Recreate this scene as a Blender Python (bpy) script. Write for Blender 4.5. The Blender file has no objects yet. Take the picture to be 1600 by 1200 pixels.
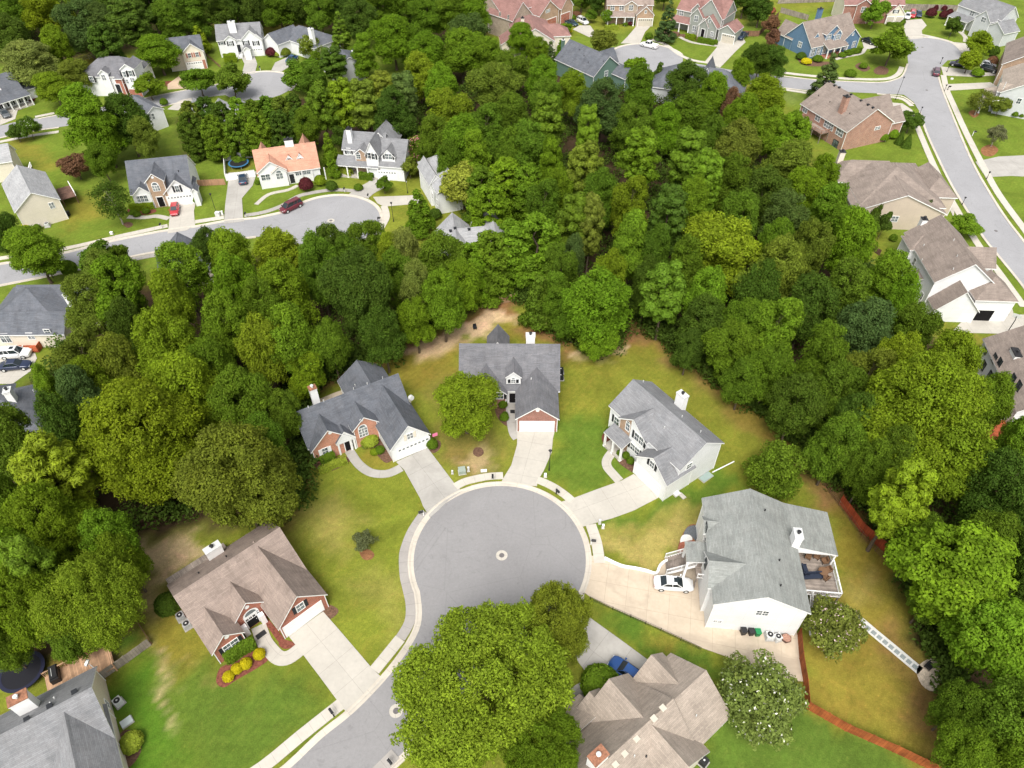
import bpy, math, random
import numpy as np
from mathutils import Vector, Matrix
C = bpy.context.scene
COL = C.collection
R_ = math.radians
random.seed(7)

# ------------------------------------------------------------------ camera, sky, sun, exposure
F = 1110.0; S = math.sqrt(.5); HC = 80.0          # focal length in photo pixels, camera 80 m up, looking 45 deg down
cam_d = bpy.data.cameras.new('camera'); cam = bpy.data.objects.new('camera', cam_d); COL.objects.link(cam)
cam.location = (0, 0, HC); cam.rotation_euler = (R_(45), 0, 0)
cam_d.sensor_width = 36; cam_d.lens = 36 * F / 1600; cam_d.clip_start = .5; cam_d.clip_end = 8000
C.camera = cam
C.render.resolution_x = 1024; C.render.resolution_y = 768
C.render.engine = 'CYCLES'
C.cycles.max_bounces = 6; C.cycles.diffuse_bounces = 3; C.cycles.transmission_bounces = 2; C.cycles.glossy_bounces = 2
W = bpy.data.worlds.new('World'); C.world = W; W.use_nodes = True
nt = W.node_tree; nt.nodes.clear()
SUN_EL, SUN_AZ = R_(57), R_(190)                  # behind the camera, a little to the left, through thin overcast
sky = nt.nodes.new('ShaderNodeTexSky'); sky.sky_type = 'NISHITA'; sky.sun_disc = False
sky.sun_elevation = SUN_EL; sky.sun_rotation = SUN_AZ; sky.dust_density = 4; sky.air_density = 1.0
hs = nt.nodes.new('ShaderNodeHueSaturation'); hs.inputs['Saturation'].default_value = .18
bg = nt.nodes.new('ShaderNodeBackground'); bg.inputs['Strength'].default_value = .15
wo = nt.nodes.new('ShaderNodeOutputWorld')
nt.links.new(sky.outputs[0], hs.inputs['Color']); nt.links.new(hs.outputs[0], bg.inputs[0]); nt.links.new(bg.outputs[0], wo.inputs[0])
sl = bpy.data.lights.new('sun', 'SUN'); sl.energy = 1.85; sl.angle = R_(32); sl.color = (1, .94, .85)
so = bpy.data.objects.new('sun', sl); COL.objects.link(so)
# sun direction: azimuth measured clockwise from +Y (north)
sd = Vector((math.sin(SUN_AZ) * math.cos(SUN_EL), math.cos(SUN_AZ) * math.cos(SUN_EL), math.sin(SUN_EL)))
so.rotation_euler = sd.to_track_quat('Z', 'Y').to_euler(); so.location = (0, 0, 200)
C.view_settings.view_transform = 'Standard'; C.view_settings.look = 'None'
C.view_settings.exposure = .72; C.view_settings.gamma = 1

# ------------------------------------------------------------------ survey: photo pixel + height -> point of the place
def P(px, py, z=0.):
    a = px - 800; b = 600 - py; t = (HC - z) / ((F - b) * S)
    return Vector((a * t, (F + b) * S * t, z))
def RAY(px, py):
    a = px - 800; b = 600 - py
    return Vector((0, 0, HC)), Vector((a, (F + b) * S, -(F - b) * S)).normalized()
def Q(p):
    dz = p[2] - HC; d = p[1] * S - dz * S; u = p[1] * S + dz * S
    return (800 + F * p[0] / d, 600 - F * u / d)

# ------------------------------------------------------------------ object helpers
def tag(o, label=None, cat=None, group=None, kind=None):
    if label: o['label'] = label
    if cat: o['category'] = cat
    if group: o['group'] = group
    if kind: o['kind'] = kind
    return o
def empty(name, loc, rz=0, label=None, cat=None, group=None):
    o = bpy.data.objects.new(name, None); o.empty_display_size = .5; COL.objects.link(o)
    o.location = loc; o.rotation_euler = (0, 0, rz)
    return tag(o, label, cat, group)
def link(name, me, parent=None):
    o = bpy.data.objects.new(name, me); COL.objects.link(o)
    if parent: o.parent = parent
    return o
def copy_tree(o, parent=None):
    c = o.copy(); COL.objects.link(c)
    if parent: c.parent = parent
    for ch in list(o.children): copy_tree(ch, c)
    return c
class MB:
    """collects faces (own vertices per face), with UVs in metres and a material slot"""
    def __init__(s): s.v = []; s.f = []; s.uv = []; s.m = []; s.sm = []
    def face(s, pts, m=0, uv=None, smooth=False):
        n = len(s.v); s.v += [tuple(p) for p in pts]; s.f.append(tuple(range(n, n + len(pts))))
        if uv is None:
            a, b, c = Vector(pts[0]), Vector(pts[1]), Vector(pts[2])
            no = (b - a).cross(c - b)
            if no.length < 1e-9: no = Vector((0, 0, 1))
            no.normalize()
            if abs(no.z) > .98: uv = [(p[0], p[1]) for p in pts]
            else:
                t = Vector((0, 0, 1)).cross(no).normalized(); w = no.cross(t)
                uv = [(Vector(p).dot(t), Vector(p).dot(w)) for p in pts]
        s.uv += uv; s.m.append(m); s.sm.append(smooth)
    def box(s, x0, y0, z0, x1, y1, z1, m=0, M=None, top=None):
        c = [Vector(p) for p in ((x0, y0, z0), (x1, y0, z0), (x1, y1, z0), (x0, y1, z0), (x0, y0, z1), (x1, y0, z1), (x1, y1, z1), (x0, y1, z1))]
        if M: c = [M @ p for p in c]
        for k, q in enumerate(((3, 2, 1, 0), (4, 5, 6, 7), (0, 1, 5, 4), (1, 2, 6, 5), (2, 3, 7, 6), (3, 0, 4, 7))):
            s.face([c[i] for i in q], top if (k == 1 and top is not None) else m)
    def tube(s, a, b, r0, r1=None, n=8, m=0, caps=True, smooth=True):
        a, b = Vector(a), Vector(b); r1 = r0 if r1 is None else r1
        d = (b - a).normalized(); t = d.orthogonal().normalized(); w = d.cross(t)
        ra = [a + (t * math.cos(2 * math.pi * i / n) + w * math.sin(2 * math.pi * i / n)) * r0 for i in range(n)]
        rb = [b + (t * math.cos(2 * math.pi * i / n) + w * math.sin(2 * math.pi * i / n)) * r1 for i in range(n)]
        for i in range(n): s.face([ra[i], ra[(i + 1) % n], rb[(i + 1) % n], rb[i]], m, smooth=smooth)
        if caps: s.face(ra[::-1], m); s.face(rb, m)
    def prism(s, poly, z0, z1, m=0, mt=None):
        """poly: 2d points counter-clockwise"""
        A = sum(poly[i][0] * poly[(i + 1) % len(poly)][1] - poly[(i + 1) % len(poly)][0] * poly[i][1] for i in range(len(poly)))
        if A < 0: poly = poly[::-1]
        lo = [Vector((p[0], p[1], z0)) for p in poly]; hi = [Vector((p[0], p[1], z1)) for p in poly]
        s.face(hi, m if mt is None else mt); s.face(lo[::-1], m)
        for i in range(len(poly)):
            j = (i + 1) % len(poly); s.face([lo[i], lo[j], hi[j], hi[i]], m)
    def mesh(s, name, mats, merge=False):
        me = bpy.data.meshes.new(name); me.from_pydata(s.v, [], s.f)
        for m in (mats if isinstance(mats, (list, tuple)) else [mats]): me.materials.append(m)
        me.polygons.foreach_set('material_index', s.m); me.polygons.foreach_set('use_smooth', s.sm)
        l = me.uv_layers.new(name='UVMap'); l.data.foreach_set('uv', [c for p in s.uv for c in p])
        if merge:
            import bmesh
            bm = bmesh.new(); bm.from_mesh(me); bmesh.ops.remove_doubles(bm, verts=bm.verts, dist=.0005); bm.to_mesh(me); bm.free()
        me.update(); return me
    def build(s, name, mats, parent=None, merge=False): return link(name, s.mesh(name, mats, merge), parent)

# ------------------------------------------------------------------ materials (all procedural)
MATS = {}
def newmat(name, rough=.85, spec=.3):
    m = bpy.data.materials.new(name); m.use_nodes = True; n = m.node_tree
    b = n.nodes['Principled BSDF']; b.inputs['Roughness'].default_value = rough; b.inputs['Specular IOR Level'].default_value = spec
    MATS[name] = m; return m, n, b
def rgb(n, c):
    x = n.nodes.new('ShaderNodeRGB'); x.outputs[0].default_value = (*c, 1); return x.outputs[0]
def noise(n, scale, detail=3, rough=.55, vec=None, dist=0):
    x = n.nodes.new('ShaderNodeTexNoise'); x.inputs['Scale'].default_value = scale; x.inputs['Detail'].default_value = detail
    x.inputs['Roughness'].default_value = rough; x.inputs['Distortion'].default_value = dist
    if vec is not None: n.links.new(vec, x.inputs['Vector'])
    return x.outputs['Fac']
def mapr(n, v, a, b, c, d):
    x = n.nodes.new('ShaderNodeMapRange'); n.links.new(v, x.inputs[0])
    for i, k in enumerate((a, b, c, d)): x.inputs[1 + i].default_value = k
    return x.outputs[0]
def mixc(n, f, a, b, mode='MIX'):
    x = n.nodes.new('ShaderNodeMix'); x.data_type = 'RGBA'; x.blend_type = mode
    if isinstance(f, float): x.inputs[0].default_value = f
    else: n.links.new(f, x.inputs[0])
    for i, k in ((6, a), (7, b)):
        if isinstance(k, tuple): x.inputs[i].default_value = (*k, 1)
        else: n.links.new(k, x.inputs[i])
    return x.outputs[2]
def mul(n, a, v):
    """colour times scalar"""
    x = n.nodes.new('ShaderNodeVectorMath'); x.operation = 'SCALE'; n.links.new(a, x.inputs[0])
    if isinstance(v, float): x.inputs['Scale'].default_value = v
    else: n.links.new(v, x.inputs['Scale'])
    return x.outputs[0]
def texco(n, kind='Object', scale=(1, 1, 1)):
    t = n.nodes.new('ShaderNodeTexCoord'); m = n.nodes.new('ShaderNodeMapping'); m.inputs['Scale'].default_value = scale
    n.links.new(t.outputs[kind], m.inputs[0]); return m.outputs[0]
def bricktex(n, vec, w, h, mortar, c1, c2, cm, smooth=.1):
    x = n.nodes.new('ShaderNodeTexBrick'); n.links.new(vec, x.inputs['Vector']); x.inputs['Scale'].default_value = 1
    x.inputs['Brick Width'].default_value = w; x.inputs['Row Height'].default_value = h; x.inputs['Mortar Size'].default_value = mortar
    x.inputs['Mortar Smooth'].default_value = smooth
    for k, c in (('Color1', c1), ('Color2', c2), ('Mortar', cm)): x.inputs[k].default_value = (*c, 1)
    return x.outputs[0]
def sc(c, k): return tuple(min(1, x * k) for x in c)
def bump(n, b, h, strength=.3, dist=.02):
    x = n.nodes.new('ShaderNodeBump'); x.inputs['Strength'].default_value = strength; x.inputs['Distance'].default_value = dist
    n.links.new(h, x.inputs['Height']); n.links.new(x.outputs[0], b.inputs['Normal'])

def shingle(name, c, streak=.3):
    m, n, b = newmat(name, .92, .15)
    uv = texco(n, 'UV')
    br = bricktex(n, uv, .92, .17, .012, sc(c, 1.12), sc(c, .88), sc(c, .7))
    ob = texco(n, 'Object')
    v = mapr(n, noise(n, .45, 4, .6, ob), .25, .75, .82, 1.16)
    g = mapr(n, noise(n, 5.5, 4, .7, ob), .2, .8, .8, 1.2)
    st = mapr(n, noise(n, 1, 4, .6, texco(n, 'UV', (.9, .2, 1))), .5, .8, 1.0, 1.0 - streak)
    c1 = mul(n, mul(n, mul(n, br, v), g), st)
    hue = mapr(n, noise(n, .9, 3, .5, ob), .3, .7, 0, .12)
    c1 = mixc(n, hue, c1, mixc(n, .5, c1, (.30, .24, .2)))
    n.links.new(c1, b.inputs['Base Color']); bump(n, b, noise(n, 12, 3, .6, ob), .4, .03)
    return m
def siding(name, c, h=.16):
    m, n, b = newmat(name, .6, .25)
    uv = texco(n, 'UV')
    br = bricktex(n, uv, 3.6, h, .012, c, sc(c, .96), sc(c, .62), .3)
    ob = texco(n, 'Object')
    v = mapr(n, noise(n, .5, 4, .6, ob), .3, .7, .93, 1.04)
    n.links.new(mul(n, br, v), b.inputs['Base Color']); return m
def brick(name, c, c2=None, mort=(.42, .36, .3)):
    m, n, b = newmat(name, .9, .15); c2 = c2 or sc(c, .72)
    br = bricktex(n, texco(n, 'UV'), .24, .085, .009, c, c2, mort)
    v = mapr(n, noise(n, .8, 4, .6, texco(n)), .3, .7, .85, 1.15)
    v2 = mapr(n, noise(n, 9, 2, .6, texco(n)), .3, .7, .86, 1.14)
    n.links.new(mul(n, mul(n, br, v), v2), b.inputs['Base Color']); return m
def flat(name, c, rough=.6, spec=.3, var=.06, scale=1.5, metal=0):
    m, n, b = newmat(name, rough, spec)
    v = mapr(n, noise(n, scale, 4, .6, texco(n)), .3, .7, 1 - var, 1 + var)
    n.links.new(mul(n, rgb(n, c), v), b.inputs['Base Color']); b.inputs['Metallic'].default_value = metal
    return m
def wood(name, c, plank=.14, var=.4):
    m, n, b = newmat(name, .8, .2)
    br = bricktex(n, texco(n, 'UV'), plank, 30, .008, sc(c, 1.15), sc(c, .8), sc(c, .35))
    v = mapr(n, noise(n, .7, 3, .6, texco(n)), .3, .7, 1 - var, 1 + var)
    n.links.new(mul(n, br, v), b.inputs['Base Color']); return m
def concrete(name, c, jw=1.5, jh=1.5, var=.12, stain=None):
    m, n, b = newmat(name, .9, .15)
    br = bricktex(n, texco(n, 'UV'), jw, jh, .02, c, sc(c, .965), sc(c, .66), .3)
    x = br.node; x.offset = 0; x.squash = 1
    ob = texco(n)
    v = mapr(n, noise(n, .25, 5, .65, ob, .6), .3, .7, 1 - var, 1 + var)
    v2 = mapr(n, noise(n, 2.2, 5, .7, ob), .25, .75, .93, 1.06)
    col = mul(n, mul(n, br, v), v2)
    if stain:
        f = mapr(n, noise(n, .16, 4, .6, ob, 1.0), .48, .66, 0, .8); col = mixc(n, f, col, stain)
    f2 = mapr(n, noise(n, .5, 5, .7, ob, 1.2), .6, .75, 0, .25); col = mixc(n, f2, col, sc(c, .55))
    n.links.new(col, b.inputs['Base Color']); return m
def asphalt(name, c):
    m, n, b = newmat(name, .9, .2); ob = texco(n)
    v = mapr(n, noise(n, .12, 5, .6, ob, 1.0), .3, .7, .93, 1.07)
    v2 = mapr(n, noise(n, 3.0, 6, .75, ob), .25, .75, .9, 1.1)
    v3 = mapr(n, noise(n, 25, 2, .6, ob), .3, .7, .9, 1.1)
    pa = mapr(n, noise(n, .35, 4, .6, ob, 2.5), .6, .7, 1.0, .88)
    vo = n.nodes.new('ShaderNodeTexVoronoi'); vo.feature = 'DISTANCE_TO_EDGE'; vo.inputs['Scale'].default_value = .13
    n.links.new(texco(n), vo.inputs['Vector'])
    cr = mapr(n, vo.outputs['Distance'], .002, .007, .91, 1)
    n.links.new(mul(n, mul(n, mul(n, mul(n, mul(n, rgb(n, c), v), v2), v3), pa), cr), b.inputs['Base Color']); return m
def paint(name, c, metal=.2):
    m, n, b = newmat(name, .35, .5)
    v = mapr(n, noise(n, 2.5, 3, .6, texco(n)), .3, .7, .95, 1.05)
    n.links.new(mul(n, rgb(n, c), v), b.inputs['Base Color'])
    b.inputs['Metallic'].default_value = metal; b.inputs['Coat Weight'].default_value = .7; b.inputs['Coat Roughness'].default_value = .08
    return m
def mulch(name, c, var=.5, scale=3):
    m, n, b = newmat(name, .95, .1); ob = texco(n)
    v = mapr(n, noise(n, scale, 5, .75, ob), .3, .7, 1 - var, 1 + var)
    v2 = mapr(n, noise(n, scale * 7, 2, .6, ob), .3, .7, .75, 1.25)
    n.links.new(mul(n, mul(n, rgb(n, c), v), v2), b.inputs['Base Color']); return m

M_white = flat('white_trim', (.80, .80, .79), .5, .3, .03)
M_black = flat('black_metal', (.018, .018, .02), .5, .4, .1)
M_dark = flat('shaded_opening', (.012, .011, .012), .8, .1, .1)  # near-black puts the shade of recessed doorways and the carport into the colour
M_darkg = flat('dark_shutter', (.018, .02, .024), .6, .3, .1)
M_grey = flat('grey_metal', (.32, .33, .33), .5, .5, .08, 3)
M_lgrey = flat('light_metal', (.55, .56, .55), .5, .5, .06, 3)
M_glass, _n, _b = newmat('window_glass', .08, .6)
_n.links.new(mixc(_n, mapr(_n, noise(_n, .9, 3, .6, texco(_n)), .4, .6, 0, 1), (.05, .065, .075), (.16, .19, .2)), _b.inputs['Base Color'])
M_garage = siding('garage_panel', (.82, .82, .80), .55)
M_conc = concrete('concrete_light', (.43, .405, .36), 3.1, 3.1, .08)
M_concg = concrete('concrete_grey', (.36, .345, .32), 3.2, 3.2, .14)
M_concb = concrete('concrete_beige', (.50, .42, .325), 2.6, 2.6, .10, (.36, .30, .235))
M_walk = concrete('sidewalk_light', (.48, .45, .395), 1.5, 30, .08)
M_walkg = concrete('sidewalk_grey', (.33, .31, .29), 1.5, 30, .12)
M_kerb = concrete('kerb_concrete', (.50, .455, .39), 3, 30, .14)
M_asph = asphalt('asphalt', (.238, .233, .235))
M_asph2 = asphalt('asphalt_far', (.28, .28, .29))
M_bark = flat('bark', (.11, .085, .06), .95, .1, .35, 4)
M_barkl = flat('pale_bark', (.28, .25, .21), .95, .1, .3, 4)
M_mulchr = mulch('red_mulch', (.17, .06, .042))
M_mulchb = mulch('brown_mulch', (.13, .075, .05))
M_straw = mulch('pine_straw', (.22, .105, .05), .4, 1.5)
M_iron = flat('cast_iron', (.13, .12, .12), .6, .4, .2, 8)
# ------------------------------------------------------------------ ground, roads, kerbs, drives
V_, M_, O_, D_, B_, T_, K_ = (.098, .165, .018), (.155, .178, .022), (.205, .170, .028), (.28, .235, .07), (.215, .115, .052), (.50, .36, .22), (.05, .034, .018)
G2 = (.118, .168, .020)
GR = [  # polygon in photo pixels, colour, soft edge in metres, strength
 ([(-400,640),(-400,60),(110,60),(520,40),(800,60),(1150,40),(1700,-60),(1900,700),(1500,520),(1330,300),(1200,120),(760,150),(540,130),(540,320),(540,400),(300,420),(100,450),(60,600),(-100,700)], G2, 4, 1),
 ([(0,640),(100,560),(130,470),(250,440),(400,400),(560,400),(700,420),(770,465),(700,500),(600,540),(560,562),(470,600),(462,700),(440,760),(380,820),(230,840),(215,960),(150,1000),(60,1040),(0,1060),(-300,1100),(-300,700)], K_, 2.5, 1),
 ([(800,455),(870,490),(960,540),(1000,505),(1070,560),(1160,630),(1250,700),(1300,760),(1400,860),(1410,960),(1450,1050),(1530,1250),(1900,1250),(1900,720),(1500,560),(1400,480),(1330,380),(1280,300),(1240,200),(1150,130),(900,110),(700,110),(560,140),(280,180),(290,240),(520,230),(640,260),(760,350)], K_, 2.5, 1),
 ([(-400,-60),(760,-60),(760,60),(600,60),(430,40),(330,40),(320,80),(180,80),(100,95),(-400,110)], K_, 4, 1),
 ([(455,612),(520,590),(600,550),(640,548),(600,572),(520,600),(462,628)], B_, 1.2, .9),
 ([(600,550),(690,515),(760,468),(808,462),(812,495),(760,500),(690,530),(640,560)], B_, 1.2, .9),
 ([(618,549),(650,542),(687,522),(725,499),(762,487),(802,491),(800,501),(772,516),(745,523),(722,534),(707,553),(687,560),(662,563),(640,558)], T_, .7, .95),
 ([(600,570),(640,560),(720,540),(720,640),(690,600),(640,610),(600,590)], O_, 2, .9),
 ([(780,500),(812,496),(860,520),(880,560),(875,535),(790,532)], O_, 2, .8),
 ([(850,505),(880,515),(905,550),(930,565),(960,550),(985,500),(1010,520),(1040,545),(1010,560),(980,560),(950,590),(900,580),(876,545)], O_, 1.5, 1),
 ([(808,505),(850,505),(890,540),(905,562),(880,560),(850,525),(812,520)], B_, 1.2, .8),
 ([(985,500),(1010,510),(1030,540),(1000,545),(975,525)], B_, 2, .9),
 ([(893,545),(905,562),(925,572),(945,568),(965,555),(977,533),(970,530),(955,548),(935,556),(915,553),(900,540)], T_, .5, .9),
 ([(1035,543),(1060,560),(1110,590),(1160,630),(1230,690),(1270,740),(1330,780),(1395,862),(1385,885),(1320,815),(1250,752),(1190,695),(1120,640),(1060,585),(1030,560)], B_, 1.5, .85),
 ([(880,560),(1000,545),(1100,600),(1200,700),(1240,750),(1170,770),(1130,780),(1140,690),(1060,640),(990,590),(930,640),(880,650)], (.170,.178,.024), 3, .9),
 ([(1110,590),(1180,640),(1240,690),(1200,700),(1150,650)], O_, 2, .8),
 ([(865,700),(875,660),(920,640),(950,660),(965,700),(990,735),(960,760),(890,778),(850,745)], (.090,.150,.018), 1.6, .9),
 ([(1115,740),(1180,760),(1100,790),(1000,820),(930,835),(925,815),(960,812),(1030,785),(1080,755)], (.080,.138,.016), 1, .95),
 ([(662,600),(720,580),(745,680),(800,690),(803,705),(780,740),(740,745),(715,755),(690,715),(675,690),(690,650)], (.155,.145,.03), 2, .9),
 ([(725,715),(760,700),(775,720),(760,735),(735,735)], T_, 1.2, .5),
 ([(688,690),(745,690),(750,715),(700,720)], B_, 2, .3),
 ([(935,838),(1010,808),(1105,782),(1100,830),(1060,870),(1030,888),(990,883),(945,866)], D_, 1, .95),
 ([(935,838),(1010,808),(1105,782),(1100,800),(1020,830),(950,850)], M_, .8, .5),
 ([(470,700),(480,730),(500,745),(640,760),(655,770),(650,860),(650,950),(620,1000),(588,1045),(530,960),(470,880),(440,830),(440,760)], (.155,.182,.022), 2, 1),
 ([(470,790),(530,780),(560,820),(540,860),(500,850),(470,830)], D_, 2.5, .6),
 ([(460,680),(485,730),(470,790),(440,830),(425,815),(455,760)], B_, 1.6, .6),
 ([(560,900),(640,900),(640,960),(615,980),(570,930)], D_, 3, .45),
 ([(560,720),(600,745),(626,735),(618,720),(580,700)], O_, 1, .7),
 ([(215,850),(300,838),(310,870),(262,905),(262,960),(240,970),(228,940),(240,890)], T_, 1.5, .8),
 ([(250,905),(320,990),(340,1040),(260,1060),(225,1000),(228,960)], O_, 2.5, .8),
 ([(160,960),(225,980),(235,1000),(195,1020),(160,1045),(120,1060),(90,1040)], B_, 2, .7),
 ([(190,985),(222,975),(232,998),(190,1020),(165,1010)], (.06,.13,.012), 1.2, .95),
 ([(152,980),(175,975),(185,1030),(168,1030)], T_, 1.2, .7),
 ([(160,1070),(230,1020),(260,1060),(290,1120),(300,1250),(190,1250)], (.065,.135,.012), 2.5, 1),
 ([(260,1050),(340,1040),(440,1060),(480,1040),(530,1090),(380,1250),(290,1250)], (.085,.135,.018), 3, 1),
 ([(238,1012),(250,1020),(272,1080),(275,1130),(262,1090),(245,1040)], T_, .9, .55),
 ([(286,1020),(300,1035),(318,1085),(312,1075),(298,1045)], D_, .5, .8),
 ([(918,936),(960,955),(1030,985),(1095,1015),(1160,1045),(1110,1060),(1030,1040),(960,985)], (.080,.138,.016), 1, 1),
 ([(1010,985),(1040,985),(1100,1015),(1080,1025),(1030,1005)], O_, 1, .6),
 ([(1255,1105),(1460,1210),(1500,1300),(1050,1300),(1080,1180),(1150,1110)], (.085,.140,.020), 1, 1),
 ([(1300,790),(1390,880),(1405,960),(1450,1060),(1530,1230),(1480,1210),(1260,1095),(1248,1010),(1310,960)], O_, 2, 1),
 ([(1320,800),(1390,880),(1400,950),(1360,960),(1340,880)], (.165,.135,.02), 3, .9),
 ([(1310,900),(1370,905),(1380,935),(1320,930)], D_, 2, .6),
 ([(1370,975),(1400,985),(1470,1080),(1530,1230),(1450,1180),(1420,1080)], B_, 2.5, .75),
 ([(20,180),(60,230),(100,260),(70,270),(10,230)], O_, 2, .6),
 ([(90,330),(140,300),(170,330),(110,360)], O_, 3, .7),
 ([(110,95),(180,78),(200,90),(130,110)], O_, 3, .8),
 ([(400,40),(470,40),(460,60),(410,62)], O_, 3, .7),
 ([(735,20),(790,15),(780,50),(740,45)], (.23,.17,.06), 3, .9),
 ([(355,255),(400,250),(400,268),(358,270)], O_, 1, .6),
 ([(1180,125),(1250,140),(1260,160),(1190,160)], (.13,.17,.04), 2, .8),
 ([(1560,140),(1600,130),(1600,160),(1570,165)], B_, 2, .5),
 ([(1480,520),(1560,520),(1530,545),(1480,545)], O_, 1.5, .7),
]
def _axis(lo, a, b, hi, fine, coarse):
    l = []; x = lo
    while x < hi - 1e-6:
        l.append(x); x += fine if a <= x < b else coarse
    l.append(hi); return l
def make_ground():
    xs = [-4000, -900, -400] + _axis(-250, -95, 95, 260, .75, 2.2) + [420, 900, 4000]
    ys = [-3000, -400, -60] + _axis(0, 18, 140, 380, .75, 2.2) + [480, 900, 6000]
    X, Y = np.meshgrid(np.array(xs, float), np.array(ys, float)); nx, ny = len(xs), len(ys)
    X = X.ravel(); Y = Y.ravel(); col = np.tile(np.array(M_, float), (len(X), 1))
    rng = np.random.default_rng(3)
    # wobble so the edges of the patches are never ruled lines
    wx = X + .9 * np.sin(Y * .9 + 1.3 * np.sin(X * .35)) + .5 * np.sin(Y * 2.3 + X); wy = Y + .9 * np.sin(X * .8 + 1.1 * np.sin(Y * .4)) + .5 * np.sin(X * 2.1 - Y)
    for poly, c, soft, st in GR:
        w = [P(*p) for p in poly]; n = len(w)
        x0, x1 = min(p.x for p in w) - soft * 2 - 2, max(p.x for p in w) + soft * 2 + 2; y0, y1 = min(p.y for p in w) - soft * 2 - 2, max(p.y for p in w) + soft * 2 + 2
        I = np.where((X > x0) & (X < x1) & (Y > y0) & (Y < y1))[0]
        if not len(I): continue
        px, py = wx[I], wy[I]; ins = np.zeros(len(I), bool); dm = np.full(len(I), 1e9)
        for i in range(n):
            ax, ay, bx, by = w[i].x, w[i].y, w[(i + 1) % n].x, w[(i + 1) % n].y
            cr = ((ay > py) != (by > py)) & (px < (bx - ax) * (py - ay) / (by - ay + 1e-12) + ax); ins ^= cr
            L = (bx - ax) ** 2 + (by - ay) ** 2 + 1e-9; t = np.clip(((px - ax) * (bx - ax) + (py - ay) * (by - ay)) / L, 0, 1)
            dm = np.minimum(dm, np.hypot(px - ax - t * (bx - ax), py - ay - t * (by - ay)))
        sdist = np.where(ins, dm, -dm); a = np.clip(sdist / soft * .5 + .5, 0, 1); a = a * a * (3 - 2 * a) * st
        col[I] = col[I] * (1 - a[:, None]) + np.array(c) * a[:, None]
    v = np.stack([X, Y, np.zeros_like(X)], 1)
    idx = np.arange(nx * ny).reshape(ny, nx)
    f = np.stack([idx[:-1, :-1], idx[:-1, 1:], idx[1:, 1:], idx[1:, :-1]], -1).reshape(-1, 4)
    me = bpy.data.meshes.new('ground'); me.vertices.add(len(v)); me.vertices.foreach_set('co', v.ravel())
    me.loops.add(f.size); me.loops.foreach_set('vertex_index', f.ravel())
    me.polygons.add(len(f)); me.polygons.foreach_set('loop_start', np.arange(0, f.size, 4)); me.update()
    at = me.color_attributes.new('soil', 'FLOAT_COLOR', 'POINT')
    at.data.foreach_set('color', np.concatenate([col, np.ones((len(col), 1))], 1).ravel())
    m, n, b = newmat('lawn_and_soil', .95, .08)
    a = n.nodes.new('ShaderNodeVertexColor'); a.layer_name = 'soil'; ob = texco(n)
    v1 = mapr(n, noise(n, .16, 5, .6, ob, .8), .3, .7, .78, 1.2)
    v2 = mapr(n, noise(n, 1.3, 5, .7, ob), .25, .75, .80, 1.2)
    v3 = mapr(n, noise(n, 6, 4, .75, ob), .25, .75, .70, 1.3)
    c = mul(n, mul(n, mul(n, a.outputs[0], v1), v2), v3)
    # patches of drier, yellower grass
    f = mapr(n, noise(n, .35, 6, .7, ob, 1.0), .5, .72, 0, .45)
    c = mixc(n, f, c, mixc(n, 1.0, c, (1.5, 1.12, 1.5), 'MULTIPLY'))
    f = mapr(n, noise(n, .5, 5, .65, texco(n, 'Object', (1.3, .8, 1)), 1.5), .55, .7, 0, .35)
    c = mixc(n, f, c, mixc(n, 1.0, c, (.74, .92, .7), 'MULTIPLY'))
    f = mapr(n, noise(n, 2.6, 4, .7, ob, .5), .6, .74, 0, .5)
    c = mixc(n, f, c, mixc(n, 1.0, c, (1.9, 1.3, 1.6), 'MULTIPLY'))
    w = n.nodes.new('ShaderNodeTexWave'); w.inputs['Scale'].default_value = .42; w.inputs['Distortion'].default_value = 3; w.inputs['Detail'].default_value = 2; w.inputs['Detail Scale'].default_value = .15
    mp = n.nodes.new('ShaderNodeMapping'); mp.inputs['Rotation'].default_value = (0, 0, .7); tc = n.nodes.new('ShaderNodeTexCoord'); n.links.new(tc.outputs['Object'], mp.inputs[0]); n.links.new(mp.outputs[0], w.inputs['Vector'])
    c = mul(n, c, mapr(n, w.outputs['Fac'], 0, 1, .975, 1.025))
    n.links.new(c, b.inputs['Base Color']); bump(n, b, noise(n, 7, 3, .7, ob), .5, .08)
    me.materials.append(m)
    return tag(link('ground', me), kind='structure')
make_ground()

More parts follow.
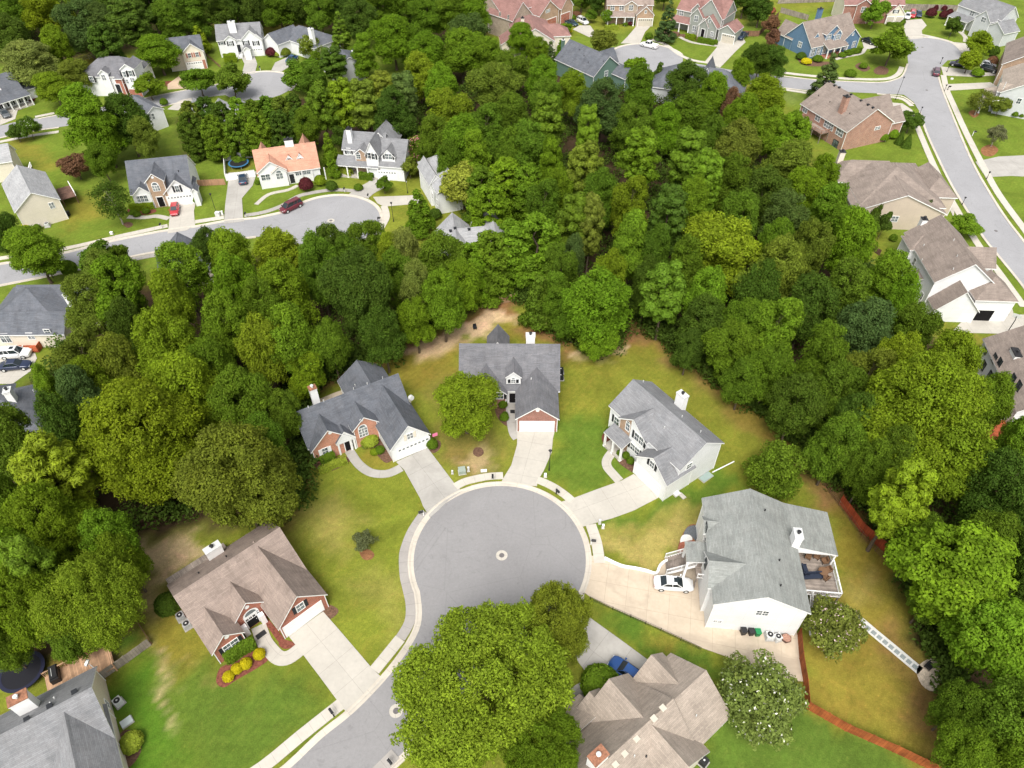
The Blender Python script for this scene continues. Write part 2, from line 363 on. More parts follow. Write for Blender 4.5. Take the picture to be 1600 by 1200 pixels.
def smooth(pts, k=4, closed=False):
    n = len(pts); out = []
    for i in range(n if closed else n - 1):
        g = lambda j: pts[j % n] if closed else pts[max(0, min(n - 1, j))]
        a, b, c, d = g(i - 1), g(i), g(i + 1), g(i + 2)
        for q in range(k):
            t = q / k
            out.append((b * 2 + (c - a) * t + (a * 2 - b * 5 + c * 4 - d) * t * t + (b * 3 - a - c * 3 + d) * t ** 3) * .5)
    if not closed: out.append(pts[-1])
    return out
def px(l, z=0): return [P(x, y, z) for x, y in l]
def tri_fill(mb, pts, z, m=0, sides=0, ms=None, uvdir=None):
    from mathutils.geometry import tessellate_polygon
    p3 = [Vector((p.x, p.y, z)) for p in pts]
    A = sum(p3[i].x * p3[(i + 1) % len(p3)].y - p3[(i + 1) % len(p3)].x * p3[i].y for i in range(len(p3)))
    if A < 0: p3 = p3[::-1]
    d = Vector((1, 0)) if uvdir is None else (Vector(uvdir[1][:2]) - Vector(uvdir[0][:2])).normalized()
    o = Vector((p3[0].x, p3[0].y)) if uvdir is None else Vector(uvdir[0][:2])
    U = lambda p: ((Vector((p.x, p.y)) - o).dot(d), (Vector((p.x, p.y)) - o).dot(Vector((-d.y, d.x))))
    for t in tessellate_polygon([p3]):
        q = [p3[i] for i in t]
        if (q[1] - q[0]).cross(q[2] - q[0]).z < 0: q = q[::-1]
        mb.face(q, m, [U(p) for p in q])
    if sides:
        for i in range(len(p3)):
            a, b = p3[i], p3[(i + 1) % len(p3)]
            mb.face([Vector((a.x, a.y, z - sides)), Vector((b.x, b.y, z - sides)), b, a], m)
def slab(name, pts, z, mat, thick=.06, k=0, closed=True, uvdir=None, kind='structure', **kw):
    w = px(pts)
    if k: w = smooth(w, k, True)
    mb = MB(); tri_fill(mb, w, z, 0, thick, uvdir=px(uvdir) if uvdir else None)
    return tag(mb.build(name, mat), kind=kind, **kw)
def strip(name, line, width, z, mat, k=4, off=0., thick=.08, profile=None, closed=False, kind='structure', world=False, uv=True, **kw):
    """a band of constant width along a line; off shifts it to the right of the direction of travel"""
    w = line if world else px(line); w = [Vector((p.x, p.y, 0)) for p in (smooth(w, k, closed) if k else w)]; n = len(w)
    L = []; s_ = 0
    for i in range(n):
        a = w[i - 1] if (i or closed) else w[0]; b = w[(i + 1) % n] if (i < n - 1 or closed) else w[-1]
        d = (b - a).normalized(); L.append((w[i], Vector((d.y, -d.x, 0)), s_))
        if i < n - 1: s_ += (w[i + 1] - w[i]).length
    prof = profile or [(-width / 2, z - thick), (-width / 2, z), (width / 2, z), (width / 2, z - thick)]
    mb = MB()
    for i in range(n if closed else n - 1):
        (p, q, s0), (p2, q2, s1) = L[i], L[(i + 1) % n]
        if s1 < s0: s1 = s0 + (p2 - p).length
        for (o0, z0), (o1, z1) in zip(prof, prof[1:]):
            A = p + q * (o0 + off) + Vector((0, 0, z0)); B2 = p + q * (o1 + off) + Vector((0, 0, z1))
            A2 = p2 + q2 * (o0 + off) + Vector((0, 0, z0)); B3 = p2 + q2 * (o1 + off) + Vector((0, 0, z1))
            mb.face([A, B2, B3, A2], 0, [(s0, o0 + 9), (s0, o1 + 9), (s1, o1 + 9), (s1, o0 + 9)])
    return tag(mb.build(name, mat), kind=kind, **kw)
# kerb: gutter pan then rolled kerb, right of the direction of travel is the street side
KP = [(-.42, .0), (-.40, .12), (-.22, .12), (-.02, .045), (.34, .03), (.36, .0)]
def kerb(line, k=4, closed=False, name='kerb'): return strip(name, line, .8, .1, M_kerb, k, profile=KP, closed=closed)

def fillet(name, pts, mat, z, k=5): return slab(name, pts, z, mat, .02, k)
# street one with its turning circle (drawn round as a circle of the ground)
c1 = P(781, 868); R1 = 11.35
def arc(c, r, a0, a1, n=24): return [Vector((c.x + r * math.cos(R_(a0 + (a1 - a0) * i / n)), c.y + r * math.sin(R_(a0 + (a1 - a0) * i / n)), 0)) for i in range(n + 1)]
left = px([(655,958),(650,985),(630,1020),(597,1062),(550,1110),(500,1150),(447,1200),(380,1250),(300,1320)])
right = [p + Vector((6.2, -4.6, 0)) for p in px([(597,1062),(550,1110),(500,1150),(447,1200),(380,1250),(300,1320)])]
A1 = arc(c1, R1, -28, 207, 60)
loop1 = A1 + smooth([A1[-1]] + left, 3)[1:] + smooth([A1[0]] + [Vector((c1.x + 7.9, c1.y - 9.2, 0))] + right, 3)[::-1][:-1]
mb = MB(); tri_fill(mb, loop1, .03, 0, .03); tag(mb.build('road', M_asph), kind='structure')
kerb((A1 + smooth([A1[-1]] + left, 3)[1:])[::-1] , 0) if False else None
def kerb_w(pts, name='kerb'): return strip(name, pts, .8, .1, M_kerb, 0, profile=KP, world=True)
kerb_w((A1 + smooth([A1[-1]] + left, 3)[1:])[::-1])
kerb_w(smooth([A1[0]] + [Vector((c1.x + 7.9, c1.y - 9.2, 0))] + right, 3))
strip('sidewalk', [(340,1243),(409,1200),(470,1150),(533,1100)], 1.35, .09, M_walk, 3)
strip('sidewalk', [(585,1048),(603,1026),(625.5,998)], 1.35, .09, M_walk, 3)
strip('sidewalk', [(625.5,998),(640,972),(642,945),(637,920),(632.5,900),(631,870),(635,852),(645,828),(664,800)], 1.25, .088, M_walkg, 4)
strip('sidewalk', [(711,761),(724,754),(737,750),(762,745),(786,743.5)], 1.2, .09, M_walk)
strip('sidewalk', [(839,750),(850,754),(866,762),(882,773),(895,784)], 1.2, .09, M_walk)
strip('sidewalk', [(923,820),(932,848),(937,880)], 1.4, .09, M_walk)
strip('sidewalk', [(618,1178),(600,1196),(560,1235)], 1.3, .088, M_walkg)
def drive(pts, mat=M_conc, z=.075, k=0, uv=None, thick=.07): return slab('driveway', pts, z, mat, thick, k, uvdir=uv)
drive([(451,994),(505,956),(528,982),(552,1010),(581,1044),(600,1062),(573,1088),(545,1116),(535,1106),(528,1096),(500,1058),(472,1021),(462,1008)], M_conc, uv=[(479,975),(565,1080)])
strip('path', [(470,1014),(452,1027),(436,1028),(421,1014),(412,1000),(404,978)], 1.7, .07, M_conc, 4)
drive([(619,722),(668,700),(677,712),(711,757),(722,768),(702,781),(686,797),(672,809),(661,791),(656,778),(632,735),(624,727)], M_concg, uv=[(643,710),(700,785)])
strip('path', [(627,731),(610,739),(595,741),(578,738),(563,728),(553,716),(544,701)], 1.35, .07, M_concg, 4)
drive([(808,668),(868,669),(864,685),(862,707),(850,735),(840,752),(839,760),(810,758),(782,757),(785,750),(799,727),(808,695)], M_conc, uv=[(838,668),(812,760)])
strip('path', [(809,685),(803,676),(799,655),(798,628)], 1.5, .071, M_concg, 4)
drive([(990,741),(972,751),(935,764),(895,779),(872,786),(889,800),(908,824),(928,818),(957,810),(990,798),(1017,784),(1034,775)], M_conc, uv=[(1010,757),(895,800)])
strip('path', [(968,752),(958,741),(949,730),(948,720),(955,709),(964,701)], 1.35, .071, M_conc, 4)
drive([(921,868),(944,872),(970,884),(992,888),(1025,896),(1030,884),(1040,877),(1062,874),(1095,876),(1110,960),(1180,985),(1244,985),(1250,1010),(1257,1065),(1200,1062),(1140,1028),(1095,1012),(1032,983),(985,962),(957,950),(922,933),(913,926),(920,900)], M_concb, uv=[(915,905),(1100,940)])
drive([(917,962),(970,1000),(1032,1046),(1020,1075),(960,1080),(915,1050),(900,1030),(896,992),(908,962)], M_concg, uv=[(917,962),(1025,1040)])
strip('path', [(925,1078),(908,1084),(897,1098),(890,1120)], 2.2, .071, M_concg, 4)

# street two
c2 = P(517, 346); R2 = 10.4
n2 = px([(-120,432),(0,413),(60,403),(107,394),(175,377),(250,362),(307,354),(350,346),(400,341)])
s2 = px([(400,370),(337,378),(275,388),(200,402),(110,424),(0,446),(-120,470)])
A2 = arc(c2, R2, 158, -150, 60)
loop2 = smooth(n2, 3) + smooth([n2[-1], A2[0]], 2)[1:-1] + A2 + smooth([A2[-1]] + s2, 3)[1:]
mb = MB(); tri_fill(mb, loop2, .03, 0, .03); tag(mb.build('road', M_asph2), kind='structure')
kerb_w(smooth(n2, 3) + smooth([n2[-1], A2[0]], 2)[1:-1] + A2[:44])
kerb_w(smooth(s2, 3))
strip('sidewalk', [(180,371),(230,360),(262,353)], 1.3, .09, M_walk); strip('sidewalk', [(305,347),(350,340)], 1.3, .09, M_walk)
strip('sidewalk', [(382,337),(412,332),(440,322),(462,309),(480,303),(520,297),(560,299)], 1.2, .09, M_walkg)
strip('sidewalk', [(-60,412),(0,404),(95,390),(180,371)], 1.2, .088, M_kerb)
strip('sidewalk', [(600,322),(604,338),(598,352),(588,368)], 1.4, .09, M_walk)
strip('sidewalk', [(195,408),(252,397),(300,388),(350,380)], 1.2, .09, M_walkg)
drive([(266,330),(270,318),(306,318),(303,330),(305,352),(292,360),(262,365),(264,352)], M_conc, uv=[(286,320),(280,360)])
drive([(357,270),(402,268),(395,290),(378,310),(380,340),(382,346),(350,350),(352,320),(356,290)], M_concg, uv=[(375,270),(365,345)])
strip('path', [(264,342),(245,338),(225,340),(200,339)], 1.2, .07, M_conc)
strip('path', [(400,320),(420,304),(450,297),(465,290)], 1.0, .07, M_conc)
drive([(590,270),(612,275),(606,290),(585,302),(575,310),(545,304),(555,296),(575,285)], M_concg, uv=[(600,275),(565,305)])
drive([(583,308),(660,305),(658,318),(600,323),(590,318)], M_conc)
# street three
c3 = P(404, 134)
strip('road', [(-80,222),(0,206),(40,197),(88,190),(160,177),(220,163),(280,151),(340,141),(404,136)], 7.5, .03, M_asph2, 4, thick=.03)
mb = MB(); tri_fill(mb, arc(c3, 9.5, 0, 354, 40), .034, 0, .03); tag(mb.build('road', M_asph2), kind='structure')
kerb_w(arc(c3, 9.9, 150, -20, 30))
strip('kerb', [(0,216),(45,206),(92,199.5)], .5, .1, M_kerb); strip('kerb', [(60,186),(90,180),(160,168),(230,153),(290,141),(340,132),(372,126)], .5, .1, M_kerb)
strip('kerb', [(240,171),(260,165),(290,159)], .5, .1, M_kerb)
strip('sidewalk', [(0,222),(45,213),(92,206)], 1.2, .09, M_walk); strip('sidewalk', [(55,183),(85,177)], 1.2, .09, M_walk)
drive([(0,180),(16,163),(28,172),(24,186),(0,196)], M_conc); drive([(375,85),(397,86),(402,100),(398,116),(378,116),(382,100)], M_concg)
drive([(430,98),(452,88),(466,95),(440,112),(424,110)], M_concg); drive([(290,112),(310,112),(296,138),(262,140),(262,132)], concrete('sandy_drive', (.5, .38, .27), 9, 9, .15))
strip('path', [(270,172),(286,160),(300,157)], 3, .07, M_conc)
# street four: main street, its turning circle and the side street with another
c4 = P(1010, 90); c5 = P(1455, 76)
mb = MB(); tri_fill(mb, arc(c4, 10.6, 0, 354, 40), .034, 0, .03); tag(mb.build('road', M_asph2), kind='structure')
strip('road', [(1040,100),(1090,108),(1150,119),(1225,129),(1300,134),(1370,137),(1440,140)], 7.6, .03, M_asph2, 4, thick=.03)
mb = MB(); tri_fill(mb, px([(1700,600),(1640,508),(1600,450),(1568,410),(1537,372),(1515,336),(1492,300),(1487,290),(1466,248),(1447,206),(1437,175),(1428,160),(1412,148),(1370,146),(1375,129),(1400,124),(1412,117),(1419,100),(1417,75),(1440,75),(1485,90),(1470,105),(1465,115),(1469,130),(1476,150),(1497,202),(1520,255),(1547,303),(1573,343),(1600,378),(1660,460),(1740,560)]), .038, 0, .03); tag(mb.build('road', M_asph2), kind='structure')
mb = MB(); tri_fill(mb, arc(c5, 9.3, 0, 354, 40), .042, 0, .03); tag(mb.build('road', M_asph2), kind='structure')
kerb_w(arc(c5, 9.7, 110, -50, 26)); kerb_w(arc(c4, 11, 200, 10, 30))
strip('kerb', [(1437,175),(1447,206),(1466,248),(1487,290),(1515,336),(1537,372),(1568,410),(1600,450),(1640,508)], .5, .11, M_kerb)
strip('kerb', [(1465,115),(1469,130),(1476,150),(1497,202),(1520,255),(1547,303),(1573,343),(1600,378),(1660,460)], .5, .11, M_kerb)
strip('kerb', [(1222,119),(1275,125),(1312,127),(1375,129),(1400,124),(1411,117),(1418,100)], .5, .11, M_kerb)
strip('kerb', [(1220,137),(1265,143)], .5, .11, M_kerb); strip('kerb', [(1370,147),(1395,149),(1412,152),(1428,163)], .5, .11, M_kerb)
strip('sidewalk', [(1426,182),(1436,205),(1455,250),(1478,298),(1505,345),(1530,385),(1560,425),(1600,480)], 1.4, .09, M_walk)
strip('sidewalk', [(1474,118),(1479,140),(1490,165),(1508,205),(1535,258),(1560,303),(1600,358),(1660,440)], 1.5, .09, M_walk)
strip('sidewalk', [(1225,114),(1260,118),(1320,123),(1380,124),(1402,117),(1409,105)], 1.4, .09, M_walk)
strip('sidewalk', [(1438,54),(1465,60),(1490,68),(1505,82)], 1.2, .09, M_walk); strip('sidewalk', [(1385,151),(1410,155),(1425,166)], 1.2, .09, M_walk)
strip('sidewalk', [(1018,62),(1040,70),(1062,86),(1085,95),(1115,99)], 1.3, .09, M_walk); strip('sidewalk', [(1225,140),(1265,146)], 1.2, .09, M_walk)
drive([(997,38),(1020,38),(1008,50),(1000,68),(970,68),(980,58)], M_conc); drive([(905,40),(922,40),(935,58),(920,58),(895,46)], M_conc)
drive([(1118,60),(1160,58),(1165,66),(1150,80),(1125,106),(1100,98),(1122,72)], M_conc); strip('path', [(1062,58),(1080,66),(1105,70),(1122,72)], 1.2, .08, M_conc)
drive([(1415,32),(1440,30),(1448,40),(1440,48),(1442,60),(1418,62),(1412,45)], M_conc); drive([(1347,65),(1372,62),(1372,78),(1350,76)], M_conc)
strip('path', [(1352,76),(1345,84),(1325,88),(1305,93)], 1.1, .08, M_conc)
drive([(1488,66),(1510,68),(1520,84),(1508,92),(1500,80)], M_conc); strip('path', [(1500,50),(1508,58),(1508,66)], 1.3, .08, M_conc)
drive([(1470,104),(1500,108),(1540,114),(1560,112),(1560,118),(1520,120),(1474,118)], M_conc)
drive([(1478,132),(1548,129),(1560,137),(1480,142)], M_conc)
drive([(1524,253),(1560,245),(1600,243),(1640,240),(1640,278),(1580,275),(1540,277)], M_concg)
drive([(1385,160),(1410,162),(1425,172),(1432,185),(1412,190),(1395,172)], M_conc)
drive([(1490,516),(1500,520),(1580,522),(1600,515),(1600,492),(1570,492),(1545,480),(1524,470),(1505,500)], M_conc)
strip('path', [(1568,468),(1575,480),(1578,492)], 1.2, .08, M_conc); drive([(1475,310),(1482,300),(1492,320),(1490,340)], M_conc)
# left side drive with its two cars, and a shop of small pads
drive([(-10,548),(55,552),(58,560),(48,580),(20,600),(-40,600),(-40,548)], M_conc)
# mulch beds and mown-out islands
def bed(pts, mat, z=.03, k=4): return slab('mulch_bed', pts, z, mat, .03, k)
bed([(343,1045),(360,1035),(395,1010),(408,1003),(412,1020),(420,1030),(400,1045),(370,1062),(350,1074),(338,1066)], M_mulchr)
bed([(403,958),(414,962),(438,990),(446,1003),(438,1006),(424,988)], M_mulchr, .06); bed([(500,950),(514,945),(528,952),(526,960),(514,968),(504,962)], M_mulchb)
bed([(455,1002),(462,1010),(445,1014),(436,1008),(438,1000)], M_mulchr, .034)
bed([(482,715),(500,735),(520,735),(545,722),(548,714),(520,715),(495,708)], M_mulchb); bed([(567,685),(580,700),(600,722),(612,720),(616,714),(600,690),(585,680)], M_mulchb)
bed([(664,692),(676,708),(688,700),(686,688)], M_mulchb); bed([(780,615),(799,625),(799,660),(790,665),(776,650),(772,625)], M_mulchb)
bed([(940,682),(952,672),(960,680),(958,702),(946,698)], M_mulchr); bed([(964,710),(975,705),(990,716),(992,738),(980,733),(966,722)], M_mulchb)
bed([(1062,845),(1075,822),(1090,820),(1100,830),(1102,850),(1085,880),(1060,868)], M_straw)
slab('gravel_bed', [(1068,836),(1074,824),(1088,821),(1098,828),(1100,842),(1088,846),(1078,836)], .05, mulch('slate_gravel', (.13, .14, .15), .3, 6), .03, 3)
slab('gravel_bed', [(1063,848),(1066,837),(1077,836),(1082,843),(1075,850)], .054, mulch('white_gravel', (.7, .69, .66), .12, 6), .03, 3)
slab('gravel_bed', [(1062,866),(1061,850),(1072,846),(1084,845),(1088,855),(1076,864)], .058, mulch('red_lava_gravel', (.33, .12, .08), .3, 6), .03, 3)
bed([(562,862),(575,858),(585,866),(580,874),(568,874)], M_straw); bed([(742,700),(752,700),(756,708),(748,714),(739,709)], M_mulchb)
bed([(200,327),(228,322),(245,330),(225,336),(205,334)], M_mulchr); bed([(192,350),(202,347),(208,351),(200,356)], M_mulchb)
bed([(832,508),(850,506),(856,516),(842,522),(830,517)], M_straw)
bed([(1533,232),(1548,226),(1560,234),(1550,244),(1536,242)], M_straw); bed([(1513,176),(1522,172),(1530,178),(1522,184)], M_straw)
bed([(1365,110),(1375,103),(1388,108),(1385,116),(1370,116)], M_mulchb); bed([(1336,104),(1345,98),(1360,106),(1350,112)], M_mulchb)
bed([(1245,85),(1265,95),(1300,97),(1290,103),(1262,103),(1248,96)], M_mulchb); bed([(1298,88),(1325,80),(1345,78),(1340,84),(1315,92)], M_mulchb)
bed([(255,128),(280,127),(285,135),(265,137)], M_mulchr); bed([(195,136),(215,130),(222,138),(200,146)], M_mulchr)
bed([(20,165),(50,150),(54,158),(28,173)], mulch('dark_red_mulch', (.08, .02, .015)))
bed([(1060,54),(1075,62),(1125,67),(1120,60),(1080,54)], M_mulchb); bed([(1030,50),(1060,50),(1058,58),(1035,60)], M_mulchb)
bed([(186,1150),(200,1140),(218,1150),(220,1175),(200,1200),(180,1190)], M_mulchb)
slab('patio', [(1432,1045),(1450,1030),(1470,1028),(1490,1045),(1475,1055),(1460,1080),(1440,1070)], .05, mulch('flagstone', (.55, .46, .36), .25, 1.2), .04, 3)
slab('patio', [(460,640),(468,655),(520,632),(568,610),(560,600),(520,615)], .05, M_concb, .04)
# ------------------------------------------------------------------ houses
def ray_plane(px_, py_, p0, n):
    o, d = RAY(px_, py_); k = d.dot(n)
    return o + d * ((p0 - o).dot(n) / k)
DETAIL = True
class House:
    def __init__(s, label, A, B, z, roof, wall, cat='house', name='house', trim=None, grid=True):
        if isinstance(z, tuple):                       # (eave point, eave height, pitch): solve the ridge height
            E, ze, pitch = z; best = 99
            for k in range(0, 240):
                q = ze + k * .04; a, b, e = P(*A, q), P(*B, q), P(*E, ze); d = (b - a).normalized()
                hw = abs((e - a).x * -d.y + (e - a).y * d.x); er = abs(q - ze - pitch * hw)
                if er < best: best, zz = er, q
            z = zz
        a, b = P(*A, z), P(*B, z); d = (b - a); s.rz = math.atan2(d.y, d.x); s.z = z; s.L = math.hypot(d.x, d.y)
        s.root = empty(name, (a.x, a.y, 0), s.rz, label, cat)
        s.Mx = Matrix.Translation((a.x, a.y, 0)) @ Matrix.Rotation(s.rz, 4, 'Z'); s.Mi = s.Mx.inverted()
        s.roof, s.wall, s.trim = roof, wall, trim or M_white; s.tops = []; s.wings = {}
    def loc(s, p, z):
        q = P(p[0], p[1], p[2] if len(p) > 2 else z); return s.Mi @ q
    def wing(s, key, pts, ze, rise, ridge='u', ends='gg', base=0., mats=None, ov=.3, u0=None, u1=None, v0=None, v1=None, roofname='roof', fl=0):
        """gabled or hipped block; pts (photo pixels of its eaves) give its extent, u0.. override in metres"""
        L = [s.loc(p, ze) for p in pts] or [Vector((0, 0, 0))]
        U0 = min(p.x for p in L) if u0 is None else u0; U1 = max(p.x for p in L) if u1 is None else u1
        V0 = min(p.y for p in L) if v0 is None else v0; V1 = max(p.y for p in L) if v1 is None else v1
        T = .2; rot = ridge == 'v'
        # work in (a,b): ridge along a
        a0, a1, b0, b1 = (V0, V1, U0, U1) if rot else (U0, U1, V0, V1)
        hw = (b1 - b0) / 2; bm = (b0 + b1) / 2; slope = rise / hw
        g = lambda a, b, z: Vector((b, a, z)) if rot else Vector((a, b, z))
        ra = a0 + (hw if ends[0] == 'h' else 0); rb = a1 - (hw if ends[1] == 'h' else 0)
        if ra > rb: ra = rb = (a0 + a1) / 2
        zt = ze + rise
        c = [g(a0, b0, ze), g(a1, b0, ze), g(a1, b1, ze), g(a0, b1, ze)]; r0, r1 = g(ra, bm, zt), g(rb, bm, zt)
        planes = [[c[0], c[1], r1, r0], [c[2], c[3], r0, r1]]
        if ends[1] == 'h': planes.append([c[1], c[2], r1])
        if ends[0] == 'h': planes.append([c[3], c[0], r0])
        mb = MB(); dn = Vector((0, 0, T))
        for pl in planes:
            if rot: pl = pl[::-1]
            nn = (pl[1] - pl[0]).cross(pl[2] - pl[1])
            if nn.z < 0: pl = pl[::-1]
            mb.face(pl, 0); mb.face([p - dn for p in pl][::-1], 1); s.tops.append([s.Mx @ p for p in pl])
        rim = [c[0], c[1]] + ([r1] if ends[1] == 'g' else []) + [c[2], c[3]] + ([r0] if ends[0] == 'g' else [])
        for i in range(len(rim)):
            p, q = rim[i], rim[(i + 1) % len(rim)]
            up = Vector((0, 0, .004)); f = [p - dn, q - dn, q + up, p + up]
            cen = g((a0 + a1) / 2, bm, ze); n_ = (f[1] - f[0]).cross(f[2] - f[1])
            if n_.dot((p + q) / 2 - cen) < 0: f = f[::-1]
            mb.face(f, 1)
        # ridge cap
        if (r1 - r0).length > .5:
            d = (r1 - r0).normalized(); w = Vector((-d.y, d.x, 0)) * .16
            mb.face([r0 + w - Vector((0, 0, .16 * slope - .04)), r0 + Vector((0, 0, .05)), r1 + Vector((0, 0, .05)), r1 + w - Vector((0, 0, .16 * slope - .04))][::1], 0)
            mb.face([r0 - w - Vector((0, 0, .16 * slope - .04)), r1 - w - Vector((0, 0, .16 * slope - .04)), r1 + Vector((0, 0, .05)), r0 + Vector((0, 0, .05))], 0)
        mb.build(roofname, [s.roof, s.trim], s.root)
        # walls
        wm = mats or {}; ml = [s.wall]
        def mi(side):
            m = wm.get(side, wm.get('all'))
            if m is None: return 0
            if m not in ml: ml.append(m)
            return ml.index(m)
        x0, x1, y0, y1 = a0 + ov, a1 - ov, b0 + ov, b1 - ov; zw = ze + slope * ov - .12; za = ze + slope * hw - .12
        names = {'a0': '-v', 'a1': '+v', 'b0': '-u', 'b1': '+u'} if rot else {'a0': '-u', 'a1': '+u', 'b0': '-v', 'b1': '+v'}
        mb = MB()
        def wf(pl, side):
            cen = g((a0 + a1) / 2, bm, (base + ze) / 2); n_ = (pl[1] - pl[0]).cross(pl[2] - pl[1])
            if n_.dot(pl[0] + pl[1] - cen * 2) < 0: pl = pl[::-1]
            mb.face(pl, mi(names[side]))
        wf([g(x0, y0, base), g(x1, y0, base), g(x1, y0, zw), g(x0, y0, zw)], 'b0')
        wf([g(x0, y1, base), g(x1, y1, base), g(x1, y1, zw), g(x0, y1, zw)], 'b1')
        for A_, x, e in (('a0', x0, ends[0]), ('a1', x1, ends[1])):
            if e == 'g': wf([g(x, y0, base), g(x, y1, base), g(x, y1, zw), g(x, bm, za), g(x, y0, zw)], A_)
            else: wf([g(x, y0, base), g(x, y1, base), g(x, y1, zw), g(x, y0, zw)], A_)
        # white corner boards
        ci = mi('__trim') if False else None
        if s.trim not in ml: ml.append(s.trim)
        k = ml.index(s.trim)
        for A_, B_q in ((x0, y0), (x1, y0), (x0, y1), (x1, y1)):
            p = g(A_, B_q, 0); mb.box(p.x - .05, p.y - .05, base, p.x + .05, p.y + .05, zw - .1, k)
        mb.build('wall', ml, s.root)
        if rot: s.wings[key] = dict(u0=y0, u1=y1, v0=x0, v1=x1, ze=ze, base=base)
        else: s.wings[key] = dict(u0=x0, u1=x1, v0=y0, v1=y1, ze=ze, base=base)
        return s.wings[key]
    def gab(s, key, E1, E2, apex, ze, v1=0., side='-v', **kw):
        """cross gable whose gable end shows: two eave pixels and the apex pixel"""
        p, q = s.loc(E1, ze), s.loc(E2, ze)
        if side in ('-v', '+v'):
            v = (p.y + q.y) / 2; a, b = sorted((p.x, q.x)); wp = Vector(((a + b) / 2, v, 0)); n = Vector((0, 1, 0))
        else:
            v = (p.x + q.x) / 2; a, b = sorted((p.y, q.y)); wp = Vector((v, (a + b) / 2, 0)); n = Vector((1, 0, 0))
        if side == '-v' and 'm' in s.wings and kw.get('base', 0) == 0 and v > s.wings['m']['v0'] - .8:   # stand proud of the front wall
            tg = s.wings['m']['v0'] - .8; best = 99
            for k in range(-40, 80):
                q_ = ze + k * .05; vv = (s.loc(E1, q_).y + s.loc(E2, q_).y) / 2
                if abs(vv - tg) < best: best, zz = abs(vv - tg), q_
            if zz > 1.8: ze = zz
            p, q = s.loc(E1, ze), s.loc(E2, ze); a, b = sorted((p.x, q.x)); v = min(tg, (p.y + q.y) / 2); wp.y = v
        t = s.Mi @ ray_plane(apex[0], apex[1], s.Mx @ wp, s.Mx.to_3x3() @ n); rise = max(.6, min(6, t.z - ze))
        lo, hi = sorted((v, v1))
        if side[1] == 'v': return s.wing(key, [], ze, rise, 'v', u0=a, u1=b, v0=lo, v1=hi, **kw)
        return s.wing(key, [], ze, rise, 'u', u0=lo, u1=hi, v0=a, v1=b, **kw)
    def main(s, E, ze, ends='gg', du0=0., du1=0., key='m', **kw):
        """main block under the ridge A-B; E is a pixel of its front eave"""
        hw = abs(s.loc(E, ze).y); s.hw = hw; a = hw if ends[0] == 'h' else 0; b = hw if ends[1] == 'h' else 0
        return s.wing(key, [], ze, s.z - ze, 'u', ends, u0=-a + du0, u1=s.L + b + du1, v0=-hw, v1=hw, **kw)
    def shed(s, pts, ze, rise, high='+v', posts=0, u0=None, u1=None, v0=None, v1=None, name='porch_roof', floor=None, step=True):
        L = [s.loc(p, ze) for p in pts] or [Vector((0, 0, 0))]
        U0 = min(p.x for p in L) if u0 is None else u0; U1 = max(p.x for p in L) if u1 is None else u1
        V0 = min(p.y for p in L) if v0 is None else v0; V1 = max(p.y for p in L) if v1 is None else v1
        c = [Vector((U0, V0, ze)), Vector((U1, V0, ze)), Vector((U1, V1, ze)), Vector((U0, V1, ze))]
        for i in {'+v': (2, 3), '-v': (0, 1), '+u': (1, 2), '-u': (0, 3)}[high]: c[i].z += rise
        mb = MB(); dn = Vector((0, 0, .18)); mb.face(c, 0); mb.face([p - dn for p in c][::-1], 1); s.tops.append([s.Mx @ p for p in c])
        for i in range(4): mb.face([c[i] - dn, c[(i + 1) % 4] - dn, c[(i + 1) % 4], c[i]], 1)
        mb.build(name, [s.roof, s.trim], s.root)
        lowv = {'+v': V0 + .25, '-v': V1 - .25}.get(high); lowu = {'+u': U0 + .25, '-u': U1 - .25}.get(high)
        for i in range(posts):
            t = i / max(1, posts - 1)
            x, y = (U0 + .25 + (U1 - U0 - .5) * t, lowv) if lowv is not None else (lowu, V0 + .25 + (V1 - V0 - .5) * t)
            m = MB(); m.box(x - .13, y - .13, 0, x + .13, y + .13, ze - .15); m.box(x - .19, y - .19, 0, x + .19, y + .19, .25); m.box(x - .18, y - .18, ze - .32, x + .18, y + .18, ze - .16)
            m.build('column', s.trim, s.root)
        if floor: m = MB(); m.box(U0 + .1, V0 + .1, 0, U1 - .1, V1, .35); m.build('porch_floor', floor, s.root)
        return (U0, U1, V0, V1)
    def on(s, key, side, x, y, z=None):
        """where the ray through photo pixel x,y meets a wall; local coordinates"""
        w = s.wings[key]; ax, k = (0, {'-u': 'u0', '+u': 'u1'}[side]) if side[1] == 'u' else (1, {'-v': 'v0', '+v': 'v1'}[side])
        n = Vector((0, 0, 0)); n[ax] = -1 if side[0] == '-' else 1; p0 = Vector((0, 0, 0)); p0[ax] = w[k]
        wn = s.Mx.to_3x3() @ n; wp = s.Mx @ p0; p = s.Mi @ ray_plane(x, y, wp, wn); return p, n
    def panel_M(s, p, n): # local frame: x along wall to the right seen from outside, y outwards, z up
        xax = Vector((0, 0, 1)).cross(n); return Matrix.Translation(p) @ Matrix((( xax.x, n.x, 0, 0), (xax.y, n.y, 0, 0), (0, 0, 1, 0), (0, 0, 0, 1)))
    def window(s, key, side, x, y, w=.9, h=1.4, cols=1, shut=None, arch=False, rows=2, z=None, frame=None):
        p, n = s.on(key, side, x, y)
        if z is not None: p.z = z
        M = s.panel_M(p, n); fr = frame or s.trim; mb = MB(); e = .09
        mb.box(-w / 2 - e, 0, -h / 2 - e, w / 2 + e, .07, -h / 2, 0, M); mb.box(-w / 2 - e, 0, h / 2, w / 2 + e, .07, h / 2 + e, 0, M)
        mb.box(-w / 2 - e, 0, -h / 2, -w / 2, .07, h / 2, 0, M); mb.box(w / 2, 0, -h / 2, w / 2 + e, .07, h / 2, 0, M)
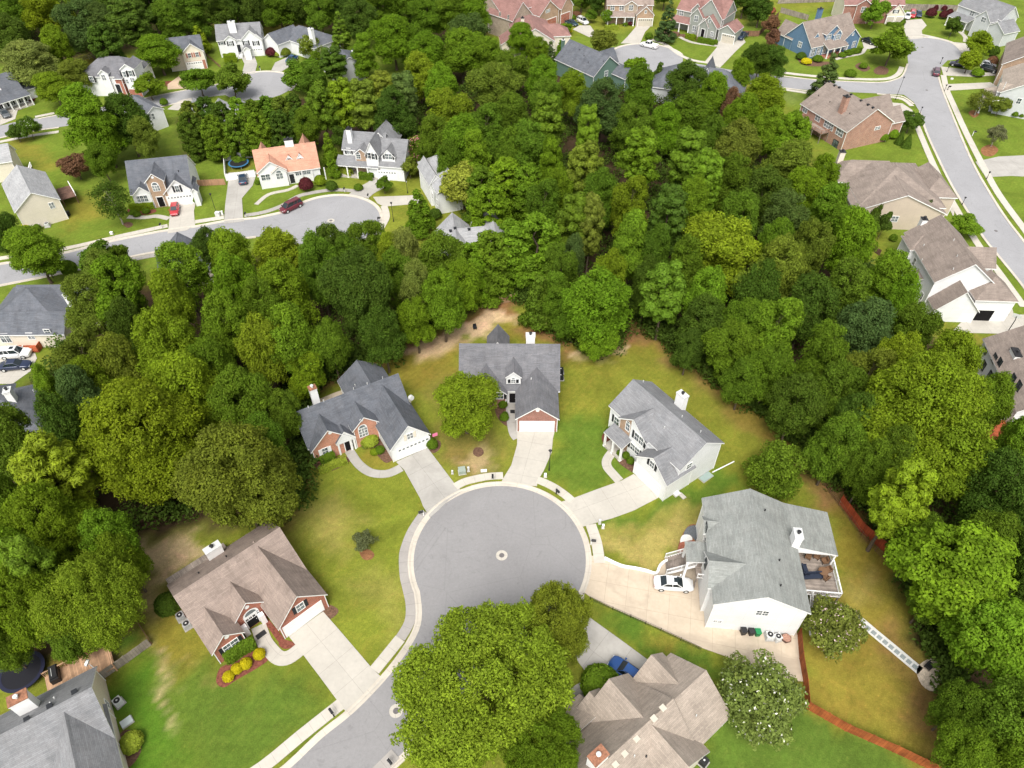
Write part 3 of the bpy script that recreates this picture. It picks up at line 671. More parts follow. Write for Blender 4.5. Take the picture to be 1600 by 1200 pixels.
        for i in range(1, cols): q = -w / 2 + w * i / cols; mb.box(q - .05, 0, -h / 2, q + .05, .07, h / 2, 0, M)
        for i in range(1, rows): q = -h / 2 + h * i / rows; mb.box(-w / 2, 0, q - .03, w / 2, .055, q + .03, 0, M)
        for i in range(cols): q = -w / 2 + w * (i + .5) / cols; mb.box(q - .015, 0, -h / 2, q + .015, .05, h / 2, 0, M)
        if arch:
            r = w / 2; N = 10; pts = [M @ Vector((math.cos(math.pi * i / N) * (r + e), .06, h / 2 + e + math.sin(math.pi * i / N) * (r + e))) for i in range(N + 1)]
            mb.face(pts, 0); 
        W_ = mb.build('window', fr, s.root); g = MB(); g.box(-w / 2, 0, -h / 2, w / 2, .03, h / 2, 0, M)
        if arch: g.face([M @ Vector((math.cos(math.pi * i / 8) * r * .82, .075, h / 2 + e + .05 + math.sin(math.pi * i / 8) * r * .82)) for i in range(9)], 0)
        g.build('pane', M_glass, W_)
        if shut:
            for q in (-1, 1):
                m = MB(); x0 = q * (w / 2 + e + .22); m.box(x0 - .2, 0, -h / 2 - .04, x0 + .2, .05, h / 2 + .04, 0, M)
                for k in range(6): zz = -h / 2 + (k + .5) * h / 6; m.box(x0 - .15, .05, zz - .04, x0 + .15, .065, zz + .04, 0, M)
                m.build('shutter', shut, W_)
        return W_
    def door(s, key, side, x, y, w=1., h=2.1, mat=None, z=None, side_light=True):
        p, n = s.on(key, side, x, y); p.z = (z or 0.2) ; M = s.panel_M(p, n)
        m = MB(); m.box(-w / 2 - .12, 0, 0, -w / 2, .08, h, 0, M); m.box(w / 2, 0, 0, w / 2 + .12, .08, h, 0, M); m.box(-w / 2 - .12, 0, h, w / 2 + .12, .08, h + .14, 0, M)
        d = m.build('door', s.trim, s.root); m = MB(); m.box(-w / 2, 0, 0, w / 2, .05, h, 0, M)
        for q in (-.24, .24):
            for z0, z1 in ((.2, .9), (1.05, 1.9)): m.box(q * w - .16, .05, z0, q * w + .16, .065, z1, 0, M)
        m.build('door_leaf', mat or M_darkg, d); m = MB(); m.tube(M @ Vector((w * .38, .05, 1)), M @ Vector((w * .38, .13, 1)), .035, n=6); m.build('handle', M_lgrey, d)
        return d
    def garage(s, key, side, x, y, w=4.9, h=2.15, lights=True, mat=None):
        p, n = s.on(key, side, x, y); p.z = 0.05; M = s.panel_M(p, n)
        m = MB(); m.box(-w / 2 - .15, 0, 0, -w / 2, .07, h, 0, M); m.box(w / 2, 0, 0, w / 2 + .15, .07, h, 0, M); m.box(-w / 2 - .15, 0, h, w / 2 + .15, .07, h + .18, 0, M)
        d = m.build('garage_door', s.trim, s.root); m = MB()
        for k in range(4): m.box(-w / 2, 0, k * h / 4 + .02, w / 2, .05, (k + 1) * h / 4 - .01, 0, M)
        nc = max(4, int(w / .6))
        for k in range(4):
            for q in range(nc):
                xx = -w / 2 + (q + .5) * w / nc
                if k == 3 and lights: m.box(xx - w / nc * .5, .051, h * .79, xx - w / nc * .28, .075, h * .94, 0, M); m.box(xx + w / nc * .28, .051, h * .79, xx + w / nc * .5, .075, h * .94, 0, M); continue
                m.box(xx - w / nc * .38, .05, k * h / 4 + .1, xx + w / nc * .38, .062, (k + 1) * h / 4 - .1, 0, M)
        m.build('door_panel', mat or M_white, d)
        if lights:
            m = MB(); m.box(-w / 2 + .1, .051, h * .8, w / 2 - .1, .06, h * .93, 0, M)
            m.build('door_window', M_glass, d)
        return d
    def gvent(s, key, side, x, y, r=.28):
        p, n = s.on(key, side, x, y); M = s.panel_M(p, n); m = MB()
        m.tube(M @ Vector((0, 0, 0)), M @ Vector((0, .07, 0)), r, n=14); m.build('gable_vent', s.trim, s.root)
    def roofhit(s, x, y):
        o, d = RAY(x, y); best = None
        from mathutils.geometry import intersect_ray_tri
        for pl in s.tops:
            for i in range(1, len(pl) - 1):
                h = intersect_ray_tri(pl[0], pl[i], pl[i + 1], d, o, True)
                if h is not None and (h - o).dot(d) > 0 and (best is None or (h - o).length < (best - o).length): best = h
        return s.Mi @ best if best is not None else None
    def vent(s, x, y, kind='pipe'):
        h = s.roofhit(x, y)
        if h is None: return
        m = MB()
        if kind == 'pipe': m.tube(h - Vector((0, 0, .1)), h + Vector((0, 0, .35)), .07, n=8); m.build('vent_pipe', M_lgrey, s.root)
        elif kind == 'dark': m.tube(h - Vector((0, 0, .1)), h + Vector((0, 0, .3)), .09, n=8); m.build('vent_pipe', M_black, s.root)
        elif kind == 'box': m.box(h.x - .24, h.y - .24, h.z - .2, h.x + .24, h.y + .24, h.z + .16); m.box(h.x - .3, h.y - .3, h.z + .16, h.x + .3, h.y + .3, h.z + .2); m.build('roof_vent', M_beige, s.root)
        elif kind == 'dbox': m.box(h.x - .22, h.y - .22, h.z - .2, h.x + .22, h.y + .22, h.z + .18); m.box(h.x - .28, h.y - .28, h.z + .18, h.x + .28, h.y + .28, h.z + .22); m.build('roof_vent', M_darkg, s.root)
    def chimney(s, x, y, zt, w=1.1, d=.8, mat=None, cap='pan', base=0.):
        """x,y: photo pixel of the middle of its top"""
        p = s.loc((x, y, zt), zt); m = MB(); mat = mat or M_white
        m.box(p.x - w / 2, p.y - d / 2, base, p.x + w / 2, p.y + d / 2, zt - .12)
        for q in (zt - .3,): m.box(p.x - w / 2 - .05, p.y - d / 2 - .05, q, p.x + w / 2 + .05, p.y + d / 2 + .05, q + .15)
        c = m.build('chimney', mat, s.root); m = MB()
        capm = {'pan': M_lgrey, 'rust': M_rust, 'dark': M_black}[cap]
        m.box(p.x - w / 2 - .07, p.y - d / 2 - .07, zt - .12, p.x + w / 2 + .07, p.y + d / 2 + .07, zt); m.build('chimney_cap', capm, c)
        m = MB(); m.tube((p.x, p.y, zt), (p.x, p.y, zt + .35), .17, n=12); m.tube((p.x, p.y, zt + .35), (p.x, p.y, zt + .42), .26, .2, n=12)
        m.build('flue', M_black if cap != 'rust' else M_lgrey, c); return c
    def part(s, name, mat): s._m = MB(); return s._m
def deck(parent, M, x0, y0, x1, y1, z, wood_m, rail_m, sides='bfr', gap=None, name='deck', rh=.95, floor_t=.12):
    """timber deck with posts and railings; M is a local matrix, sides: b=-y, f=+y, l=-x, r=+x"""
    m = MB(); m.box(x0, y0, z - floor_t, x1, y1, z, 0, M)
    nx = max(2, int((x1 - x0) / 2.4) + 1); ny = max(2, int((y1 - y0) / 2.4) + 1)
    for i in range(nx):
        for j in range(ny):
            if 0 < i < nx - 1 and 0 < j < ny - 1: continue
            X = x0 + .08 + (x1 - x0 - .16) * i / (nx - 1); Y = y0 + .08 + (y1 - y0 - .16) * j / (ny - 1)
            m.box(X - .07, Y - .07, 0, X + .07, Y + .07, z - floor_t, 0, M)
    d = m.build(name, wood_m, parent)
    for sd in sides:
        a, b = {'b': ((x0, y0), (x1, y0)), 'f': ((x0, y1), (x1, y1)), 'l': ((x0, y0), (x0, y1)), 'r': ((x1, y0), (x1, y1))}[sd]
        r = MB(); L = math.hypot(b[0] - a[0], b[1] - a[1]); n = max(1, int(L / .16))
        dx, dy = (b[0] - a[0]) / L, (b[1] - a[1]) / L
        def bar(t0, t1, z0, z1, hw):
            xa, ya, xb, yb = a[0] + dx * t0, a[1] + dy * t0, a[0] + dx * t1, a[1] + dy * t1
            r.box(min(xa, xb) - (hw if dy else 0), min(ya, yb) - (hw if dx else 0), z0, max(xa, xb) + (hw if dy else 0), max(ya, yb) + (hw if dx else 0), z1, 0, M)
        bar(0, L, z + rh - .05, z + rh, .07); bar(0, L, z + .08, z + .13, .04)
        for k in range(n + 1): t = L * k / n; bar(max(0, t - .02), min(L, t + .02), z + .1, z + rh - .05, .02)
        for k in range(int(L / 2) + 1): t = L * k / max(1, int(L / 2)); bar(max(0, t - .06), min(L, t + .06), z, z + rh + .08, .06)
        r.build('railing', rail_m, d if d.parent is not None and parent is d else parent)
    return d
M_beige = flat('beige_metal', (.50, .46, .38), .6)
M_rust = flat('rusty_pan', (.26, .12, .07), .7, .3, .4, 4)
RF_brown = shingle('brown_shingle', (.27, .215, .185), .35)
RF_slate = shingle('slate_shingle', (.115, .125, .145), .3)
RF_grey = shingle('grey_shingle', (.15, .152, .165), .25)
RF_lgrey = shingle('light_grey_shingle', (.205, .21, .22), .15)
RF_green = shingle('greenish_grey_shingle', (.235, .248, .236), .15)
RF_taupe = shingle('taupe_shingle', (.33, .28, .235), .12)
RF_tan = shingle('tan_shingle', (.235, .195, .17), .25)
RF_orange = shingle('salmon_shingle', (.50, .27, .19), .08)
RF_red = shingle('red_brown_shingle', (.25, .14, .125), .1)
RF_pale = shingle('pale_grey_shingle', (.33, .335, .345), .08)
W_white = siding('white_siding', (.78, .79, .79)); W_cream = siding('cream_siding', (.72, .66, .55)); W_lgrey = siding('light_grey_siding', (.55, .57, .58))
W_blue = siding('blue_siding', (.115, .20, .31)); W_green = siding('green_siding', (.13, .21, .17)); W_sage = siding('sage_siding', (.30, .32, .29)); W_beige = siding('beige_siding', (.56, .47, .38))
BR_red = brick('red_brick', (.40, .095, .05)); BR_orange = brick('orange_brick', (.58, .23, .135)); BR_dark = brick('dark_red_brick', (.30, .10, .075)); BR_tan = brick('tan_brick', (.42, .27, .17)); BR_pink = brick('pink_brick', (.42, .21, .15)); ST_tan = brick('tan_stone', (.40, .33, .25), (.28, .22, .17))
WD_new = wood('new_timber', (.46, .29, .18)); WD_grey = wood('grey_timber', (.26, .22, .19)); WD_red = wood('stained_timber', (.34, .085, .035)); WD_dark = wood('dark_timber', (.14, .08, .06))

# ------------------------------------------------------------------ the houses round the near turning circle
h = House('red brick house with brown shingle roof, three front gables and a wide pale drive', (275,927), (437,822), 6.9, RF_brown, BR_red)
h.wing('m', [], 3, 3.9, u0=-.4, u1=13.0, v0=-5.0, v1=4.7)
h.wing('g', [], 3, 3.6, 'v', u0=6.5, u1=13.03, v0=-9.4, v1=.5)
h.gab('e', (367,975), (415,939), (384,942), 3.2, -.6); h.wings['e']
h.wing('p', [], 3, 2.0, 'v', u0=-.43, u1=3.6, v0=-7.0, v1=-2)
h.window('g', '-v', 469, 948, .9, 1.3, shut=M_darkg); h.garage('g', '-v', 478, 974, lights=False)
h.window('e', '-v', 393, 962, 1.7, .75, 4, arch=True); h.window('p', '-v', 361, 1008, 1.7, 1.3, 2, shut=M_darkg)
h.gvent('p', '-v', 354, 995); h.gvent('e', '-v', 385.5, 948.5)
h.chimney(331, 855, 5.3, 1.9, .9); h.vent(354, 870, 'dark'); h.vent(311, 896, 'dark')
q = h.loc((399, 979, 0), 0); y = h.wings['e']['v0']
for dx in (-1.1, 1.1): m = MB(); m.box(q.x + dx - .3, y - .7, 0, q.x + dx + .3, y - .2, 2.0); m.build('column', M_white, h.root)
h.door('e', '-v', 397, 974, 1.3, 2.1, M_dark)
m = MB(); m.box(q.x - .6, y - 1.9, .07, q.x + .6, y - 1.25, .1); m.build('door_mat', M_black, h.root)
m = MB(); m.box(-.2, 4.45, 0, 7.5, 7.2, .8); m.box(-.2, 4.4, .8, 7.5, 7.25, .86); m.build('deck', WD_grey, h.root)
# house two
h = House('slate roofed house with orange brick gables and white garage, upper left of the turning circle', (458,645), (623,583), 7.0, RF_slate, W_white)
h.wing('m', [], 3, 4.0, u0=0, u1=15.9, v0=-3.8, v1=3.8)
h.wing('g', [], 3, 3.5, 'v', u0=9.9, u1=16.2, v0=-9.8, v1=.3)
h.gab('a', (486,708), (549,682), (516,671), 3, .3, mats={'all': BR_orange})
h.wing('b', [], 3.9, 2.0, 'v', u0=6.4, u1=10.5, v0=-4.7, v1=0, mats={'all': BR_orange})
h.wing('r', [], 3, 2.7, 'v', u0=8.3, u1=15.6, v0=1, v1=7.2)
h.gab('q', (525,695), (556,682), (541,673), 2.7, -3, base=2.3, ov=.1)
h.window('a', '-v', 508, 704.5, .8, 1.2, 1, shut=W_white); h.window('b', '-v', 567.5, 675, 1.2, 1.7, 3, arch=True, rows=3); h.gvent('a', '-v', 515.5, 676); h.gvent('b', '-v', 564.5, 656.5)
h.window('g', '-v', 640.5, 681, .8, 1.1, 2, shut=W_cream); h.garage('g', '-v', 646, 695)
q = h.loc((541,705,0), 0); w = h.wings['q']
for dx in (w['u0'] + .25, w['u1'] - .25, w['u1'] - .8): m = MB(); m.box(dx - .13, w['v0'] + .05, 0, dx + .13, w['v0'] + .31, 2.5); m.build('column', M_white, h.root)
h.door('a', '-v', 545, 698, 1., 2.1, M_dark); h.chimney(487.5, 605, 8.6, 1.0, .9, cap='rust')
for v in ((481.5,631.5),(482,637),(506,627.5),(529,618),(553,608.5),(574,600.5),(598,591.5),(555,603)): h.vent(*v)
h.vent(639, 627, 'box')
m = MB(); m.tube((16.3, -2.6, 3.2), (16.3, -2.6, 3.9), .05); m.tube((16.4, -2.5, 3.9), (16.5, -2.9, 4.0), .42, .38, 14); m.build('satellite_dish', M_lgrey, h.root)
# house three
h = House('grey roofed red brick house with one small white dormer, straight above the turning circle', (804.75,655.25), (874.5,655.7), 3, RF_grey, BR_dark)
h.wing('m', [], 3, 5.0, u0=-8.6, u1=6.8, v0=5.75, v1=16.1, mats={'-v': W_white, '+v': W_white})
h.wing('g', [], 3, 2.55, 'v', u0=0, u1=6.5, v0=0, v1=10.5)
h.wing('l', [], 3, 2.9, 'v', u0=-7.7, u1=-1.15, v0=5.0, v1=10.6)
h.wing('d', [], 5.5, 1.1, 'v', u0=-1.5, u1=.95, v0=6.15, v1=9.8, base=4.0, mats={'all': W_white}, ov=.2, roofname='dormer_roof')
h.wing('r', [], 3, 2.6, 'v', u0=-4.7, u1=-1.0, v0=14, v1=18.4, mats={'all': W_white})
h.garage('g', '-v', 839, 664, 4.9, 2.1, lights=False); h.gvent('g', '-v', 840, 641); h.window('d', '-v', 802, 595.5, .62, .62, 1, arch=True, shut=M_darkg)
h.window('l', '-v', 776.5, 618, 1.9, 1.3, 2, shut=M_darkg); h.door('m', '-v', 801, 616, 1.0, 2.1, M_dark)
h.chimney(829, 522.5, 8.3, 1.35, .9); h.vent(830, 593)
m = MB(); m.box(-.75, 3.9, .07, .15 - .2, 4.6, .1); m.build('door_mat', M_black, h.root)
# house four
h = House('white two storey house with light grey roof, front gables and brick patch over porch', (990.5,593.8), (1105.3,692.5), 8.5, RF_lgrey, W_white)
h.wing('m', [], 5.6, 2.9, u0=-.2, u1=14.3, v0=-4.2, v1=4.2)
h.wing('t', [], 5.6, 2.3, 'v', u0=2.4, u1=8.3, v0=-4.75, v1=.5, mats={'-v': BR_tan})
h.gab('g', (991,712.7), (1043,759.2), (1020.5,715.7), 3.9, -.8)
m = MB(); v = -4.62; m.face([(5.0, v, 0), (7.95, v, 0), (7.95, v, 5.75), (5.5, v, 7.5), (5.0, v, 7.3)][::1], 0); m.box(5.0, v + .002, 0, 5.06, v + .3, 7.2); m.build('wall', W_white, h.root)
h.shed([], 3.0, .8, '+v', 3, 1.7, 5.6, -6.4, -4.5, floor=M_conc)
h.window('m', '-v', 963.5, 658, .9, 1.4, 1, shut=M_darkg); h.window('t', '-v', 981, 667, .7, 1.4, 1, arch=True)
h.wings['t2'] = dict(u0=5, u1=8, v0=-4.63, v1=0); h.window('t2', '-v', 998.5, 686, 1.7, 1.4, 2, shut=M_darkg); h.window('t2', '-v', 992, 701.5, 1.7, 1.3, 2, shut=M_darkg)
h.window('g', '-v', 1019, 726, .8, 1.2, 1, shut=M_darkg); h.garage('g', '-v', 1010, 750, 4.9, 2.2, False); h.window('m', '+u', 1076.5, 728, .9, 1.0, 1)
h.door('m', '-v', 971, 694, 1., 2.1, M_dark); h.chimney(1067, 615.5, 8.6, 1.5, .9)
for v in ((1005,597),(1065.5,652),(1094.5,675.5),(1107,671),(1038,669)): h.vent(*v)
m = MB(); m.box(-.4, -.3, 0, .6, .3, .12, 0, Matrix.Translation((14.9, -3.2, 0))); m.build('step', M_conc, h.root)
# house five
h = House('white house with greenish grey roof, back deck and front stairs, right of the turning circle', (1178.3,766.6), (1206.3,932.9), 8.5, RF_green, W_white)
h.wing('m', [], 6, 2.7, u0=-.1, u1=14.6, v0=-5.9, v1=4.9)
h.wing('f', [], 6, 1.9, 'v', u0=7.7, u1=12.6, v0=-6.3, v1=-.6)
h.wing('s', [], 5.9, .9, 'v', u0=2.6, u1=5.2, v0=-6.15, v1=-2.5)
h.shed([], 5.1, 1.2, '-v', 0, -.2, 6.1, 4.0, 9.9, name='porch_roof')
h.shed([], 4.7, .3, '+v', 2, 5.7, 8.6, -8.2, -5.7, name='entry_roof')
h.chimney(1248, 833, 8.3, 1.4, .9)
for v in ((1195,798),(1217.5,876),(1219.5,915.5)): h.vent(*v, 'dark')
h.window('m', '+u', 1191, 957.5, 1.3, 1.0, 2); h.window('m', '+u', 1121, 970.5, .9, .5, 2)
h.window('s', '-v', 1103.5, 825, .8, 1.4, 1, frame=M_darkg); h.window('m', '-v', 1104, 835, .7, 1.3, 1, frame=M_darkg)
h.window('f', '-v', 1103, 880, .8, 1.4, 1, frame=M_darkg); h.window('m', '-v', 1101, 917, .7, 1.4, 1, frame=M_darkg); h.window('m', '-v', 1103, 938, .7, 1.4, 1, frame=M_darkg)
I4 = Matrix.Identity(4); MW = MB()
dk = deck(h.root, I4, 2.2, 5.0, 10.3, 9.9, 2.7, WD_grey, M_white, 'rf', rh=1.0)
for yy in (9.7,):
    for xx in (2.4, 5.9): m = MB(); m.box(xx - .1, yy - .1, 2.7, xx + .1, yy + .1, 5.0); m.build('post', M_white, h.root)
m = MB(); m.box(5.75, 4.95, 4.85, 6.0, 9.8, 5.1); m.face([(6.02, 4.95, 5.0), (6.02, 9.8, 5.0), (6.02, 9.8, 5.12), (6.02, 4.95, 6.1)]); m.build('porch_beam', M_white, h.root)
def stairs(parent, x0, x1, y0, y1, z1, along, n, wm, rm, z0=0.):
    """steps rising from z0 at the first end to z1 at the second along axis 'x' or 'y'"""
    m = MB()
    for i in range(n):
        t0, t1 = i / n, (i + 1) / n; z = z0 + (z1 - z0) * (i + 1) / n
        if along == 'x': a, b = x0 + (x1 - x0) * t0, x0 + (x1 - x0) * t1; m.box(min(a, b), y0, z - .06, max(a, b) + .03, y1, z)
        else: a, b = y0 + (y1 - y0) * t0, y0 + (y1 - y0) * t1; m.box(x0, min(a, b), z - .06, x1, max(a, b) + .03, z)
    st = m.build('stairs', wm, parent)
    for e in (0, 1):
        r = MB()
        if along == 'x': yy = (y0, y1)[e]; p, q = Vector((x0, yy, z0)), Vector((x1, yy, z1))
        else: xx = (x0, x1)[e]; p, q = Vector((xx, y0, z0)), Vector((xx, y1, z1))
        r.tube(p + Vector((0, 0, .95)), q + Vector((0, 0, .95)), .06, n=5); r.tube(p + Vector((0, 0, .12)), q + Vector((0, 0, .12)), .05, n=5); r.tube(p - Vector((0, 0, .08)), q - Vector((0, 0, .08)), .12, n=4)
        for k in range(0, 2 * n + 1): t = p.lerp(q, k / (2 * n)); big = k % (n) == 0; r.tube(t, t + Vector((0, 0, 1.05 if big else .95)), .055 if big else .022, n=4)
        r.build('railing', rm, st)
    return st
stairs(h.root, 10.3, 13.2, 5.2, 6.6, 2.7, 'x', 12, WD_grey, M_white) if False else stairs(h.root, 14.0, 10.3, 6.6, 8.2, 2.7, 'x', 13, WD_grey, M_white)
stairs(h.root, 5.4, 7.7, -9.9, -6.6, 2.6, 'y', 13, WD_grey, M_white, .1)
deck(h.root, I4, 5.4, -6.7, 9.4, -5.6, 2.6, WD_grey, M_white, 'r', name='landing')
H5 = h
# house six
h = House('taupe shingle roofed house with white and rust chimney, below the blue car', (1103.8,1043.1), (953.7,1181.9), 7.4, RF_taupe, W_cream)
h.wing('m', [], 3, 4.3, u0=5.0, u1=17.5, v0=-4.4, v1=4.4)
h.wing('a', [], 3, 3.3, u0=-.3, u1=8, v0=-4.3, v1=4.3)
h.wing('g', [], 3, 2.6, 'v', u0=.4, u1=5.0, v0=-4.9, v1=-.8)
h.wing('c', [], 3, 3.6, 'v', u0=5.0, u1=11.8, v0=-5.6, v1=0)
h.wing('d', [], 3, 1.5, 'v', u0=8.6, u1=11.85, v0=-6.4, v1=-3)
h.wing('r', [], 3, 3.9, 'v', u0=4.2, u1=12.6, v0=-.2, v1=5.2)
h.shed([], 2.5, 1.2, '+v', 3, 10.5, 16.5, -7.4, -4.3, floor=M_concg)
h.chimney(935, 1180, 8.6, 1.7, 1.1, cap='rust')
for v in ((1035.5,1107),(1021.5,1123.5),(994,1155),(975.5,1178),(961,1195)): h.vent(*v, 'box')
h.vent(1087.5, 1119); h.vent(991, 1182); h.vent(1009.5, 1182.5, 'dark'); h.garage('g', '-v', 1010, 1050, 3.6, 2.1)
h.window('m', '+v', 1080, 1180, 1.2, 1.2, 2)
# house seven
h = House('grey roofed house with cream side wall and timber back deck, lowest left corner', (20,1136), (141,1072.7), 6.6, RF_lgrey, W_cream)
L7 = h.L
h.wing('m', [], 3, 3.6, u0=-8, u1=L7 + .1, v0=-4.7, v1=4.4)
h.wing('g', [], 3, 3.0, 'v', u0=L7 - 5.9, u1=L7 + .13, v0=-8.2, v1=-.5, mats={'-v': BR_orange})
h.chimney(26, 1090, 7.6, 1.7, 1.1, cap='rust', mat=M_white)
for v in ((117,1082),(78.5,1104),(43,1124.5)): h.vent(*v, 'dbox')
h.vent(86, 1091.5); h.vent(80, 1099.5)
h.window('m', '+u', 167, 1100, .7, 1.1, 1)
deck(h.root, I4, 1.6, 4.5, 8.4, 7.7, .9, WD_new, WD_new, 'rf', rh=.85)
m = MB(); m.tube((L7 - .2, 4.3, 3), (L7 - .4, 4.6, 3.9), .04); m.tube((L7 - .4, 4.6, 3.9), (L7 - .6, 4.75, 4.0), .38, .34, 14); m.build('satellite_dish', M_lgrey, h.root)
# ------------------------------------------------------------------ the houses beyond the woods
FW = dict(frame=M_darkg)
# left column
h = House('slate roofed cream house beside the parked white truck, left edge', (-30,488), (78,487), ((40,523.5), 3, .75), RF_slate, W_cream)
h.main((40,523.5), 3, 'gg', du1=2.6)
h.wing('b', [], 3, 4.2, 'v', 'hh', u0=-.5, u1=13.6, v0=-2, v1=10)
h.wing('c', [], 3, 3, 'u', 'gg', u0=3, u1=19, v0=2.5, v1=10.5)
h.window('m', '-v', 48, 525, 1.0, 1.3, 2); h.window('m', '-v', 74, 518, .9, .9, 1); h.window('m', '-v', 8, 528, 1.6, 1.9, 2); h.chimney(104, 458, 8.0, 1.1, .9)
q = h.loc((50, 541, 0), 0); m = MB(); m.box(q.x - 2.4, q.y - 1.6, .05, q.x + 2.0, q.y + 1.8, .45); m.box(q.x - 2.4, q.y - 1.65, .45, q.x + 2.0, q.y + 1.8, .5); m.box(q.x + 1.9, q.y - 1.6, .5, q.x + 2.0, q.y + 1.6, 1.4); m.build('deck', WD_red, h.root)
h = House('slate roofed house with leaning white chimney, behind the left wood', (79,595), (66,670), 3, RF_slate, W_cream)
h.wing('m', [], 3, 3.7, 'v', 'gh', u0=0, u1=h.L + .5, v0=-18, v1=.3); h.wing('n', [], 3, 3.4, 'u', 'hg', u0=-1.2, u1=5, v0=-12.5, v1=-5)
h.chimney(10, 609, 7.4, 1.2, .9); h.vent(53, 612)
h = House('cream gabled house with pale grey roof, above the large leafy tree at left', (47,301), (26,259), 7.6, RF_pale, W_cream)
L = h.L; h.wing('m', [(22,332,4.6),(95,312,4.6)], 4.6, 3.0, u0=0, u1=L + .5)
h.window('m', '-u', 81, 321, .8, 1.2, 2)
deck(h.root, I4, L - 8, -7.4, L - 2.5, -4.6, 1.8, WD_dark, M_white, 'b')
h = House('white house end with cluttered back deck, at the left edge', (-40,240), (4,234), 6.5, RF_pale, W_cream)
h.wing('m', [(19,252,4.5)], 4.5, 2.8, u0=-2, v1=4)
deck(h.root, I4, h.L + 1.2, -4, h.L + 4.0, -.5, 2.2, WD_dark, M_white, 'br')
# street two
h = House('slate roofed house with tan brick entry gable and white garage, by the red car', (194.7,251.7), (291.8,241.8), ((207,304.5), 3.4, .95), RF_slate, W_white)
h.main((207,304.5), 3.4)
h.gab('g', (254.3,304.5), (303.8,297.8), (271.8,281.3), 3.0, 0); h.gab('b', (225,286.5), (256.5,282), (235.5,271.5), 4.2, 0, mats={'all': BR_tan}); h.gab('c', (207.8,304.5), (234.8,300.8), (217,292), 3.0, -2)
h.wing('x', [], 3.4, .9, 'v', 'gg', u0=h.L - .2, u1=h.L + 1.3, v0=-7, v1=-4.2)
h.window('g', '-v', 277, 295, .8, 1.4, 1, shut=M_darkg); h.garage('g', '-v', 283, 314); h.window('b', '-v', 244, 294, 1.3, 1.2, 3, arch=True); h.window('c', '-v', 222, 310.5, 2.2, 1.4, 3)
h.door('b', '-v', 249, 308, 1.2, 2.2, M_dark); h.gvent('b', '-v', 238, 277); h.vent(279, 268, 'dark')
h = House('salmon shingle roofed house with two white dormers and brick porch steps', (393.5,234.5), (492,221.5), ((501,262), 3.0, .95), RF_orange, W_white)
h.main((501,262), 3.0); h.gab('a', (401,271), (448,265), (421.5,252.5), 3.0, 0, mats={'all': W_white}); h.gab('b', (423,271.5), (448.5,266.5), (432.5,261), 2.9, -3, mats={'all': BR_pink})
for ap, e1, e2 in (((451,242.5),(446,250),(457.5,249)), ((467.5,239.5),(463,248),(474.5,247))):
    k = 'd%d' % ap[0]; h.gab(k, e1, e2, ap, 4.9, -1.5, base=3.2, ov=.12, roofname='dormer_roof'); h.window(k, '-v', (e1[0] + e2[0]) / 2 + .3, 250, .7, .9, 1)
h.wing('r1', [], 3, 3.6, 'v', u0=9.2, u1=13.2, v0=1, v1=6.2); h.wing('r2', [], 3, 3.0, 'v', u0=.2, u1=3.6, v0=1, v1=5.8)
h.window('a', '-v', 415, 277, 1.8, 1.3, 2); h.window('b', '-v', 437, 275, 1.3, 1.3, 2, arch=True); h.door('m', '-v', 455, 272, 1., 2.1); h.window('m', '-v', 473, 269, 3.2, 1.2, 4); h.chimney(450, 217, 8.4, 1.8, .9, cap='dark')
for x in (9.3, 11.5, 14.2, 16.8): m = MB(); y = -h.hw + .1; m.box(x - .1, y - .1, 0, x + .1, y + .1, 2.9); m.build('column', M_white, h.root)
q = h.loc((458, 281, 0), 0); m = MB(); m.box(q.x - 1, q.y - 1.6, 0, q.x + 1, q.y + 1.5, .3); m.box(q.x - 1, q.y - .6, .3, q.x + 1, q.y + 1.5, .55); m.build('steps', BR_orange, h.root)
h = House('grey and white two storey house with wrap porch and brick steps, behind the flowering tree', (549,204.5), (600,208), 8.0, RF_lgrey, W_white)
h.wing('m', [], 5.2, 2.8, u0=-1.7, u1=8, v0=-3.4, v1=3.4); h.hw = 3.4; h.wing('w', [], 5.2, 3.3, 'v', u0=3.2, u1=9.8, v0=-1, v1=5.5)
h.gab('a', (552.5,240), (574.5,243), (561,232.5), 5.2, 0, mats={'all': BR_tan}); h.gab('b', (570,242), (590.5,247), (569,222), 5.5, 0)
h.wing('g', [], 3.4, 4.0, 'u', u0=7.4, u1=13.2, v0=-6.4, v1=4.4); h.gab('d', (597,242), (615.5,250), (604.5,234), 5.2, -2, base=4, ov=.15, roofname='dormer_roof')
h.shed([], 2.9, 1.1, '+v', 5, -2.6, 7.3, -6.4, -3.6, floor=M_conc)
for x_, y_ in ((545,236),(548.5,237),(577,243),(583,244.5)): h.window('b' if x_ > 560 else 'm', '-v', x_, y_, .8, 1.3, 1, shut=M_darkg if x_ != 548.5 else None)
h.window('a', '-v', 560, 244.5, .9, 1.0, 1, arch=True); h.window('d', '-v', 607, 244.5, 1.5, 1.2, 2, shut=M_darkg); h.garage('g', '-v', 604, 264, 4.2, 2.1)
h.chimney(544.5, 200.5, 9.4, 1.0, 1.0, cap='dark'); h.door('m', '-v', 562, 262, 1., 2.1)
q = h.loc((557, 271, 0), 0); m = MB(); m.box(q.x - .9, q.y - 1.1, 0, q.x + .9, q.y + 1, .3); m.build('steps', BR_orange, h.root)
h = House('pale grey hipped house at the right rim of the second turning circle', (690.5,240.5), (709,268), 7.8, RF_pale, W_white)
h.wing('m', [], 5.0, 2.9, 'u', 'hg', u0=-3.8, u1=h.L + 2.5, v0=-4.6, v1=3.0); h.wing('n', [(652,260,5),(671,290,5)], 5.0, 2.2, 'u', 'gg', v1=-2)
for x_, y_ in ((676,306),(683,316)): h.window('n', '-v', x_, y_, .8, 1.3, 1)
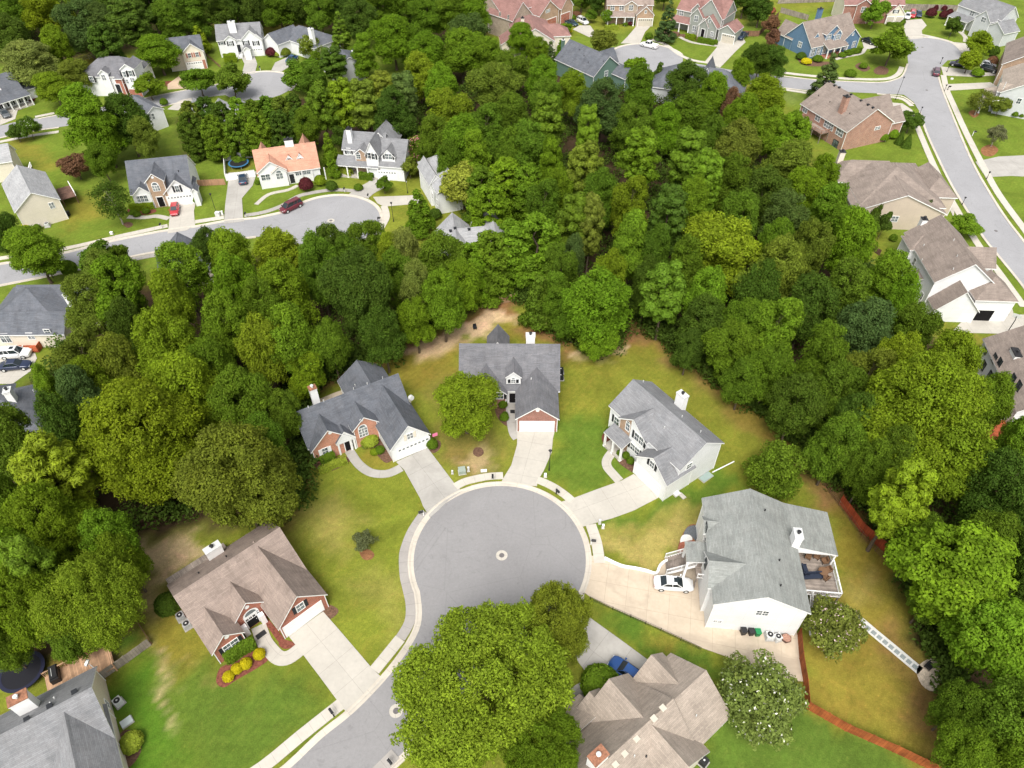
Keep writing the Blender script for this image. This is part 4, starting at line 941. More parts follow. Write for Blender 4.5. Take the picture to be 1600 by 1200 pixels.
h = House('grey roof tips of a house half hidden by the wood, above the left trees', (253,397), (345,384), 3.2, RF_slate, W_cream)
h.wing('m', [], 3.2, 3.0, u0=0, u1=h.L, v0=-7.5, v1=1.5); h.wing('g', [], 3.2, 2.9, 'v', u0=.3, u1=6.6, v0=-7, v1=2.2); h.wing('k', [], 3.2, 2.3, 'v', u0=8.2, u1=12.4, v0=-7, v1=2.6)
h = House('pale roof tips behind the cypress row, below the second turning circle', (680,370), (770,362), 3.2, RF_pale, W_cream)
h.wing('m', [], 3.2, 3.0, u0=0, u1=h.L, v0=-7, v1=2); h.wing('g', [], 3.2, 3.2, 'v', u0=.5, u1=7, v0=-6, v1=3); h.wing('k', [], 3.2, 3.9, 'v', u0=7.2, u1=14.8, v0=-6, v1=3.6)
for v in ((704,361),(711,357),(733,358.5),(743.5,352.5)): h.vent(*v, 'dbox')
# far left street
h = House('grey roofed porch house with white dormers and front rail, far upper left edge', (-20,160), (39,142), 3.2, RF_slate, W_white)
L = h.L; h.wing('m', [], 3.2, 4.0, u0=-6, u1=L, v0=0, v1=8.5); h.shed([], 2.7, .9, '+v', 7, -1, L + .3, -2.0, .3, floor=M_conc)
for u in (L - 5.5, L - 9.3): k = 'd%d' % int(u); h.wing(k, [], 4.9, 1.0, 'v', u0=u - .9, u1=u + .9, v0=1.3, v1=4.2, base=3.4, ov=.12, roofname='dormer_roof'); w = h.wings[k]; q = Q(h.Mx @ Vector((u, w['v0'], 4.3))); h.window(k, '-v', q[0], q[1], .6, .8, 1)
for u in (2, 5, 8): q = Q(h.Mx @ Vector((u, .3, 1.5))); h.window('m', '-v', q[0], q[1], .9, 1.5, 1, shut=M_darkg)
h.wing('g', [], 2.9, 2.2, 'v', u0=-8, u1=-1.5, v0=-5, v1=2, mats={'all': BR_red}); h.wing('e', [], 2.6, 1.3, 'u', u0=L - .4, u1=L + 3.2, v0=2, v1=7)
h = House('white split level house with grey hip roof and red brick entry', (150,88), (190,88), ((130,120), 5.2, .62), RF_grey, W_white)
h.main((130,120), 5.2, 'hh', du0=1, du1=-.5)
h.gab('b', (183.5,111), (212,105.5), (194,100), 5.2, 0); h.gab('a', (150.5,117), (170,114), (158,109), 5.2, -3)
h.wing('c', [], 5.2, .8, 'v', 'hh', u0=5.7, u1=8.1, v0=-6.6, v1=-4, mats={'all': BR_red})
for x_, y_, k in ((143.5,124,'a'),(162,121,'a'),(194,116,'b'),(204,114.5,'b')): h.window(k, '-v', x_, y_, .9, 1.4, 2 if x_ == 162 else 1, shut=M_darkg if x_ != 162 else None)
h.window('b', '-v', 197, 127, 1.2, 1, 2); h.window('b', '-v', 207, 125, 1, 1, 2); h.door('c', '-v', 180.5, 125, 1.2, 2.3, z=1.4)
q = h.loc((185, 140, 0), 0); stairs(h.root, q.x - 1.3, q.x + 1.3, q.y - 1.5, q.y + 3.2, 1.3, 'y', 8, BR_red, BR_red)
m = MB(); m.box(h.wings['b']['u0'] + .01, h.wings['b']['v0'] - .05, 0, h.wings['b']['u1'] - .01, h.wings['b']['v0'] + .1, 2.0); m.build('brick_base', BR_red, h.root)
h = House('white house with dark slate roof seen from behind, between two leafy trees', (206.5,148), (239,166), ((224,178), 4.5, .6), RF_slate, W_white)
h.main((224,178), 4.5, 'hg'); h.chimney(212, 169, 6.2, 1.0, .9)
for x_ in (234, 238.5): h.window('m', '+u', x_, 182, .8, 1.3, 1)
h = House('cream gabled house with brick base and dark roof, behind the round front tree', (283,84), (317,80), 4.8, RF_slate, W_cream)
L = h.L; h.wing('m', [], 4.8, 3.0, u0=-4, u1=L + .2, v0=.6, v1=8.5); h.wing('g', [], 4.8, 2.4, 'v', u0=0, u1=L + .23, v0=0, v1=4)
for u in (2.0, L - 1.8): q = Q(h.Mx @ Vector((u, .3, 4.0))); h.window('g', '-v', q[0], q[1], .8, 1.2, 1, shut=BR_red)
m = MB(); w = h.wings['g']; m.box(w['u0'] + .02, w['v0'] - .04, 0, w['u1'] - .02, w['v0'] + .1, 2.4); m.build('brick_base', BR_red, h.root); w['v0'] -= .05; h.garage('g', '-v', 304, 100, 4.2, 2.1)
h = House('white two storey house with grey roof and sandy drive, top left', (335,38.5), (406,34), ((340,64), 4.8, .75), RF_lgrey, W_white)
h.main((340,64), 4.8); h.gab('a', (350,61), (368,63.5), (357,55.5), 4.8, 0); h.gab('b', (375,63), (409,61), (389,47), 4.8, 0); h.gab('c', (393,62), (410,61), (397,53), 4.7, -2)
h.wing('p', [], 2.9, .9, 'v', u0=7.2, u1=9.4, v0=-7.4, v1=-4)
for x_, y_, k in ((346.5,66.5,'m'),(360,68,'a'),(384.5,67,'b'),(400,67.5,'b')): h.window(k, '-v', x_, y_, .9, 1.2, 2 if k != 'm' else 1, shut=M_darkg)
h.garage('b', '-v', 396, 79, 5.2, 2.1); h.door('a', '-v', 374, 76, 1, 2.1, z=1.4); h.chimney(360.5, 33, 9.2, 2.0, .9)
q = h.loc((376, 91, 0), 0); stairs(h.root, q.x - .6, q.x + .6, q.y - .5, q.y + 3.0, 1.4, 'y', 8, M_white, M_white)
h = House('white house with slate roof and tall white chimney, behind red shrubs', (462,41), (490,50), ((441,55), 3.8, .6), RF_slate, W_white)
h.wing('m', [], 3.8, 2.6, 'u', 'hh', u0=-4, u1=13, v0=-5, v1=5.5); h.gab('g', (433,55), (455,75), (439,53), 3.8, 6, side='-u') if False else h.wing('g', [], 3.8, 2.4, 'v', u0=-4.5, u1=2.5, v0=-9.5, v1=0)
h.window('g', '-u', 443, 67, .8, 1.2, 1, shut=M_darkg); h.window('g', '-u', 447, 70, .8, 1.2, 1, shut=M_darkg); h.chimney(485, 44, 8.6, 1.4, 1.0); h.garage('m', '-v', 500, 78, 4.6, 2.1)
h = House('small dark grey roof with white chimney among trees, top centre left', (531,75), (545,88), 6.6, RF_slate, W_lgrey)
h.wing('m', [], 4, 2.8, 'u', 'hg', u0=-3.5, u1=8, v0=-5, v1=4.5); h.chimney(552, 79, 7.4, .9, .8)
h = House('pale roof tips behind the dark cypress hedge, upper left', (290,172), (372,166), 3.5, RF_pale, W_lgrey)
for u in (0, 6.5, 10.5): h.wing('w%d' % int(u), [], 3.5, 3.2 if u == 0 else 2.4, 'v', 'hh', u0=u, u1=u + (6 if u == 0 else 4), v0=-7, v1=2)
h.wing('m', [], 3.2, 2.2, u0=0, u1=15, v0=-8, v1=-1.5)
# top centre
h = House('large tan house with pinkish red roof and red garage doors, top edge', (843,26), (875,14.5), 4.6, RF_red, BR_tan)
L = h.L; h.wing('g', [], 4.6, 3.6, 'v', u0=0, u1=L, v0=0, v1=9); h.wing('k', [], 4.6, 3.4, 'v', u0=L + .2, u1=L + 6.2, v0=-.5, v1=9); h.wing('m', [], 6, 4.6, 'u', u0=-11, u1=L + 4, v0=5, v1=17, mats={'all': ST_tan}); h.wing('n', [], 6, 4.4, 'v', u0=-12, u1=-3, v0=0, v1=11, mats={'all': ST_tan})
h.garage('k', '-v', 883, 27, 4.4, 2.9, False, BR_red); h.garage('g', '-v', 860, 34, 5.5, 2.6, False, BR_red); h.window('g', '-v', 856, 17, 1.8, .8, 3)
h.window('n', '-v', 794, 27, .7, 1.2, 1, frame=M_beige); h.window('n', '-v', 781, 22, .7, 1.0, 1, frame=M_beige)
h = House('cream house with dull red roof and cream chimney, in front of the tan house', (826,17), (836,44), 8.5, RF_red, W_cream)
h.wing('m', [], 4.8, 3.7, 'u', 'hg', u0=-3, u1=h.L + .3, v0=-6.0, v1=6.0); h.wing('e', [], 4.4, 2.4, 'v', 'gh', u0=3, u1=10, v0=2, v1=11.5); h.wing('w', [], 3, 1.6, 'u', u0=4, u1=11, v0=-9.5, v1=-4)
h.chimney(816.5, 27.5, 9.6, .9, .9, W_cream, cap='dark')
h = House('green sided house with dark grey roof beside the far turning circle', (890,61), (953,88), ((926,119.5), 4.2, .75), RF_slate, W_green)
h.main((926,119.5), 4.2); h.wing('b', [], 4.0, 3.3, 'v', u0=7.5, u1=12.5, v0=0, v1=7.5); h.wing('e', [], 3.4, 2.0, 'u', u0=h.L - 1, u1=h.L + 5, v0=1.5, v1=7)
h.window('m', '+u', 947, 115, 1.1, 1.4, 1); h.chimney(880, 62, 7, .8, .7, W_green, cap='pan')
for v in ((905,78),(912.5,87.5),(919,98),(942.5,96.5)): h.vent(*v, 'dark')
h = House('brown stone house with twin gables and arched garage doors, top centre', (948,8), (1022,8), 5.6, RF_brown, BR_tan)
L = h.L; h.wing('m', [], 5.6, 3.6, u0=0, u1=L, v0=0, v1=9); h.gab('a', (975,9), (998,9), (987,1), 5.6, 3, mats={'all': ST_tan}); h.gab('g', (994,24), (1023,24), (1009,10), 3.4, 3); h.shed([], 2.8, 1.0, '+v', 4, .3, 9.0, -2.2, .3)
for x_, k in ((957,'m'),(971,'m'),(986,'a')): h.window(k, '-v', x_, 12, 1.2, 1.5, 2)
h.window('a', '-v', 986, 28, 1.8, 1.9, 3); h.garage('g', '-v', 1008, 35, 4.6, 2.2, True, M_beige); h.window('g', '-v', 1009, 18.5, .6, .8, 1)
h = House('sage two storey house with dull red roof and two stone gables, top right of centre', (1057,14), (1132,30), 5.6, RF_red, W_sage)
L = h.L; h.wing('m', [], 5.6, 4.0, u0=0, u1=L, v0=0, v1=9.5); h.wing('big', [], 5.6, 5.0, 'v', u0=L - 9.5, u1=L - .2, v0=-1.0, v1=9.6)
h.gab('a', (1079,16), (1098,20), (1090,5), 5.6, 3); h.gab('b', (1077,25), (1099,29), (1087,12), 5.2, 3); h.gab('g', (1091,39), (1121,45), (1108,25), 3.6, 2); h.gab('s', (1090,40), (1107,44), (1101,28), 3.3, 1, mats={'all': ST_tan})
h.shed([], 2.8, 1.1, '+v', 3, -.5, 6.2, -2.6, .3); h.wing('x', [], 3.4, 1.8, 'v', u0=L - .3, u1=L + 5.2, v0=-3, v1=4)
for x_, y_, k in ((1065,20,'m'),(1088,29,'b'),(1085,45,'b')): h.window(k, '-v', x_, y_, 1.2, 1.6, 2)
h.window('g', '-v', 1112.5, 53, .9, 1.2, 2); h.window('g', '-v', 1109, 33, .7, .8, 1); h.garage('x', '-v', 1139, 52, 4.0, 2.4, True, M_beige); h.door('s', '-v', 1098, 51, 1.1, 2.4, M_dark)
h = House('slate roofed house mostly hidden by trees below the side street', (1062,99), (1138,109), ((1036,138), 4, .7), RF_slate, W_lgrey)
h.main((1036,138), 4, 'hh', du1=-1); h.wing('k', [], 4, 4.6, 'v', u0=5.2, u1=9.6, v0=-1, v1=7.5)
# upper right
h = House('blue sided house with brown roof and white trim, upper right', (1269,75), (1345,58), 3.2, RF_tan, W_blue)
L = h.L; h.wing('m', [], 3.2, 5.4, u0=-.2, u1=L - 1, v0=0, v1=11.5); h.wing('w', [], 3, 3.4, 'v', u0=-.15, u1=5, v0=8, v1=15)
h.wing('a', [], 5.7, 2.3, 'v', u0=5.4, u1=11.4, v0=.7, v1=6.5, base=3); h.wing('a2', [], 5.3, 1.5, 'v', u0=8.2, u1=11.2, v0=.2, v1=4, base=3, ov=.2); h.gab('g', (1318,64), (1346,58), (1333,46), 3.2, 5)
h.wing('d', [], 5.3, 1.1, 'v', u0=2.0, u1=3.8, v0=1.9, v1=4.6, base=3.5, ov=.1, roofname='dormer_roof')
h.shed([], 2.7, 1.2, '+v', 4, 4.5, 12.5, -2.2, .5, floor=BR_red)
for u, z_, k, w_ in ((6.9,4.9,'a',1.3),(9.7,4.6,'a2',1.3),(2.9,4.5,'d',.6)): q = Q(h.Mx @ Vector((u, h.wings[k]['v0'], z_))); h.window(k, '-v', q[0], q[1], w_, 1.3 if w_ > 1 else .9, 2 if w_ > 1 else 1)
for u in (1.2, 3.3, 5.6): q = Q(h.Mx @ Vector((u, .3, 1.6))); h.window('m', '-v', q[0], q[1], 1.3, 1.9, 2)
h.window('m', '-u', 1250, 69.5, 1.3, 1.4, 2); h.chimney(1282.5, 13, 9.4, 1.4, 1, W_blue, cap='dark')
for x_, y_ in ((1321,72),(1334,69)): h.window('g', '-v', x_, y_, 1.2, 1.6, 2)
h.window('g', '-v', 1333, 53.5, .5, .6, 1); h.door('m', '-v', 1305, 74, 1.2, 2.2, BR_red)
h = House('brick and cream house with red roof, below the long grey fence, top right', (1339,8), (1415,8), 5.5, RF_red, BR_dark)
L = h.L; h.wing('m', [], 5.5, 3.6, u0=-4, u1=L, v0=0, v1=9, mats={'-u': W_cream, '+u': W_cream}); h.gab('a', (1339,8), (1364,8), (1351,-1), 5.5, 3); h.gab('g', (1387,23), (1415,22), (1400,7), 3.0, 3, mats={'-v': W_cream})
h.window('a', '-v', 1349, 15, 1.3, 1.5, 2); h.window('g', '-v', 1400, 18, .9, 1, 2, shut=M_darkg)
for x_ in (1390, 1404): h.garage('g', '-v', x_, 33, 2.2, 2.1, False, M_beige)
h = House('blue grey house with white trimmed gables and grey roof, top right corner', (1522,-12), (1574,6), ((1512,13), 5.8, .9), RF_lgrey, W_lgrey)
h.main((1512,13), 5.8, du0=-1, du1=3); h.gab('a', (1524,26), (1546,36), (1541,16), 5.4, 0); h.gab('g', (1545,40), (1562,55), (1553,32), 3.8, 0)
w = h.wings['m']; h.shed([], 2.9, 1.0, '+v', 4, w['u0'] - .5, w['u0'] + 7, w['v0'] - 2.8, w['v0'] + .2); h.window('m', '-v', 1519, 21, 1.4, 1.3, 2); h.window('a', '-v', 1537, 31, 1.5, 1.3, 2)
h = House('tan brick house with orange brown roof, right edge above the grey house', (1577,57), (1568,96), 7.5, RF_orange if False else RF_tan, BR_tan)
h.wing('m', [(1575,58,5.5),(1574,102,5.5)], 5.5, 3.4, 'u', 'gg', u0=-1, v1=10); h.window('m', '-v', 1571, 72, .9, 1.4, 1, frame=M_beige); h.window('m', '-v', 1569, 88, .9, 1.4, 1, frame=M_beige)
h = House('light grey two storey house with taupe roof, right edge', (1590,112), (1586,148), 8.4, RF_taupe, W_lgrey)
h.wing('m', [(1568,108,5.4),(1572,146,5.4)], 5.4, 3.6, 'u', 'gg', v1=9); h.gab('a', (1570,118), (1572,132), (1567,126), 5.2, 3, side='-v') if False else h.wing('a', [], 5.2, 1.6, 'v', u0=3, u1=6.6, v0=h.wings['m']['v0'] - 1.0, v1=3)
h.shed([], 2.9, 1.2, '+v', 4, -1, 9, h.wings['m']['v0'] - 3.2, h.wings['m']['v0'] + .2)
for x_, y_ in ((1567,118),(1565,140),(1570,134)): h.window('m', '-v', x_, y_, .9, 1.4, 2)
h.window('m', '+u', 1592, 158, .9, 1.3, 1)
h = House('pink brick house with big brown roof, balcony deck and brick chimney, beside the main street', (1295,127), (1372,170), ((1322.5,206.3), 4.8, .62), RF_tan, BR_pink)
h.main((1322.5,206.3), 4.8); h.wing('b', [], 4.4, 3.4, 'v', 'gg', u0=5.5, u1=12.5, v0=2, v1=11.5); h.wing('e', [], 4.0, 2.6, 'v', 'gg', u0=h.L - 7, u1=h.L - .8, v0=1, v1=h.hw + 4.5)
h.chimney(1323.5, 150, 10.4, 1.3, 1.1, BR_pink, cap='dark')
for v in ((1296,128),(1304,134),(1311.5,137),(1330,148),(1345.5,157.5),(1356.5,164),(1364,168.5)): h.vent(*v, 'dbox')
for v in ((1279,150),(1296.5,160),(1327.5,178)): h.vent(*v, 'dark')
for x_, y_, c_ in ((1258.5,171,2),(1278,184,2),(1295,196,4),(1312,207,3)): h.window('m', '-v', x_, y_, .75 * c_, 1.5, c_)
h.window('m', '-v', 1305, 225, 1.6, 1.8, 2, frame=M_darkg); h.window('m', '+u', 1371, 200, 1.5, .7, 2)
deck(h.root, I4, 2.6, -h.hw - 2.2, 11.5, -h.hw + .3, 2.4, WD_grey, BR_pink, 'blr', rh=.9)
h = House('beige hipped house with brown roof and tall corner chimney, above the white gabled house', (1396,247), (1424,290), 8.6, RF_tan, W_beige)
h.wing('m', [], 4.6, 4.2, 'u', 'hh', u0=-6, u1=12.5, v0=-9, v1=8)
h.gab('g', (1335,330), (1476,329), (1425,297), 4.2, 4, side='+u') if False else h.wing('g', [(1335,330,4),(1476,329,4)], 4, 3.9, 'u', 'gg', u0=3)
h.wing('w', [], 4.4, 3, 'v', 'hg', u0=-5, u1=3, v0=-12, v1=0); h.wing('e', [], 4.4, 2.6, 'u', 'gh', u0=-2, u1=8, v0=5, v1=12)
h.chimney(1317, 236, 8.4, 1.1, 1.1, W_cream, cap='dark'); h.window('g', '+u', 1398, 342, 1.2, 1.2, 2); h.window('g', '-v', 1327, 328, 1.0, 1.8, 1)
h = House('large white house with brown gable roof, side garage wing and open carport, right', (1471,335), (1525,413), ((1461,443.5), 6.2, .78), RF_tan, W_white)
h.main((1461,443.5), 6.2); L = h.L
h.wing('b', [], 6.0, 1.8, 'v', 'hg', u0=.8, u1=5.6, v0=-h.hw - .7, v1=-1.5)
h.gab('k', (1461,487), (1530,486), (1488,456), 2.6, h.L - 1, side='+u'); h.wing('f', [], 4.6, 2.6, 'u', 'gh', u0=L - 3, u1=L + 2.5, v0=1.5, v1=h.hw + 3.5)
h.wing('y', [], 5.6, 2.6, 'v', 'gg', u0=4.5, u1=10, v0=0, v1=h.hw + 2.6); h.gab('z', (1549,447), (1568,443), (1563,428), 4.6, L - 1, side='+u', ov=.1) if False else None
for x_, y_ in ((1408,388),(1413.5,394),(1419.5,401),(1398,412),(1403,418),(1409,423),(1420,440),(1426.5,448),(1440,463),(1428.5,409)): h.window('m', '-v', x_, y_, .8, 1.4, 1)
h.shed([], 3.4, .9, '+v', 0, 9, 11.8, -h.hw - 1.3, -h.hw + .3, name='bay_roof'); m = MB(); m.box(9.2, -h.hw - 1.1, .8, 11.6, -h.hw + .3, 3.3); m.build('bay', W_white, h.root)
h.window('m', '+u', 1499, 451, .9, 1.3, 2); h.chimney(1445, 341, 9.2, 1.1, .9, cap='dark'); h.garage('f', '+u', 1537, 478, 4.6, 2.3, False, M_dark)  # last panel is no door: dark sheet painted for the shade inside the carport
for v in ((1443,384),(1490,376),(1495,401),(1489,421),(1440,407)): h.vent(*v)
h = House('white two storey house with brown roof, white chimney and orange deck, right edge', (1610,505), (1640,560), ((1538,534), 5.4, .75), RF_tan, W_white)
h.main((1538,534), 5.4, du0=0, du1=8)
v0 = h.wings['m']['v0']; h.wing('l', [], 3, 1.8, 'u', 'hh', u0=7.5, u1=15, v0=v0 - 5.0, v1=v0 + 1); h.chimney(1590, 550, 7.6, 2.0, 1.1, cap='dark')
for x_, y_ in ((1541,546),(1554,560),(1562,567),(1537,571),(1547,587),(1583,592),(1592,603)): h.window('m', '-v', x_, y_, 1.0, 1.4, 2, frame=M_darkg)
deck(h.root, I4, 14.5, v0 - 6, 20, v0, 2.2, WD_red, WD_red, 'blr')
# ------------------------------------------------------------------ trees and shrubs
def leafmat(name, rough=.75, trans=.33, hue=.35):
    """leaf colour comes from each tree's own object colour, with random leaf-to-leaf and spray-to-spray tones, spread wider to suggest highlights"""
    m = bpy.data.materials.new(name); m.use_nodes = True; n = m.node_tree; b = n.nodes['Principled BSDF']
    b.inputs['Roughness'].default_value = rough; b.inputs['Specular IOR Level'].default_value = .1
    oi = n.nodes.new('ShaderNodeObjectInfo'); at = n.nodes.new('ShaderNodeAttribute'); at.attribute_name = 'spray'
    sx = n.nodes.new('ShaderNodeSeparateXYZ'); n.links.new(at.outputs['Vector'], sx.inputs[0])
    c = mul(n, oi.outputs['Color'], mapr(n, sx.outputs[0], 0, 1, .62, 1.42))  # random leaf tone, its range also painting in bright highlights
    c = mixc(n, mapr(n, sx.outputs[1], 0, 1, 0, hue), c, mixc(n, 1.0, c, (1.4, 1.22, .9), 'MULTIPLY'))
    c = mixc(n, mapr(n, sx.outputs[2], .95, 1, 0, .3), c, (.2, .17, .05))
    n.links.new(c, b.inputs['Base Color'])
    tr = n.nodes.new('ShaderNodeBsdfTranslucent'); n.links.new(mul(n, c, 1.2), tr.inputs[0])
    mx = n.nodes.new('ShaderNodeMixShader'); mx.inputs[0].default_value = trans
    o = n.nodes['Material Output']; n.links.new(b.outputs[0], mx.inputs[1]); n.links.new(tr.outputs[0], mx.inputs[2]); n.links.new(mx.outputs[0], o.inputs[0])
    return m
M_leaf = leafmat('leaves'); M_needle = leafmat('needles', .6, .1, .3)
M_fpink = flat('pink_petals', (.62, .22, .26), .8); M_fwhite = flat('white_petals', (.62, .62, .52), .8); M_fpale = flat('pale_pink_petals', (.62, .45, .46), .8); M_fred = flat('crimson_petals', (.5, .06, .10), .8); M_flime = flat('pale_new_leaves', (.38, .42, .12), .8)
def leafmesh(name, cen, nrm, size, spray, mat, aspect=.5, extra=None):
    """one diamond shaped leaf (spray) per centre"""
    rng = np.random.default_rng(len(cen)); N = len(cen)
    nrm = nrm / (np.linalg.norm(nrm, axis=1, keepdims=True) + 1e-9)
    r = rng.normal(size=(N, 3)); t = np.cross(nrm, r); t /= np.linalg.norm(t, axis=1, keepdims=True) + 1e-9; b = np.cross(nrm, t)
    s = size[:, None]; w = s * aspect
    fold = nrm * s * .18
    v = np.stack([cen + t * s, cen + b * w + fold, cen - t * s, cen - b * w + fold], 1).reshape(-1, 3)
    me = bpy.data.meshes.new(name); me.vertices.add(4 * N); me.vertices.foreach_set('co', v.astype('f').ravel())
    me.loops.add(4 * N); me.loops.foreach_set('vertex_index', np.arange(4 * N, dtype='i')); me.polygons.add(N); me.polygons.foreach_set('loop_start', np.arange(0, 4 * N, 4, dtype='i'))
    me.materials.append(mat)
    if extra:
        me.materials.append(extra[0]); me.polygons.foreach_set('material_index', extra[1].astype('i'))
    me.update()
    a = me.attributes.new('spray', 'FLOAT_VECTOR', 'FACE'); a.data.foreach_set('vector', spray.astype('f').ravel())
    return me
def unit(rng, n):
    d = rng.normal(size=(n, 3)); return d / np.linalg.norm(d, axis=1, keepdims=True)
def clumps_to_leaves(rng, C_, R, per, leaf, flat_=.8, up=.35, jit=.6, inner=.12):
    """C_ clump centres, R radii; leaves mostly on the outside of each clump"""
    n = len(C_); per_i = np.maximum(12, (per * (R / R.mean()) ** 2)).astype(int); idx = np.repeat(np.arange(n), per_i); N = len(idx)
    d = unit(rng, N); d[:, 2] = d[:, 2] + .25; d /= np.linalg.norm(d, axis=1, keepdims=True)
    lump = 1 + .25 * np.sin(d[:, 0] * 5 + idx) * np.sin(d[:, 1] * 5 + idx * 2.1)
    rad = R[idx] * lump * np.where(rng.random(N) < inner, rng.random(N) * .8, .78 + .34 * rng.random(N))
    pos = C_[idx] + d * rad[:, None] * np.array([1, 1, flat_])
    nr = d + rng.normal(size=(N, 3)) * jit; nr[:, 2] += up
    sz = leaf * (.7 + .6 * rng.random(N))
    cv = rng.random(n)[idx]; ch = (rng.random(n) ** 1.5)[idx]
    sp = np.stack([np.clip(cv * .4 + rng.random(N) ** 1.3 * .6, 0, 1), np.clip(ch * .7 + rng.random(N) * .3, 0, 1), rng.random(N)], 1)
    return pos, nr, sz, sp
def trunkmesh(name, h, r, tips, mat, bend=.25, seed=0, limbs=7, z0=.25):
    rng = random.Random(seed); mb = MB(); p = Vector((0, 0, -.3)); pts = [p]; n = 6
    for i in range(1, n + 1): pts.append(Vector((rng.uniform(-bend, bend) * i / n * 2, rng.uniform(-bend, bend) * i / n * 2, h * i / n)))
    for i in range(n): mb.tube(pts[i], pts[i + 1], r * (1.25 if i == 0 else 1) * (1 - i / n * .8), r * (1 - (i + 1) / n * .8), 8, caps=False)
    tips = list(tips); rng.shuffle(tips)
    for t in tips[:limbs]:
        t = Vector(t); k = min(n - 1, max(1, int(n * min(.92, max(z0, (t.z - .35 * math.hypot(t.x, t.y)) / h))))); a = pts[k]
        mid = a.lerp(t, .5) + Vector((0, 0, .12 * (t - a).length)); rr = r * (1 - k / n * .8) * .55
        mb.tube(a, mid, rr, rr * .6, 6, caps=False); mb.tube(mid, t, rr * .6, rr * .15, 6, caps=False)
        for q in range(2):
            e = mid.lerp(t, .4) + Vector((rng.uniform(-1, 1), rng.uniform(-1, 1), rng.uniform(.1, 1))) * (t - a).length * .3; mb.tube(mid.lerp(t, .15), e, rr * .4, rr * .1, 5, caps=False)
    return mb.mesh(name, mat)
PROTO = {}
def proto(kind, i, crown, trunk): PROTO.setdefault(kind, []).append((crown, trunk))
def make_broad(kind, i, r, h, zb, ncl, cr, per, leaf, shape='round', mat=None, extra=None, exf=.0, jit=.6, tr=.28, bark=None, limbs=8, flat_=.8, up=.35, hollow=.55):
    rng = np.random.default_rng(100 + i * 17 + len(kind) * 131 + int(h * 7)); cz = (h + zb) / 2; rz = (h - zb) / 2
    # clump centres spread over a lumpy envelope
    C_ = []; k = 0; lob = [(rng.uniform(0, 6.28), rng.uniform(-.5, .9), rng.uniform(.12, .42)) for _ in range(6)]
    LB = []
    if shape == 'round':                                             # a crown of several limbs' worth of foliage at different heights
        LB = [(np.array([0, 0, rz * .25]), np.array([r * .6, r * .6, rz * .72])), (np.array([0, 0, -rz * .35]), np.array([r * .62, r * .62, rz * .5]))]
        K = 7; a0 = rng.uniform(0, 6.28)
        for j in range(K):
            a = a0 + j * 6.283 / K + rng.normal() * .25; o_ = rng.uniform(.42, .6); w = rng.uniform(.3, .46); LB.append((np.array([math.cos(a) * r * o_, math.sin(a) * r * o_, rz * rng.uniform(-.5, .5)]), np.array([r * w, r * w, rz * rng.uniform(.32, .5)])))
    elif shape == 'tall':
        K = 10; a0 = rng.uniform(0, 6.28); LB = [(np.array([0, 0, 0.]), np.array([r * .5, r * .5, rz * .9]))]
        for j in range(K):
            zz = -.75 + 1.5 * (j + .5) / K; ww = 1 - max(0, zz) ** 1.6 * .6; a = a0 + j * 2.4 + rng.normal() * .3; o_ = rng.uniform(.3, .5) * ww; w = rng.uniform(.36, .5) * ww; LB.append((np.array([math.cos(a) * r * o_, math.sin(a) * r * o_, rz * (zz + rng.normal() * .06)]), np.array([r * w, r * w, r * w * rng.uniform(.8, 1.3)])))
    while len(C_) < ncl and k < ncl * 60:
        k += 1; d = unit(rng, 1)[0]; u = rng.uniform(hollow, 1) ** .6 if rng.random() < .85 else rng.uniform(.15, .7)
        f = 1 + sum(a * math.exp(-((math.atan2(d[1], d[0]) - ph + 9.42) % 6.283 - 3.14) ** 2 / .3 - (d[2] - z) ** 2 / .25) for ph, z, a in lob) - .2
        if LB:
            c_, s_ = LB[int(rng.random() ** 1.15 * len(LB))]; dd = np.array([d[0], d[1], d[2] + .2]); q = c_ + dd * (s_ - cr * .35) * rng.uniform(.86, 1.04)
            if rng.random() < .9 and any((((q - c2) / s2) ** 2).sum() < .62 for c2, s2 in LB): continue
            if rng.random() < .04: q = c_ + d * s_ * 1.18            # a spray that sticks out
        elif shape == 'cone':
            z = rng.uniform(0, 1) ** 1.25; w = (1 - z) ** .75 * .95 + .05; a = rng.uniform(0, 6.28); q = np.array([math.cos(a) * w * u * (r - cr * .3), math.sin(a) * w * u * (r - cr * .3), (z * 2 - 1) * (rz - cr * .5)])
        elif shape == 'column':
            z = rng.uniform(-1, 1); w = (1 - max(0, z) ** 2.5 * .8); a = rng.uniform(0, 6.28); q = np.array([math.cos(a) * w * max(u, .7) * (r - cr * .3), math.sin(a) * w * max(u, .7) * (r - cr * .3), z * (rz - cr * .3)])
        elif shape == 'pine':
            z = rng.uniform(-1, 1); w = (.45 + .55 * (1 - max(0, z))) * (1 - max(0, -z) * .35); lay = round(z * 4) / 4 + rng.normal() * .04; a = rng.uniform(0, 6.28)
            q = np.array([math.cos(a) * w * u * (r - cr * .4), math.sin(a) * w * u * (r - cr * .4), lay * (rz - cr * .4)])
        q[2] += cz
        if len(C_) and min(np.linalg.norm((np.array(C_) - q), axis=1)) < cr * .62: continue
        C_.append(q)
    C_ = np.array(C_); R = cr * (.55 + .75 * rng.random(len(C_)))
    if shape in ('cone', 'column'): R *= np.clip(1.15 - .5 * (C_[:, 2] - zb) / (h - zb), .4, 1.2)
    pos, nr, sz, sp = clumps_to_leaves(rng, C_, R, per, leaf, flat_, up, jit)
    ex = None
    if extra is not None:
        top = (np.linalg.norm((pos - np.array([0, 0, cz])) / np.array([r, r, rz]), axis=1) > .72) & (rng.random(len(pos)) < exf); cl = rng.random(len(C_)); ex = (extra, top)
        sz = np.where(top, sz * .8, sz)
